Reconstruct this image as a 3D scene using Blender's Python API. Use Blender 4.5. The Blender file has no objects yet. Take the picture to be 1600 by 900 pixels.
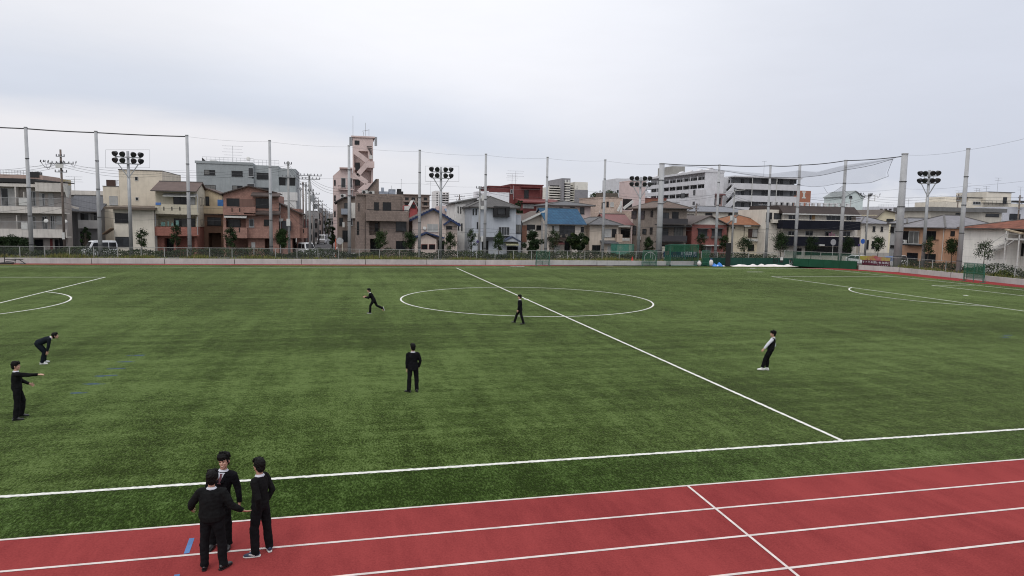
import bpy, math, random
from math import sin, cos, pi, radians, sqrt, atan2, exp
from mathutils import Vector, Matrix, noise
C = bpy.context.scene.collection
SC = bpy.context.scene
V = Vector
# ------------------------------------------------------------------ camera solved from the pitch markings (metres)
FPX = 1075.03
CAM = V((-12.9246, -15.3455, 5.694))
YAW, PITCH, ROLL = 0.2378, 0.0964, 0.0185
FW = V((sin(YAW)*cos(PITCH), cos(YAW)*cos(PITCH), -sin(PITCH)))
_r = V((cos(YAW), -sin(YAW), 0)); _u = _r.cross(FW)
RT = cos(ROLL)*_r + sin(ROLL)*_u
UP = -sin(ROLL)*_r + cos(ROLL)*_u
PW, PL = 66.69, 101.14           # pitch width and length

def ray(px, py): return RT*((px-800)/FPX) - UP*((py-450)/FPX) + FW
def at_y(px, py, Y):
    d = ray(px, py); return CAM + d*((Y-CAM.y)/d.y)
def at_z(px, py, Z=0.0):
    d = ray(px, py); return CAM + d*((Z-CAM.z)/d.z)
def at_x(px, py, X):
    d = ray(px, py); return CAM + d*((X-CAM.x)/d.x)
def at_pt(px, py, P):
    """height seen at pixel py on the upright line through ground point P"""
    h = sqrt((P[0]-CAM.x)**2 + (P[1]-CAM.y)**2); d = ray(px, py)
    return CAM.z + d.z*h/sqrt(d.x*d.x+d.y*d.y)

# ------------------------------------------------------------------ materials
def lin(r, g, b, k=1.0):
    f = lambda c: (c/255/12.92 if c/255 <= .04045 else ((c/255+.055)/1.055)**2.4)
    return tuple(min(.86, f(c)*k) for c in (r, g, b))
_mats = {}
class NT:
    def __init__(s, tree): s.t = tree; s.n = tree.nodes; s.l = tree.links
    def new(s, ty, **kw):
        n = s.n.new(ty)
        for k, v in kw.items():
            if k.startswith('i_'):
                n.inputs[int(k[2:]) if k[2:].isdigit() else k[2:].replace('_', ' ')].default_value = v
            else: setattr(n, k, v)
        return n
    def link(s, a, b): s.l.new(a, b)
    def math(s, op, a, b=None, clamp=False):
        n = s.n.new('ShaderNodeMath'); n.operation = op; n.use_clamp = clamp
        for i, x in enumerate((a, b)):
            if x is None: continue
            if isinstance(x, (int, float)): n.inputs[i].default_value = x
            else: s.l.new(x, n.inputs[i])
        return n.outputs[0]
    def mix(s, fac, a, b, mode='MIX'):
        n = s.n.new('ShaderNodeMix'); n.data_type = 'RGBA'; n.blend_type = mode
        for i, x in ((0, fac), (6, a), (7, b)):
            if isinstance(x, (int, float)): n.inputs[i].default_value = x
            elif isinstance(x, tuple): n.inputs[i].default_value = x if len(x) == 4 else x+(1,)
            else: s.l.new(x, n.inputs[i])
        return n.outputs[2]
    def noise(s, vec, scale, detail=3, rough=.55):
        n = s.n.new('ShaderNodeTexNoise'); n.inputs['Scale'].default_value = scale
        n.inputs['Detail'].default_value = detail; n.inputs['Roughness'].default_value = rough
        if vec is not None: s.l.new(vec, n.inputs['Vector'])
        return n.outputs['Fac']
    def mapr(s, x, a, b, c, d, smooth=False):
        n = s.n.new('ShaderNodeMapRange'); n.clamp = True
        if smooth: n.interpolation_type = 'SMOOTHSTEP'
        s.l.new(x, n.inputs[0])
        for i, v in enumerate((a, b, c, d)): n.inputs[i+1].default_value = v
        return n.outputs[0]
    def scale(s, vec, x, y, z, rz=0):
        n = s.n.new('ShaderNodeMapping'); n.inputs['Scale'].default_value = (x, y, z)
        n.inputs['Rotation'].default_value = (0, 0, rz); s.l.new(vec, n.inputs['Vector']); return n.outputs[0]

def mat(name, col, rough=.8, var=.18, sc=1.5, kind=None, bump=.0, metal=0, spec=.35, stain=0., c2=None, size=1.0, alpha=None, sheen=0):
    if name in _mats: return _mats[name]
    m = bpy.data.materials.new(name); m.use_nodes = True; _mats[name] = m
    t = NT(m.node_tree); P = t.n['Principled BSDF']
    P.inputs['Roughness'].default_value = rough; P.inputs['Metallic'].default_value = metal
    P.inputs['Specular IOR Level'].default_value = spec
    tc = t.new('ShaderNodeTexCoord').outputs['Object']
    n1 = t.noise(tc, sc, 5, .6)
    f = t.mapr(n1, .3, .7, 1-var, 1+var)
    base = t.new('ShaderNodeRGB').outputs[0]; base.default_value = tuple(col)+(1,)
    hgt = None
    sx = t.new('ShaderNodeSeparateXYZ'); t.link(tc, sx.inputs[0])
    if kind in ('brick', 'tilewall'):
        cb = t.new('ShaderNodeCombineXYZ'); t.link(t.math('ADD', sx.outputs[0], sx.outputs[1]), cb.inputs[0]); t.link(sx.outputs[2], cb.inputs[1])
        b = t.new('ShaderNodeTexBrick'); t.link(cb.outputs[0], b.inputs['Vector'])
        b.inputs['Scale'].default_value = 1; b.inputs['Mortar Size'].default_value = .012*size
        b.inputs['Brick Width'].default_value = (.24 if kind == 'brick' else .3)*size; b.inputs['Row Height'].default_value = (.08 if kind == 'brick' else .3)*size
        b.inputs['Color1'].default_value = tuple(c*1.12 for c in col)+(1,); b.inputs['Color2'].default_value = tuple(c*.85 for c in col)+(1,)
        b.inputs['Mortar'].default_value = tuple((c2 or [c*.6 for c in col]))+(1,)
        base = b.outputs['Color']; hgt = b.outputs['Fac']
    elif kind == 'siding':
        w = t.math('FRACT', t.math('MULTIPLY', sx.outputs[2], 1/(.22*size))); hgt = w
        base = t.mix(t.mapr(w, .0, .12, .35, 0), base, tuple(c*.55 for c in col))
    elif kind == 'rooftile':
        sl = t.math('ADD', sx.outputs[1], sx.outputs[2])
        a = t.math('FRACT', t.math('MULTIPLY', sl, 1/(.34*size)))
        cx = t.math('ADD', sx.outputs[0], t.math('MULTIPLY', sx.outputs[1], .3))
        bb = t.math('FRACT', t.math('MULTIPLY', cx, 1/(.36*size)))
        sh = t.math('MULTIPLY', t.mapr(a, 0, .25, .55, 1), t.mapr(t.math('ABSOLUTE', t.math('SUBTRACT', bb, .5)), .3, .5, 1, .6))
        base = t.mix(t.math('SUBTRACT', 1, sh), base, tuple(c*.35 for c in col)); hgt = sh
        cell = t.new('ShaderNodeTexWhiteNoise'); cell.noise_dimensions = '2D'
        cb = t.new('ShaderNodeCombineXYZ'); t.link(t.math('FLOOR', t.math('MULTIPLY', cx, 1/(.36*size))), cb.inputs[0]); t.link(t.math('FLOOR', t.math('MULTIPLY', sl, 1/(.34*size))), cb.inputs[1])
        t.link(cb.outputs[0], cell.inputs['Vector'])
        base = t.mix(t.math('MULTIPLY', cell.outputs['Value'], .55), base, tuple(c2 or [c*.55 for c in col]))
    elif kind == 'slats':
        w = t.math('FRACT', t.math('MULTIPLY', t.math('ADD', sx.outputs[0], sx.outputs[1]), 1/(.15*size)))
        base = t.mix(t.mapr(w, .0, .2, .6, 0), base, tuple(c*.3 for c in col)); hgt = w
    elif kind == 'seam':
        w = t.math('FRACT', t.math('MULTIPLY', sx.outputs[0], 1/(.45*size)))
        base = t.mix(t.mapr(w, .0, .15, .6, 0), base, tuple(c2 or [c*.4 for c in col])); hgt = w
    cm = t.n.new('ShaderNodeVectorMath'); cm.operation = 'SCALE'; t.link(base, cm.inputs[0]); t.link(f, cm.inputs['Scale'])
    out = cm.outputs[0]
    if stain > 0:
        st = t.noise(t.scale(tc, 2.2, 2.2, .22), 1.6, 5, .65)
        out = t.mix(t.math('MULTIPLY', t.mapr(st, .5, .75, 0, 1), stain), out, tuple(c*.42 for c in col))
        st2 = t.noise(tc, .35, 4, .6)
        out = t.mix(t.math('MULTIPLY', t.mapr(st2, .45, .7, 0, 1), stain*.5), out, tuple(c*.62 for c in col))
    t.link(out, P.inputs['Base Color'])
    if sheen: P.inputs['Sheen Weight'].default_value = sheen; P.inputs['Sheen Roughness'].default_value = .5
    if bump > 0:
        bn = t.new('ShaderNodeBump', i_Strength=bump); bn.inputs['Distance'].default_value = .02
        t.link(hgt if hgt is not None else t.noise(tc, sc*12, 4, .6), bn.inputs['Height']); t.link(bn.outputs[0], P.inputs['Normal'])
    if alpha is not None: P.inputs['Alpha'].default_value = alpha
    return m

def netmat(name, col, cell, wire, axes=(0, 2), diag=False):
    """a real mesh of strands: procedural cells in metres, open in between"""
    if name in _mats: return _mats[name]
    m = bpy.data.materials.new(name); m.use_nodes = True; _mats[name] = m
    t = NT(m.node_tree); P = t.n['Principled BSDF']; P.inputs['Base Color'].default_value = tuple(col)+(1,); P.inputs['Roughness'].default_value = .6
    tc = t.new('ShaderNodeTexCoord').outputs['Object']; sx = t.new('ShaderNodeSeparateXYZ'); t.link(tc, sx.inputs[0])
    a = t.math('ADD', sx.outputs[0], sx.outputs[1]); b = sx.outputs[2]
    if diag: a, b = t.math('ADD', a, b), t.math('SUBTRACT', a, b)
    fs = []
    for q in (a, b):
        fr = t.math('ABSOLUTE', t.math('SUBTRACT', t.math('FRACT', t.math('MULTIPLY', q, 1/cell)), .5))
        fs.append(t.math('GREATER_THAN', fr, .5-wire/cell/2))
    t.link(t.math('MAXIMUM', fs[0], fs[1]), P.inputs['Alpha'])
    return m

# ------------------------------------------------------------------ mesh builder
class MB:
    def __init__(s): s.v = []; s.f = []; s.mi = []
    def add(s, vs, fs, m=0):
        o = len(s.v); s.v += [tuple(p) for p in vs]
        for f in fs: s.f.append(tuple(i+o for i in f)); s.mi.append(m)
        return s
    def box(s, x0, y0, z0, x1, y1, z1, m=0):
        if x0 > x1: x0, x1 = x1, x0
        if y0 > y1: y0, y1 = y1, y0
        if z0 > z1: z0, z1 = z1, z0
        vs = [(x0,y0,z0),(x1,y0,z0),(x1,y1,z0),(x0,y1,z0),(x0,y0,z1),(x1,y0,z1),(x1,y1,z1),(x0,y1,z1)]
        return s.add(vs, [(0,3,2,1),(4,5,6,7),(0,1,5,4),(1,2,6,5),(2,3,7,6),(3,0,4,7)], m)
    def bar(s, a, b, w, h=None, up=(0,0,1), m=0):
        a, b = V(a), V(b); d = (b-a).normalized(); h = h or w
        u = V(up)
        if abs(d.dot(u)) > .98: u = V((1,0,0))
        r = d.cross(u).normalized(); u = r.cross(d).normalized()
        vs = [p + r*(sx*w/2) + u*(sz*h/2) for p in (a, b) for sx, sz in ((-1,-1),(1,-1),(1,1),(-1,1))]
        return s.add(vs, [(0,1,2,3),(7,6,5,4),(0,4,5,1),(1,5,6,2),(2,6,7,3),(3,7,4,0)], m)
    def tube(s, pts, rad, n=8, side=None, cap=True, m=0):
        """pts list, rad list of r or (ra, rb)"""
        pts = [V(p) for p in pts]
        if not isinstance(rad, (list, tuple)): rad = [rad]*len(pts)
        rings = []; prev = V(side) if side is not None else None
        for i, p in enumerate(pts):
            d = (pts[min(i+1, len(pts)-1)] - pts[max(i-1, 0)]).normalized()
            if prev is None: prev = V((1,0,0)) if abs(d.x) < .9 else V((0,1,0))
            a = (prev - d*prev.dot(d))
            if a.length < 1e-5: a = d.orthogonal()
            a.normalize(); prev = a; b = d.cross(a)
            ra, rb = rad[i] if isinstance(rad[i], (list, tuple)) else (rad[i], rad[i])
            rings.append([p + a*(ra*cos(2*pi*k/n)) + b*(rb*sin(2*pi*k/n)) for k in range(n)])
        vs = [q for r in rings for q in r]; fs = []
        for i in range(len(rings)-1):
            for k in range(n):
                k2 = (k+1) % n
                fs.append((i*n+k, i*n+k2, (i+1)*n+k2, (i+1)*n+k))
        if cap:
            fs.append(tuple(reversed(range(n)))); fs.append(tuple(range((len(rings)-1)*n, len(rings)*n)))
        return s.add(vs, fs, m)
    def ball(s, c, r, nu=12, nv=8, rot=None, m=0):
        r = (r, r, r) if isinstance(r, (int, float)) else r
        c = V(c); vs = []; fs = []
        for j in range(nv+1):
            ph = pi*j/nv
            for i in range(nu):
                th = 2*pi*i/nu
                p = V((r[0]*sin(ph)*cos(th), r[1]*sin(ph)*sin(th), r[2]*cos(ph)))
                if rot is not None: p = rot @ p
                vs.append(c+p)
        for j in range(nv):
            for i in range(nu):
                i2 = (i+1) % nu
                fs.append((j*nu+i, (j+1)*nu+i, (j+1)*nu+i2, j*nu+i2))
        return s.add(vs, fs, m)
    def prism(s, poly, y0, y1, m=0):
        """poly of (x, z) anticlockwise seen from -y, pushed from y0 to y1"""
        n = len(poly); vs = [(x, y0, z) for x, z in poly] + [(x, y1, z) for x, z in poly]
        fs = [tuple(range(n)), tuple(reversed(range(n, 2*n)))] + [(i, i+n, (i+1) % n+n, (i+1) % n) for i in range(n)]
        return s.add(vs, fs, m)
    def prismx(s, poly, x0, x1, m=0):
        """poly of (y, z)"""
        n = len(poly); vs = [(x0, y, z) for y, z in poly] + [(x1, y, z) for y, z in poly]
        fs = [tuple(reversed(range(n))), tuple(range(n, 2*n))] + [(i, (i+1) % n, (i+1) % n+n, i+n) for i in range(n)]
        return s.add(vs, fs, m)
    def plate(s, poly, z0, z1, m=0):
        """poly of (x, y) anticlockwise from above"""
        n = len(poly); vs = [(x, y, z0) for x, y in poly] + [(x, y, z1) for x, y in poly]
        fs = [tuple(reversed(range(n))), tuple(range(n, 2*n))] + [(i, (i+1) % n, (i+1) % n+n, i+n) for i in range(n)]
        return s.add(vs, fs, m)
    def build(s, name, mats, parent=None, smooth=False, loc=None):
        me = bpy.data.meshes.new(name); me.from_pydata(s.v, [], s.f)
        mats = mats if isinstance(mats, (list, tuple)) else [mats]
        for m in mats: me.materials.append(m)
        if len(mats) > 1: me.polygons.foreach_set('material_index', s.mi)
        if smooth: me.polygons.foreach_set('use_smooth', [True]*len(me.polygons))
        me.update()
        o = bpy.data.objects.new(name, me); C.objects.link(o)
        if parent is not None: o.parent = parent
        if loc is not None: o.location = loc
        return o
def tag(o, label=None, cat=None, group=None, kind=None):
    if label: o['label'] = label
    if cat: o['category'] = cat
    if group: o['group'] = group
    if kind: o['kind'] = kind
    return o
def thing(name, label, cat, loc=(0,0,0), rz=0, group=None):
    o = bpy.data.objects.new(name, None); C.objects.link(o); o.empty_display_size = .3
    o.location = loc; o.rotation_euler = (0, 0, rz); return tag(o, label, cat, group)
def copy_tree(o, parent=None):
    c = o.copy(); C.objects.link(c)
    if parent is not None: c.parent = parent
    for ch in list(o.children): copy_tree(ch, c)
    return c
def meshed(mb, name, mats, parent, mods, smooth=True, warp=None):
    """mesh-builder shells fused into ONE continuous surface"""
    o = mb.build('tmp_'+name, mats)
    for ty, kw in mods:
        md = o.modifiers.new(ty, ty)
        for k, v in kw.items(): setattr(md, k, v)
    dg = bpy.context.evaluated_depsgraph_get(); dg.update()
    me = bpy.data.meshes.new_from_object(o.evaluated_get(dg))
    old = o.data; bpy.data.objects.remove(o); bpy.data.meshes.remove(old)
    if warp:
        n_ = len(me.vertices); cs, ns = [0.0]*(3*n_), [0.0]*(3*n_); me.vertices.foreach_get('co', cs); me.vertices.foreach_get('normal', ns); out = []
        for i in range(0, 3*n_, 3): c_ = V(cs[i:i+3]); out += list(c_+warp(c_, V(ns[i:i+3])))
        me.vertices.foreach_set('co', out); me.update()
    me.name = name
    if smooth: me.polygons.foreach_set('use_smooth', [True]*len(me.polygons))
    me.materials.clear()
    for m in (mats if isinstance(mats, (list, tuple)) else [mats]): me.materials.append(m)
    o = bpy.data.objects.new(name, me); C.objects.link(o); o.parent = parent
    return o
def text_mesh(name, body, size, m, parent, mtx):
    cu = bpy.data.curves.new('t', 'FONT'); cu.body = body; cu.size = size; cu.align_x = 'CENTER'; cu.align_y = 'CENTER'; cu.extrude = .004; cu.resolution_u = 2
    o = bpy.data.objects.new('t', cu); C.objects.link(o)
    dg = bpy.context.evaluated_depsgraph_get(); dg.update()
    me = bpy.data.meshes.new_from_object(o.evaluated_get(dg)); bpy.data.objects.remove(o)
    me.transform(mtx); me.materials.clear(); me.materials.append(m)
    o = bpy.data.objects.new(name, me); C.objects.link(o); o.parent = parent
    return o

# ------------------------------------------------------------------ camera, sky, sun
cd = bpy.data.cameras.new('camera'); co = bpy.data.objects.new('camera', cd); C.objects.link(co)
cd.sensor_width = 36; cd.lens = FPX/1600*36; cd.clip_end = 6000; cd.clip_start = .1
co.matrix_world = Matrix(((RT.x, UP.x, -FW.x, CAM.x), (RT.y, UP.y, -FW.y, CAM.y), (RT.z, UP.z, -FW.z, CAM.z), (0,0,0,1)))
SC.camera = co
SC.view_settings.view_transform = 'Standard'; SC.view_settings.look = 'None'; SC.view_settings.gamma = 1; SC.view_settings.exposure = 0.0
SC.cycles.max_bounces = 6; SC.cycles.transparent_max_bounces = 24; SC.cycles.use_denoising = True; SC.cycles.filter_width = 1.1
SUN_EL, SUN_AZ = radians(52), radians(215)      # azimuth clockwise from +Y: high, behind the camera and to its left
w = bpy.data.worlds.new('World'); SC.world = w; w.use_nodes = True
t = NT(w.node_tree); bg = t.n['Background']
sky = t.new('ShaderNodeTexSky', sky_type='NISHITA', sun_disc=False, sun_elevation=SUN_EL, sun_rotation=SUN_AZ, dust_density=4)
d = t.new('ShaderNodeTexCoord').outputs['Generated']
s = t.new('ShaderNodeSeparateXYZ'); t.link(d, s.inputs[0])
X, Y, Z = s.outputs
cr = t.new('ShaderNodeValToRGB'); e = cr.color_ramp
e.elements[0].position = 0; e.elements[0].color = (.80,.81,.855,1)
e.elements[1].position = 1; e.elements[1].color = (1.75,1.75,1.8,1)
for p, c in ((.08,(.82,.83,.885)), (.17,(.885,.89,.94)), (.30,(.93,.935,.975)), (.6,(1.4,1.4,1.45))):
    q = e.elements.new(p); q.color = c+(1,)
nz = t.noise(t.scale(d, 1.2, 1.2, 5), 1.6, 4, .5)
zz = t.math('ADD', Z, t.math('MULTIPLY', t.math('SUBTRACT', nz, .5), .05))
t.link(zz, cr.inputs[0])
# darker, bluer towards the right
side = t.mapr(X, .15, .80, 0, 1, True)
col = t.mix(t.math('MULTIPLY', side, .76), cr.outputs[0], (.72,.765,.85,1), 'MULTIPLY')
# the long blue-grey band of thicker cloud, low at the left and middle
zc = t.math('SUBTRACT', t.math('SUBTRACT', .127, t.math('MULTIPLY', X, .10)), t.math('MULTIPLY', t.math('MULTIPLY', X, X), .15))
n2 = t.noise(t.scale(d, 3, 3, 14), 2.2, 4, .55)
tt = t.math('ADD', t.math('SUBTRACT', Z, zc), t.math('MULTIPLY', t.math('SUBTRACT', n2, .5), .03))
band = t.math('MULTIPLY', t.mapr(tt, 0, .115, 1, 0, True), t.mapr(tt, -.042, .004, 0, 1, True))
band = t.math('MULTIPLY', band, t.mapr(X, .12, .42, 1, .15, True))
col = t.mix(t.math('MULTIPLY', band, 1.0), col, (.80,.845,.905,1), 'MULTIPLY')
# warm white gap under the band at the left
gap = t.math('MULTIPLY', t.mapr(tt, -.10, -.03, 0, 1, True), t.mapr(tt, -.02, .006, 1, 0, True))
gap = t.math('MULTIPLY', gap, t.mapr(X, -.2, .3, 1, 0, True))
col = t.mix(t.math('MULTIPLY', gap, .6), col, (1.10,1.06,1.02,1), 'MULTIPLY')
# a small white cumulus low on the right
n3 = t.noise(t.scale(d, 9, 9, 16), 2.5, 5, .6)
cu_ = t.math('MULTIPLY', t.mapr(t.math('ADD', t.math('ABSOLUTE', t.math('SUBTRACT', X, .665)), t.math('MULTIPLY', t.math('SUBTRACT', n3, .5), .12)), .0, .07, 1, 0, True),
             t.mapr(t.math('ADD', Z, t.math('MULTIPLY', t.math('SUBTRACT', n3, .5), .06)), .03, .065, 1, 0, True))
col = t.mix(t.math('MULTIPLY', cu_, .55), col, (.93,.93,.95,1))
n4 = t.noise(t.scale(d, 2, 2, 8), 3.5, 5, .6)
fl = t.mapr(n4, .3, .7, .985, 1.015)
ctr = t.math('ADD', t.math('POWER', t.math('MULTIPLY', t.math('SUBTRACT', X, .17), 2.1), 2.0), t.math('POWER', t.math('MULTIPLY', t.math('SUBTRACT', Z, .30), 4.0), 2.0))
fl = t.math('MULTIPLY', fl, t.mapr(ctr, 0, 1, 1.10, 1.0, True))
vm = t.n.new('ShaderNodeVectorMath'); vm.operation = 'SCALE'; t.link(col, vm.inputs[0]); t.link(t.math('MULTIPLY', fl, 10.0), vm.inputs['Scale'])
fin = t.mix(.07, vm.outputs[0], sky.outputs[0])
t.link(fin, bg.inputs['Color']); bg.inputs['Strength'].default_value = .1
ld = bpy.data.lights.new('sun', 'SUN'); ld.energy = .9; ld.angle = radians(25); ld.color = (1, .97, .93)
lo = bpy.data.objects.new('sun', ld); C.objects.link(lo)
sd = V((sin(SUN_AZ)*cos(SUN_EL), cos(SUN_AZ)*cos(SUN_EL), sin(SUN_EL)))
lo.rotation_euler = sd.to_track_quat('Z', 'Y').to_euler(); lo.location = (0, 0, 60)
# ------------------------------------------------------------------ people
M_skin = mat('skin', (.42,.25,.18), .5, .08, 6, spec=.4); M_hair = mat('hair_black', (.0065,.006,.006), .65, .3, 18, spec=.10, bump=.3)
M_blk_cloth = mat('black_knit', (.0095,.0098,.0102), .95, .35, 8, spec=.03, bump=.2, sheen=.012); M_suit = mat('black_suit', (.0075,.0075,.0092), .9, .3, 6, spec=.04, bump=.1, sheen=.01)
M_trou = mat('black_trousers', (.0085,.0086,.0098), .9, .32, 6, spec=.04, bump=.1, sheen=.01); M_navy_t = mat('dark_navy_cloth', (.009,.012,.016), .9, .2, 6, spec=.05, sheen=.015)
M_shirt = mat('white_shirt', (.50,.51,.56), .85, .06, 6); M_shoeb = mat('shoe_black', (.012,.012,.013), .4, .1, 8, spec=.5); M_shoew = mat('shoe_white', (.62,.62,.62), .6, .1, 8); M_shoen = mat('shoe_navy', (.018,.028,.06), .6, .2, 8); M_sole = mat('sole_white', (.6,.6,.58), .6, .05, 8)
M_eye = mat('eye_dark', (.012,.009,.008), .2, .1, 5); M_lip = mat('lips', (.30,.10,.09), .5, .1, 5); M_tie = mat('tie_red', (.075,.02,.028), .6, .3, 30)
def N(v): return V(v).normalized()
def person(label, loc, heading, p, near=False, top='sweater', shoes=('black','black'), scale=1.0, trm=None, topm=None, face=False, hairv=0, tie=False, sole=None):
    o = thing('person', label, 'person', V((loc[0], loc[1], loc[2] if len(loc) > 2 else .005)), heading, 'pupils in dark school uniform'); o.scale = (scale,)*3
    lean, side, tw = radians(p.get('lean', 2)), radians(p.get('side', 0)), radians(p.get('twist', 0))
    s = V((sin(side), sin(lean)*cos(side), cos(lean)*cos(side))); hipr = V((1,0,0)); shr = Matrix.Rotation(tw, 3, s) @ (V((1,0,0))-s*s.x).normalized(); fwd = s.cross(shr)*-1
    fwd = shr.cross(s)*-1 if shr.cross(s).y < 0 else shr.cross(s)
    pel = V((0, 0, 0)); waist = pel+s*.15; chest = pel+s*.34; nb = pel+s*.50
    hd = N(p['head']) if 'head' in p else N(s*.8+V((0,.10,.6))); hy = radians(p.get('hyaw', 0)); hp = radians(p.get('hpitch', 0))
    neck = nb+hd*.055; hc = nb+hd*.175
    Rh = Matrix.Rotation(p.get('hroll', 0), 3, 'Y') @ Matrix.Rotation(hy, 3, 'Z') @ Matrix.Rotation(hp, 3, 'X')      # head frame: +y the face
    J = {}
    for nm, sg in (('l', -1), ('r', 1)):
        sh_ = nb-s*.055+shr*(.175*sg)+V(p.get('sh'+nm, (0,0,0))); ua, fa = N(p['a'+nm][0]), N(p['a'+nm][1]); el = sh_+ua*.285; wr = el+fa*.245; J['s'+nm], J['e'+nm], J['w'+nm], J['h'+nm] = sh_, el, wr, N(p['a'+nm][2] if len(p['a'+nm]) > 2 else p['a'+nm][1])
        hip = pel+hipr*(.092*sg)-V((0,0,.02)); th, sn = N(p['l'+nm][0]), N(p['l'+nm][1]); kn = hip+th*.415; an = kn+sn*.405; J['H'+nm], J['k'+nm], J['n'+nm] = hip, kn, an; J['t'+nm] = N(p['l'+nm][2] if len(p['l'+nm]) > 2 else (.12*sg, 1, -.02))
    dz = p.get('ground', -min(J['nl'].z-.085+min(0, J['tl'].z)*.17, J['nr'].z-.085+min(0, J['tr'].z)*.17)); up = V((0,0,dz))
    for k_ in J:
        if k_[0] not in 'ht': J[k_] = J[k_]+up
    pel, waist, chest, nb, neck, hc = (q+up for q in (pel, waist, chest, nb, neck, hc))
    Rh = Rh*1.07; bk = p.get('bulk', 1.05); wid = lambda L: [(r_[0]*bk, r_[1]*bk) if isinstance(r_, tuple) else r_*bk for r_ in L]
    vox = .0065 if near else .009; hr = lambda q: hc+Rh @ V(q)
    # ---- body: one continuous skin surface
    k = MB()
    k.tube([pel-V((0,0,.09)), pel+s*.02, waist, chest, nb-s*.05, nb+hd*.005], [(.10,.07),(.155,.105),(.135,.095),(.155,.105),(.145,.085),(.06,.055)], 16, side=shr)
    k.tube([nb-hd*.05, neck, hc-hd*.02], [.062,.054,.052], 14)
    k.ball(hr((0,-.012,.022)), (.074,.093,.105), 20, 14, Rh); k.ball(hr((0,.022,-.045)), (.058,.068,.072), 18, 12, Rh); k.ball(hr((0,.060,-.092)), (.030,.026,.022), 12, 8, Rh)
    k.tube([hr((0,.074,.022)), hr((0,.096,-.018)), hr((0,.090,-.030))], [.009,.015,.012], 8); k.tube([hr((-.05,.074,.035)), hr((0,.084,.030)), hr((.05,.074,.035))], [.010,.010,.010], 8)
    k.tube([hr((-.020,.082,-.062)), hr((0,.088,-.060)), hr((.020,.082,-.062))], [.007,.009,.007], 8)
    for sg in (-1, 1): k.ball(hr((.078*sg,-.012,-.008)), (.010,.020,.032), 10, 8, Rh); k.ball(hr((.036*sg,.064,-.022)), (.022,.020,.020), 10, 8, Rh)
    for nm, sg in (('l', -1), ('r', 1)):
        k.tube([J['s'+nm]-shr*(.05*sg), J['s'+nm], J['s'+nm].lerp(J['e'+nm], .5), J['e'+nm], J['e'+nm].lerp(J['w'+nm], .35), J['w'+nm]], [.050,.055,.047,.039,.038,.027], 12)
        k.tube([J['H'+nm]+V((0,0,.05)), J['H'+nm].lerp(J['k'+nm], .3), J['k'+nm], J['k'+nm].lerp(J['n'+nm], .3), J['n'+nm], J['n'+nm]-V((0,0,.02))], [.070,.066,.046,.046,.032,.032], 12)
        k.tube([J['n'+nm]-V((0,0,.04))-J['t'+nm]*.04, J['n'+nm]-V((0,0,.05))+J['t'+nm]*.07, J['n'+nm]-V((0,0,.06))+J['t'+nm]*.14], [.034,.032,.022], 10)
        # hand: palm, four unequal fingers bent at the knuckle, thumb from the side of the palm
        w_, hdv = J['w'+nm], J['h'+nm]; ref = V(p.get('palm'+nm, (-sg, 0, 0))); pn = (ref-hdv*ref.dot(hdv)); pn = pn.normalized() if pn.length > .05 else hdv.orthogonal().normalized()   # palm normal
        sd = hdv.cross(pn).normalized(); tsd = sd*(1 if sd.dot(V(p.get('thumb'+nm, (0,1,.3)))) > 0 else -1)
        k.tube([w_-hdv*.02, w_+hdv*.03, w_+hdv*.085], [(.027,.02),(.036,.016),(.040,.014)], 12, side=sd)
        cu = p.get('curl'+nm, .5)
        for i in range(4):
            b0 = w_+hdv*(.080+(.006 if i in (1,2) else 0))+tsd*(.030-.020*i); L = (.072,.080,.075,.058)[i]; sp = tsd*((1.5-i)*.10*p.get('spread', 1)); d1 = N(hdv*cos(cu*.5)+pn*sin(cu*.5)+sp); d2 = N(hdv*cos(cu*1.5)+pn*sin(cu*1.5)+sp)
            k.tube([b0-hdv*.02, b0+d1*L*.5, b0+d1*L*.5+d2*L*.5], [.0098,.0090,.0072], 7)
        tb = w_+hdv*.030+tsd*.028; t1 = N(hdv*.6+tsd*.75+pn*.25); t2 = N(hdv*.9+tsd*.3+pn*.35); k.tube([tb-tsd*.012, tb+t1*.035, tb+t1*.035+t2*.028], [.0125,.0105,.0085], 7)
    meshed(k, 'body', M_skin, o, [('REMESH', dict(mode='VOXEL', voxel_size=vox)), ('SMOOTH', dict(factor=.5, iterations=2 if near else 1))])
    # ---- trousers
    fold = lambda amp, f: (lambda co_, nn: nn*(amp*noise.noise(V((co_.x*f*1.6, co_.y*f*1.6, co_.z*f)))+amp*.6*noise.noise(V((co_.x*f*2.3+7, co_.y*f*2.3, co_.z*f*3.2)))))
    k = MB(); k.tube([pel-V((0,0,.11)), pel-V((0,0,.04)), pel+s*.05, pel+s*.11], [(.10,.09),(.165,.125),(.163,.118),(.148,.108)], 16, side=hipr)
    for nm, sg in (('l', -1), ('r', 1)):
        a, q, e_ = J['H'+nm], J['k'+nm], J['n'+nm]; k.tube([a+V((-.01*sg,0,.07)), a, a.lerp(q, .4), q, q.lerp(e_, .4), e_+(q-e_)*.10, e_+(e_-q).normalized()*p.get('hem', .028)], [.095,.103,.094,.076,.076,.072,.074], 14)
    meshed(k, 'trousers', trm or M_trou, o, [('REMESH', dict(mode='VOXEL', voxel_size=vox*1.5)), ('SMOOTH', dict(factor=.5, iterations=2))], warp=fold(.011, 6))
    # ---- top
    tm = topm or (M_suit if top == 'jacket' else M_blk_cloth); hem = .13 if top == 'jacket' else .045; low = pel-V((0,0,hem))-s*.0
    k = MB()
    if top == 'jacket': rr_ = [(.185,.142),(.176,.132),(.158,.120),(.178,.128),(.172,.106),(.095,.075)]
    else: rr_ = [(.160,.122),(.182,.138),(.165,.125),(.174,.127),(.164,.102),(.088,.070)]
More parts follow.
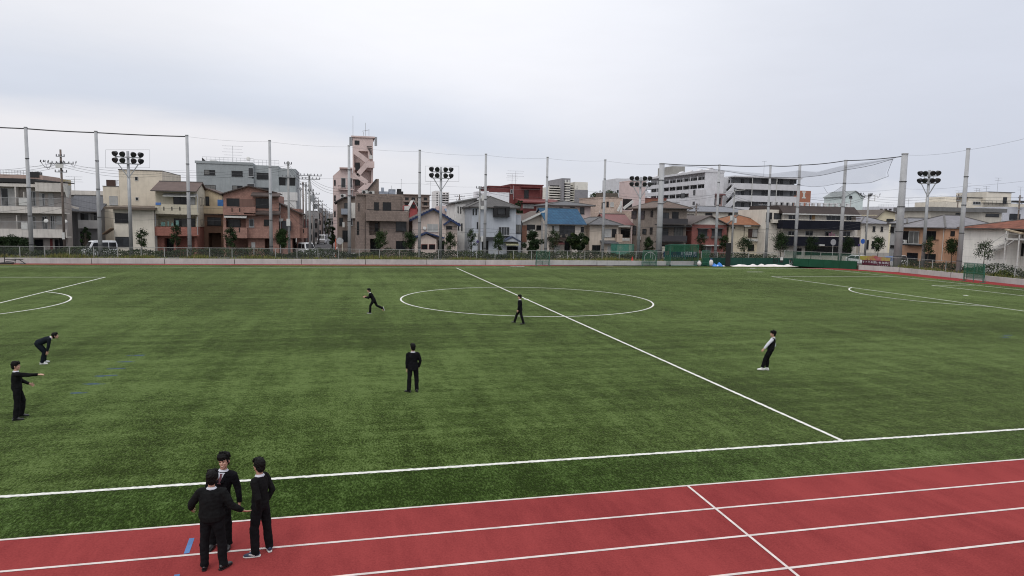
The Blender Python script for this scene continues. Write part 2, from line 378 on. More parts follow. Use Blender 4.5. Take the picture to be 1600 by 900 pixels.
    k.tube([low, pel+s*.05, waist+s*.02, chest, nb-s*.052, nb-s*.004], wid(rr_[:-1])+rr_[-1:], 18, side=shr)
    sl = MB() if top == 'vest' else k
    for nm, sg in (('l', -1), ('r', 1)):
        a, e_, w_ = J['s'+nm], J['e'+nm], J['w'+nm]; fa = (w_-e_).normalized()
        k.tube([a-shr*(.09*sg)+s*.01, a-shr*(.03*sg)+s*.004, a+(e_-a)*.06], [.062,.072,.066], 12)
        sl.tube([a-shr*(.03*sg), a, a.lerp(e_, .5), e_, e_.lerp(w_, .45), w_-fa*.012], wid([.060,.070,.062,.056,.050])+[.041 if top != 'jacket' else .045], 12)
    if top == 'jacket':
        for sg in (-1, 1): k.ball(chest+fwd*.115+shr*(.07*sg)-s*.04, (.05,.012,.12), 10, 8)
    g = meshed(k, {'sweater':'sweater','jacket':'jacket','vest':'vest'}[top], tm, o, [('REMESH', dict(mode='VOXEL', voxel_size=vox*1.5)), ('SMOOTH', dict(factor=.5, iterations=2))], warp=fold(.010, 7))
    if top == 'vest': meshed(sl, 'shirt_sleeves', M_shirt, o, [('REMESH', dict(mode='VOXEL', voxel_size=vox*1.5)), ('SMOOTH', dict(factor=.5, iterations=2))], warp=fold(.008, 9))
    # ---- collar
    k = MB(); cn = nb+hd*.016; k.tube([cn-hd*.030, cn+hd*.0, cn+hd*.018], [(.080,.074),(.068,.064),(.062,.060)], 18, side=shr, cap=False); k.tube([cn+hd*.019, cn+hd*.002, cn-hd*.014], [(.064,.062),(.076,.073),(.088,.082)], 18, side=shr, cap=False)
    k.build('shirt_collar', M_shirt, o, True)
    if tie:
        k = MB(); f0 = nb-s*.02+fwd*.104; f1 = chest-s*.02+fwd*.156; k.add([f0-shr*.055, f0+shr*.055, f1+shr*.012, f1-shr*.012, f0-shr*.055-fwd*.03, f0+shr*.055-fwd*.03, f1+shr*.012-fwd*.03, f1-shr*.012-fwd*.03], [(0,3,2,1),(4,5,6,7),(0,1,5,4),(2,3,7,6),(0,4,7,3),(1,2,6,5)]); k.build('shirt_front', M_shirt, o)
        k = MB(); k.add([f0-shr*.024+fwd*.012, f0+shr*.024+fwd*.012, f0+shr*.016-s*.03+fwd*.018, f0-shr*.016-s*.03+fwd*.018, f1+shr*.030+fwd*.010-s*.01, f1-shr*.030+fwd*.010-s*.01], [(0,3,2,1),(3,5,4,2)]); k.build('tie', M_tie, o)
        for sg in (-1, 1):
            k = MB(); k.add([f0+shr*(.05*sg)+fwd*.012+s*.01, f0+shr*(.095*sg)+fwd*.004-s*.03, chest+shr*(.07*sg)+fwd*.146, f1+shr*(.008*sg)+fwd*.012], [(0,1,2,3)]); k.build('lapel', tm, g)
    # ---- hair
    k = MB(); rr = random.Random(int(abs(loc[0])*100)); k.ball(hr((0,-.024,.046)), (.086,.100,.096), 20, 14, Rh); k.ball(hr((0,-.055,-.012)), (.074,.062,.085), 16, 10, Rh)
    for sg in (-1, 1): k.ball(hr((.066*sg,-.018,.018)), (.020,.050,.058), 10, 8, Rh); k.ball(hr((.070*sg,.012,.004)), (.012,.014,.032), 8, 6, Rh)
    for i in range(46 if near else 22):
        a = rr.uniform(-1.1, pi+1.1); f = rr.random(); b0 = V((cos(a)*.074*(.6+.4*f), -.02-sin(a)*.085*(.6+.4*f), .135-.115*f)); tip = b0*1.07+V((rr.uniform(-.012,.012), rr.uniform(-.012,.012), -.04+.028*rr.random())); k.tube([hr(b0*.94), hr((b0+tip)*.52), hr(tip)], [.018,.013,.004], 6)
    for i in range(9):
        x = -.06+.015*i; k.tube([hr((x*.8,.045,.125)), hr((x,.088-abs(x)*.35,.088)), hr((x*1.1,.094-abs(x)*.45,.046-(.022 if hairv else 0)*rr.random()))], [.020,.019,.006], 6)
    if hairv:
        for i in range(16): a = 2*pi*i/16+rr.uniform(-.2,.2); k.tube([hr((.05*cos(a),-.02+.06*sin(a),.125)), hr((.082*cos(a),-.02+.094*sin(a),.105)), hr((.102*cos(a),-.02+.112*sin(a),.05-.02*rr.random()))] if sin(a) < .6 else [hr((.04*cos(a),-.02,.13)), hr((.07*cos(a),.0,.15+.02*rr.random()))], [.022,.02,.006][:3 if sin(a) < .6 else 2], 6)
    meshed(k, 'hair', M_hair, o, [('REMESH', dict(mode='VOXEL', voxel_size=vox*.85)), ('SMOOTH', dict(factor=.5, iterations=1))], warp=lambda c_, n_: n_*.008*noise.noise(c_*38))
    if face:
        for sg in (-1, 1):
            k = MB(); k.ball(hr((.030*sg,.079,.012)), (.013,.007,.0055), 10, 6, Rh); k.build('eye', M_eye, o, True); k = MB(); k.tube([hr((.014*sg,.086,.034)), hr((.032*sg,.084,.038)), hr((.048*sg,.072,.033))], [.004,.0048,.003], 6); k.build('eyebrow', M_hair, o)
        k = MB(); k.tube([hr((-.027,.076,-.056)), hr((-.012,.088,-.064)), hr((.012,.088,-.064)), hr((.027,.076,-.056))], [.003,.0065,.0065,.003], 6); mo = k.build('mouth', M_lip, o, True); k = MB(); k.tube([hr((-.016,.0905,-.0605)), hr((.016,.0905,-.0605))], .0035, 6); k.build('teeth', M_sole, mo)
    # ---- shoes
    for nm, sg, kd in (('l', -1, shoes[0]), ('r', 1, shoes[1])):
        m = {'black': M_shoeb, 'white': M_shoew, 'navy': M_shoen}[kd]; an, td = J['n'+nm], J['t'+nm]; sn = (J['k'+nm]-an).normalized(); upv = (sn-td*sn.dot(td)).normalized() if 'tilt' in p else V((0,0,1)); upv = (upv-td*upv.dot(td)).normalized(); rt = td.cross(upv)
        k = MB(); b_ = an-upv*.045; k.tube([b_-td*.075+upv*.0, b_-td*.05+upv*.012, b_+td*.03+upv*.010, b_+td*.10-upv*.010, b_+td*.165-upv*.016, b_+td*.195-upv*.018], [(.026,.030),(.040,.046),(.044,.050),(.050,.034),(.042,.026),(.018,.014)], 12, side=rt); k.tube([an+upv*.06, an-upv*.02], [.045,.048], 12)
        sh_ = meshed(k, 'shoe', m, o, [('REMESH', dict(mode='VOXEL', voxel_size=vox)), ('SMOOTH', dict(factor=.5, iterations=1))])
        k = MB(); ol = []
        for x, w2 in ((-.09,.022),(-.075,.036),(.0,.044),(.09,.052),(.16,.045),(.20,.022)): ol.append((x, w2))
        pts = [b_+td*x+rt*w2 for x, w2 in ol]+[b_+td*x-rt*w2 for x, w2 in reversed(ol)]; n = len(pts); k.add([q-upv*.040 for q in pts]+[q-upv*.022 for q in pts], [tuple(range(n)), tuple(reversed(range(n, 2*n)))]+[(i, (i+1) % n, (i+1) % n+n, i+n) for i in range(n)])
        k.build('sole', M_sole if kd != 'black' or sole else M_shoeb, sh_)
        if kd == 'navy':
            k = MB(); k.bar(b_+td*.0+rt*.05+upv*.0, b_+td*.10+rt*.05+upv*.022, .004, .02); k.bar(b_+td*.0-rt*.05+upv*.0, b_+td*.10-rt*.05+upv*.022, .004, .02); k.build('side_stripe', M_sole, sh_)
    return o
D = (0,0,-1)
def G(px, py): p_ = at_z(px, py); return (p_.x, p_.y, .012)
a_ = G(333, 889)
person('person in black sweater seen from behind, gesturing with both hands on the track', (a_[0], a_[1], .006), radians(-10), dict(lean=2, bulk=1.22, al=((-.62,.10,-.80),(-.28,.62,-.62),(-.1,.8,-.5)), ar=((.46,.10,-.88),(.66,.42,-.60),(.7,.5,-.35)), ll=((-.10,.0,-1),(-.02,-.02,-1),(-.25,1,0)), lr=((.13,.04,-1),(.06,-.02,-1),(.45,1,0)), hyaw=14, palmr=(-.3,.4,.9), thumbr=(-.5,.6,.5), palml=(1,0,.3), curll=.6, curlr=.4, spread=1.6), True, 'sweater', scale=.94)
b_ = G(408, 866)
person('person in black sweater with hands in pockets and navy sports shoes on the track', (b_[0], b_[1], .006), radians(64), dict(lean=0, bulk=.96, al=((-.10,-.30,-.95),(.30,.16,-.94)), ar=((.12,-.38,-.92),(-.30,.34,-.89)), ll=((-.02,.14,-1),(.0,-.02,-1),(-.45,1,0)), lr=((.10,-.10,-1),(.06,-.06,-1),(.65,.55,0)), hyaw=-24, palml=(0,-1,0), palmr=(0,-1,0), curll=.3, curlr=.3), True, 'sweater', ('navy','navy'), scale=.965)
hz = 1.70; c_ = at_z(341.5, 711, 1.64); c_ = (c_.x, c_.y, .006)
person('smiling person in black blazer, white shirt and red tie facing the viewer', c_, radians(172), dict(lean=0, side=-9, al=((-.28,-.05,-.96),(-.12,.22,-.97)), ar=((.32,-.10,-.95),(-.1,.35,-.93)), ll=((-.08,.02,-1),(-.02,0,-1)), lr=((.08,0,-1),(.02,0,-1)), hyaw=-8, hpitch=-2, hroll=.10), True, 'jacket', face=True, tie=True, hairv=1, scale=.96)
g_ = G(29, 655)
person('person in black sweater pointing to the right with an outstretched arm', g_, radians(-72), dict(lean=-1, twist=0, al=((-.15,.35,-.92),(.22,.86,-.46)), ar=((.12,.97,-.12),(.05,1,-.03)), shr=(0,.03,0), ll=((-.10,.30,-.95),(-.03,-.16,-.98)), lr=((.06,-.02,-1),(.04,-.12,-1)), hyaw=-6, palmr=(-.3,0,-1), thumbr=(-1,0,.2), curlr=.5, curll=.7), True, 'sweater', face=True, scale=.93)
d_ = G(60, 569)
person('person bending forward with hands on knees in white shoes near the left edge', d_, radians(-72), dict(lean=68, al=((-.05,-.12,-.99),(.05,-.22,-.97)), ar=((.05,-.12,-.99),(-.05,-.22,-.97)), ll=((-.10,.60,-.79),(-.03,-.14,-.99)), lr=((.10,.52,-.85),(.03,-.20,-.98)), head=(0,.85,.42), hpitch=8), False, 'sweater', ('white','white'), face=True, topm=M_navy_t, trm=M_navy_t, scale=.92)
e_ = G(645, 612.5)
person('person in dark suit standing with his back turned in the middle of the pitch', e_, radians(6), dict(lean=0, al=((-.14,-.02,-1),(-.02,.08,-1)), ar=((.30,-.12,-.94),(-.22,.30,-.93)), ll=((-.08,0,-1),(-.04,0,-1),(-.55,.8,0)), lr=((.10,.03,-1),(.02,-.02,-1),(.15,1,0)), curll=.7), False, 'jacket', ('black','black'), scale=.93)
f_ = G(584, 489.5)
person('person in dark suit running to the left with one leg kicked back', f_, radians(84), dict(lean=30, al=((-.2,.30,-.93),(.15,.85,.20)), ar=((.2,.15,-.97),(-.1,.90,.25)), ll=((-.05,.50,-.86),(0,.04,-1),(0,1,.05)), lr=((.05,-.45,-.88),(.0,-.86,-.42),(0,-.30,-1)), head=(0,.35,.94), hpitch=-4, tilt=1), False, 'jacket', ('black','black'), face=True, sole=True, scale=.94)
h_ = G(812, 506.5)
person('person in dark suit walking to the left along the centre circle', h_, radians(76), dict(lean=2, al=((-.12,.16,-.98),(-.02,.24,-.97)), ar=((.12,-.10,-.99),(.0,.1,-1)), ll=((-.04,-.22,-.97),(0,-.30,-.95),(0,1,-.15)), lr=((.04,.42,-.90),(0,.30,-.95),(0,1,.12)), hpitch=-4), False, 'jacket', face=True, scale=.95)
i_ = G(1202, 580)
person('person in black vest and white sleeves leaning back on the right of the pitch', i_, radians(46), dict(lean=-9, side=5, al=((-.52,.50,-.70),(-.34,.52,-.80)), ar=((.20,-.12,-.97),(-.1,.45,-.88)), ll=((-.09,.42,-.9),(-.03,.22,-.97)), lr=((.09,.30,-.95),(.03,.0,-1)), head=(0,.12,1), hyaw=12, hem=-.035), False, 'vest', ('white','white'), face=True, scale=.94, hairv=1)
# ------------------------------------------------------------------ ground, pitch, track, markings
def sheet(name, poly, z, m, sub=None):
    me = bpy.data.meshes.new(name); me.from_pydata([(x, y, z) for x, y in poly], [], [tuple(range(len(poly)))])
    me.materials.append(m); o = bpy.data.objects.new(name, me); C.objects.link(o); return tag(o, kind='structure')
M_ground = mat('city_ground', (.13,.125,.12), .95, .25, .05)
M_asph = mat('asphalt', (.075,.075,.08), .9, .2, .6, bump=.1)
def turf_material():
    m = bpy.data.materials.new('turf'); m.use_nodes = True; t = NT(m.node_tree); P = t.n['Principled BSDF']
    tc = t.new('ShaderNodeTexCoord').outputs['Object']
    big = t.noise(t.scale(tc, .6, .8, 1, .25), .10, 3, .55)
    mid = t.noise(t.scale(tc, .8, .55, 1, .3), 1.0, 5, .68)
    sm = t.noise(t.scale(tc, .9, .52, 1, .1), 4.2, 4, .74)
    fine = t.noise(t.scale(tc, .9, .36, 1, -.05), 24, 3, .8)
    strk = t.noise(t.scale(tc, 1.5, .07, 1, .05), .6, 4, .65)     # nap left by brushing, in long strips
    strk2 = t.noise(t.scale(tc, .10, 2.6, 1, .04), .55, 3, .6)
    a = t.math('ADD', t.math('MULTIPLY', t.math('SUBTRACT', big, .5), 1.1), t.math('MULTIPLY', t.math('SUBTRACT', mid, .5), 1.0))
    a = t.math('ADD', a, t.math('MULTIPLY', t.math('SUBTRACT', sm, .5), 1.25))
    a = t.math('ADD', a, t.math('MULTIPLY', t.math('SUBTRACT', fine, .5), 2.7))
    a = t.math('ADD', a, t.math('MULTIPLY', t.math('SUBTRACT', strk, .5), .85))
    a = t.math('ADD', a, t.math('MULTIPLY', t.math('SUBTRACT', strk2, .5), .8))
    cr = t.new('ShaderNodeValToRGB'); e = cr.color_ramp
    e.elements[0].position = .12; e.elements[0].color = (.016,.026,.006,1)
    e.elements[1].position = .9; e.elements[1].color = (.084,.122,.038,1)
    q = e.elements.new(.5); q.color = (.0395,.064,.0150,1)
    # rolls of turf laid along the pitch, each with its own nap, and the strip outside the touchline laid the other way
    s_ = t.new('ShaderNodeSeparateXYZ'); t.link(tc, s_.inputs[0]); wob = t.math('MULTIPLY', t.math('SUBTRACT', mid, .5), .8)
    roll = t.new('ShaderNodeTexWhiteNoise'); roll.noise_dimensions = '1D'; t.link(t.math('FLOOR', t.math('MULTIPLY', t.math('ADD', s_.outputs[1], wob), 1/3.7)), roll.inputs['W'])
    a = t.math('ADD', a, t.math('MULTIPLY', t.math('SUBTRACT', roll.outputs['Value'], .5), .17))
    outer = t.mapr(t.math('ADD', s_.outputs[1], t.math('MULTIPLY', wob, .2)), -.1, .15, 1, 0, True)
    a = t.math('SUBTRACT', a, t.math('MULTIPLY', outer, .02))
    t.link(t.math('ADD', a, .465), cr.inputs[0]); t.link(t.mix(outer, cr.outputs[0], t.mix(1.0, cr.outputs[0], (.88,.95,.92), 'MULTIPLY')), P.inputs['Base Color'])
    P.inputs['Roughness'].default_value = .9; P.inputs['Specular IOR Level'].default_value = 0
    P.inputs['Sheen Weight'].default_value = .38; P.inputs['Sheen Roughness'].default_value = .17; P.inputs['Sheen Tint'].default_value = (.80,.88,.5,1)
    bn = t.new('ShaderNodeBump', i_Strength=.55); bn.inputs['Distance'].default_value = .05
    t.link(t.math('ADD', sm, t.math('MULTIPLY', fine, 1.2)), bn.inputs['Height']); t.link(bn.outputs[0], P.inputs['Normal'])
    return m
def track_material():
    m = bpy.data.materials.new('track_rubber'); m.use_nodes = True; t = NT(m.node_tree); P = t.n['Principled BSDF']
    tc = t.new('ShaderNodeTexCoord').outputs['Object']
    a = t.noise(t.scale(tc, 1, .5, 1, .5), 1.1, 5, .65); b = t.noise(tc, 26, 4, .8); s_ = t.noise(t.scale(tc, 5, .25, 1, .35), 1.2, 4, .6); g = t.noise(tc, .16, 3, .5)
    f = t.math('ADD', t.math('ADD', t.math('MULTIPLY', a, .55), t.math('MULTIPLY', b, .68)), t.math('ADD', t.math('MULTIPLY', s_, .16), t.math('MULTIPLY', g, .42)))
    cr = t.new('ShaderNodeValToRGB'); e = cr.color_ramp
    e.elements[0].position = .60; e.elements[0].color = (.112,.016,.018,1); e.elements[1].position = 1.0; e.elements[1].color = (.230,.040,.039,1)
    t.link(f, cr.inputs[0]); t.link(cr.outputs[0], P.inputs['Base Color'])
    P.inputs['Roughness'].default_value = .9; P.inputs['Specular IOR Level'].default_value = .03
    bn = t.new('ShaderNodeBump', i_Strength=.35); bn.inputs['Distance'].default_value = .01; t.link(b, bn.inputs['Height']); t.link(bn.outputs[0], P.inputs['Normal'])
    return m
M_turf, M_track = turf_material(), track_material()
M_line = mat('line_fibre', (.56,.56,.52), .85, .28, 9, bump=.3, spec=.1)
M_tline = mat('lane_paint', (.52,.465,.44), .85, .22, 3.5, spec=.1)
M_blue = mat('blue_paint', (.06,.14,.30), .75, .2, 3)
M_bfib = mat('blue_fibre', (.026,.062,.095), .8, .4, 9)
sheet('ground', [(-2500,-400),(2500,-400),(2500,4500),(-2500,4500)], -.03, M_ground)
sheet('running_track', [(-95,-18),(62,-18),(62,72.45),(-95,72.45)], 0, M_track)
TR = 2.0838; LW = 1.2194
sheet('pitch', [(-92,-TR+.03),(53.6,-TR+.03),(53.3,45),(54.1,62),(46.0,70.5),(-92,70.5)], .004, M_turf)
rnd = random.Random(3)
lines = MB()
def ribbon(mb, pts, w, z, jag=0.0, close=False):
    n = len(pts); L, R_ = [], []
    for i, p in enumerate(pts):
        a = V(pts[(i-1) % n] if close or i else pts[i]); b = V(pts[(i+1) % n] if close or i < n-1 else pts[i])
        dd = (b-a); dd = V((dd.x, dd.y, 0)).normalized(); nn = V((-dd.y, dd.x, 0)); q = V((p[0], p[1], 0))
        L.append(q+nn*(w/2+rnd.uniform(-jag, jag))+V((0,0,z))); R_.append(q-nn*(w/2+rnd.uniform(-jag, jag))+V((0,0,z)))
    fs = [(i, n+i, n+(i+1) % n, (i+1) % n) for i in range(n if close else n-1)]
    mb.add(L+R_, fs)
def seg(a, b, step): 
    a, b = V((a[0], a[1], 0)), V((b[0], b[1], 0)); k = max(1, int((b-a).length/step)); return [tuple(a.lerp(b, i/k)) for i in range(k+1)]
H2 = PL/2; pc = H2-16.5; cy = PW/2; zl = .010
def line(a, b, w=.12, z=zl, step=.25, jag=.008): ribbon(lines, seg(a, b, step), w, z, jag)
line((-H2-.06, 0), (-20, 0), .12, step=1); line((-20, 0), (14, 0), .12, step=.05, jag=.014); line((14, 0), (H2+.06, 0), step=1)
line((-H2, PW), (H2, PW), .12, step=1); line((0, .06), (0, PW-.06), .12, zl, .12, .010)
for sx in (-1, 1):
    line((sx*H2, .06), (sx*H2, PW-.06), .12, step=1)
    line((sx*pc, cy-20.16), (sx*pc, cy+20.16), .12, zl+.0006, .2)
    for sy in (-1, 1): line((sx*pc, cy+sy*20.16), (sx*H2, cy+sy*20.16), .12, zl+.0012, .5); line((sx*(H2-5.5), cy+sy*9.16), (sx*H2, cy+sy*9.16), .12, zl+.0012, .5)
    line((sx*(H2-5.5), cy-9.16), (sx*(H2-5.5), cy+9.16), .12, zl+.0006, .5)
    th = math.acos(5.5/9.15); ribbon(lines, [(sx*(H2-11-9.15*cos(a)), cy+9.15*sin(a), 0) for a in [(-th+2*th*i/60) for i in range(61)]], .12, zl+.0018, .006)
    ribbon(lines, [(sx*(H2-11)+.11*cos(a), cy+.11*sin(a), 0) for a in [2*pi*i/12 for i in range(12)]], .2, zl, 0, True)
ribbon(lines, [(9.15*cos(a), cy+9.15*sin(a), 0) for a in [2*pi*i/220 for i in range(220)]], .12, zl+.0024, .006, True)
ribbon(lines, [(.1*cos(a), cy+.1*sin(a), 0) for a in [2*pi*i/12 for i in range(12)]], .18, zl+.003, 0, True)
for px, py, l in ((803,416.2,1.0), (813.5,416.4,1.0), (952,415.6,1.0), (1180,425,2.2), (1176,419.4,.8)):
    p = at_z(px, py); line((p.x-l/2, p.y), (p.x+l/2, p.y), .28, zl, .5)
tag(lines.build('pitch_markings', M_line), kind='structure')
tl = MB()
for k in range(6):
    y = -TR-k*LW; ribbon(tl, seg((-70, y), (52, y), 2), .062, .005+.0005*k)
p0, p1 = at_z(1070, 756), at_z(1246, 900); dd = (p1-p0).normalized()
ribbon(tl, seg((p0.x, -TR-.03), (p0.x-.12, -TR-5*LW), .6), .055, .0085)
for y in (71.5,): ribbon(tl, seg((-90, y), (44, y), 4), .06, .005)
tag(tl.build('lane_lines', M_tline), kind='structure')
bl = MB()
ribbon(bl, seg((-15.57,-3.24), (-15.60,-2.66), .2), .085, .0055); ribbon(bl, seg((-15.52,-4.47), (-15.56,-3.95), .2), .085, .0055)
tag(bl.build('blue_lane_marks', M_blue), kind='structure')
bf = MB()
for px, py in ((126,614),(146,600),(165,587.5),(182,576),(197,565.5),(212,555.5),(1570,527),(1575,524)):
    p = at_z(px, py)
    for k in range(12):
        y = p.y + rnd.uniform(-.09,.09); x = p.x+rnd.uniform(-.36,.08); ribbon(bf, [(x, y, 0), (x+rnd.uniform(.15,.38), y+rnd.uniform(-.02,.02), 0)], .05, .0075+.0002*k)
tag(bf.build('blue_turf_dashes', M_bfib), kind='structure')

# ------------------------------------------------------------------ kerb walls, planting bed, street
M_conc = mat('kerb_concrete', (.41,.41,.395), .9, .14, 1.0, bump=.15, stain=.35)
M_soil = mat('soil', (.055,.048,.032), 1, .4, 1.2, bump=.4)
def wall_run(name, label, pts, h, th, m, cat, joint=7.5, out=1):
    root = thing(name, label, cat, (pts[0][0], pts[0][1], 0)); o0 = V((pts[0][0], pts[0][1], 0)); mb = MB(); cap = MB()
    for a, b in zip(pts[:-1], pts[1:]):
        a3, b3 = V((a[0], a[1], 0))-o0, V((b[0], b[1], 0))-o0; L = (b3-a3).length; n = max(1, round(L/joint)); dd = (b3-a3)/L
        nn = V((-dd.y, dd.x, 0))*out
        for i in range(n):
            p = a3+dd*(L*i/n+.035); q = a3+dd*(L*(i+1)/n-.035); j = random.Random(i*7+int(L)).uniform(-.012,.012)
            mb.bar(p+nn*(th/2)+V((0,0,h/2+j)), q+nn*(th/2)+V((0,0,h/2+j)), th, h)
    mb.build('wall_block', m, root); return root
wall_run('low_wall', 'low pale concrete wall along the far side of the track below the fence', [(-95,72.5),(35.5,72.5)], .62, .28, M_conc, 'wall')
wall_run('low_wall', 'low concrete wall running towards the viewer along the right end of the pitch', [(55.3,65.0),(57.6,60.3),(57.2,52),(56.4,42),(55.8,20)], .62, .28, M_conc, 'wall')
M_pad = mat('green_padding', (.010,.045,.034), .7, .2, .7, spec=.2)
M_pad2 = mat('green_padding_bright', (.010,.062,.032), .7, .2, .7, spec=.2)
r = thing('padded_wall', 'dark green padded outfield wall behind the white sheets', 'wall', (36,72.4,0)); mb = MB()
for i in range(7): mb.box(i*2.05+.01, 0, 0, i*2.05+2.03, .3, 1.12)
mb.build('pad', M_pad, r)
r = thing('padded_wall', 'brighter green padded wall angled across the right far corner', 'wall', (50.4,72.4,0), atan2(-7.2, 4.9)); mb = MB()
for i in range(4): mb.box(i*2.15+.01, 0, 0, i*2.15+2.13, .3, 1.12)
mb.build('pad', M_pad2, r)
bed = MB()
bed.plate([(-95,72.79),(50,72.79),(52,80.0),(-95,80.0)], -.02, .52)
bed.plate([(50.8,72.9),(55.62,65.1),(57.9,60.35),(57.5,52),(56.7,42),(56.1,20),(60.5,20),(60.5,60),(60,68),(52.1,79.9)], -.02, .515)
tag(bed.build('planting_bed', M_soil), kind='structure')
sheet('street', [(-120,80.2),(70,80.2),(62.5,66),(61,15),(67,15),(66.5,66),(66,86.5),(-120,86.5)], .0, M_asph)
sheet('side_street', [(-18.9,86.4),(-14.2,86.4),(-13.4,330),(-19.8,330)], .004, M_asph)
M_white = mat('road_paint', (.6,.6,.58), .8, .2, 3)
rm = MB()
for y in (98, 99.2): rm.add([(-18.6,y,.012),(-15.6,y,.012),(-15.6,y+.45,.012),(-18.6,y+.45,.012)], [(0,1,2,3)])
rm.add([(-14.75,87,.012),(-14.6,87,.012),(-14.4,200,.012),(-14.55,200,.012)], [(0,1,2,3)])
tag(rm.build('road_marking', M_white), kind='structure')

# ------------------------------------------------------------------ chain-link fences
M_fpost = mat('fence_post', (.30,.30,.29), .5, .15, 2, spec=.4)
M_link = netmat('chain_link', (.16,.165,.15), .085, .006, diag=True)
M_gnet = netmat('green_net', (.015,.09,.05), .07, .012, diag=True)
def fence(label, pts, z0, z1, gap, mnet, mpost, rails=(1.0,), cat='fence', name='chain_link_fence', inset=.0):
    o0 = V((pts[0][0], pts[0][1], 0)); root = thing(name, label, cat, o0); rail = MB(); net = MB(); last = None
    for a, b in zip(pts[:-1], pts[1:]):
        a, b = V((a[0], a[1], 0))-o0, V((b[0], b[1], 0))-o0; L = (b-a).length; n = max(1, round(L/gap)); dd = (b-a)/L
        for i in range(n+ (1 if b == V((pts[-1][0], pts[-1][1], 0))-o0 else 0)):
            p = a+dd*(L*i/n); pm = MB(); pm.box(p.x-.035, p.y-.035, z0-.1, p.x+.035, p.y+.035, z1+.03); pm.build('fence_post', mpost, root)
        for h in rails: rail.bar(a+V((0,-.045,z0+(z1-z0)*h)), b+V((0,-.045,z0+(z1-z0)*h)), .045)
        rail.bar(a+V((0,-.045,z0+.08)), b+V((0,-.045,z0+.08)), .03)
        off = V((0, -.02, 0))
        net.add([a+off+V((0,0,z0+.05)), b+off+V((0,0,z0+.05)), b+off+V((0,0,z1)), a+off+V((0,0,z1))], [(0,1,2,3)])
    rail.build('rail', mpost, root); net.build('mesh_panel', mnet, root)
    return root
fence('long grey chain-link fence on the far planting bed in front of the houses', [(-62,74.7),(49.6,74.7)], .55, 1.82, 2.55, M_link, M_fpost)
fence('grey chain-link fence along the right-hand street beside the tan and white houses', [(56.6,65.8),(58.9,60.4),(58.5,52),(57.7,42),(57.1,24)], .55, 1.85, 2.3, M_link, M_fpost)
M_gpost = mat('green_pipe', (.02,.11,.075), .5, .1, 2, spec=.4)
fence('tall green net fence above the bright green padded wall', [(50.0,74.0),(55.9,65.6)], 1.0, 2.15, 2.5, M_gnet, M_fpost, name='net_fence')
# weeds, ivy and low shrubs of the bed
M_weed = mat('weed', (.110,.122,.026), .8, .45, 2.5)
M_weed2 = mat('dry_weed', (.16,.135,.05), .8, .35, 2.5)
M_leaf = [mat('leaf_dark', (.014,.026,.010), .7, .35, 3, spec=.12), mat('leaf_mid', (.024,.044,.014), .7, .35, 3, spec=.12), mat('leaf_olive', (.045,.058,.018), .7, .35, 3, spec=.12), mat('leaf_yellow', (.13,.14,.03), .6, .3, 3, spec=.25)]
M_bark = mat('bark', (.055,.045,.035), .95, .3, 6, bump=.4)
R_ = random.Random(11)
def leafquad(mb, p, s, rr, m=0):
    a = V((rr.gauss(0,1), rr.gauss(0,1), rr.gauss(0,.7))).normalized(); b = a.orthogonal().normalized(); b = (Matrix.Rotation(rr.uniform(0,6.28), 3, a) @ b); c = a.cross(b)
    l, wd = s*rr.uniform(.7,1.3), s*rr.uniform(.4,.6)
    mb.add([p-b*l*.5, p+c*wd*.5, p+b*l*.5, p-c*wd*.5], [(0,1,2,3)], m)
wd = MB()
def bedpt():
    if R_.random() < .78: return V((R_.uniform(-62, 50), R_.choice((R_.uniform(72.85,74.3), R_.uniform(72.85,74.3), R_.uniform(72.85,79.5))), .52))
    y = R_.uniform(24, 64); x0 = 57.9 if y > 60 else 56.6+(y-42)*.05; return V((x0+R_.uniform(.1,2.6), y, .52))
for i in range(24000):
    p = bedpt(); k = noise.noise(V((p.x*.25, p.y*.25, 0)))
    if R_.random() > .55+k: continue
    h = R_.uniform(.15,.5)*(1+k); ang = R_.uniform(0, pi); dx, dy = cos(ang)*.05, sin(ang)*.05; ln = V((R_.uniform(-.12,.12), R_.uniform(-.12,.12), h))
    wd.add([p-V((dx,dy,0)), p+V((dx,dy,0)), p+ln], [(0,1,2)], 0 if R_.random() < .7 else 1)
tag(wd.build('weeds', [M_weed, M_weed2]), kind='stuff')
sh = MB()
for i in range(42000):
    if R_.random() < .80:
        x = R_.uniform(-62, 50); y = R_.uniform(75.0,78.6); dens = noise.noise(V((x*.22, 3.1, 0)))+.55*noise.noise(V((x*.9, 7.7, 0)))
    else:
        y = R_.uniform(24, 64); x = (57.9 if y > 60 else 56.6+(y-42)*.05)+R_.uniform(1.9,3.6); dens = noise.noise(V((y*.22, 9.1, 0)))
    hmax = max(.25, 1.0+.7*dens); z = .5+hmax*R_.random()**.8
    mi = 0 if noise.noise(V((x*.5, y*.5, z))) < .12 else (1 if R_.random() < .7 else 2)
    leafquad(sh, V((x, y, z)), .21, R_, mi)
tag(sh.build('shrubbery', [M_leaf[0], M_leaf[1], M_leaf[2]]), kind='stuff')
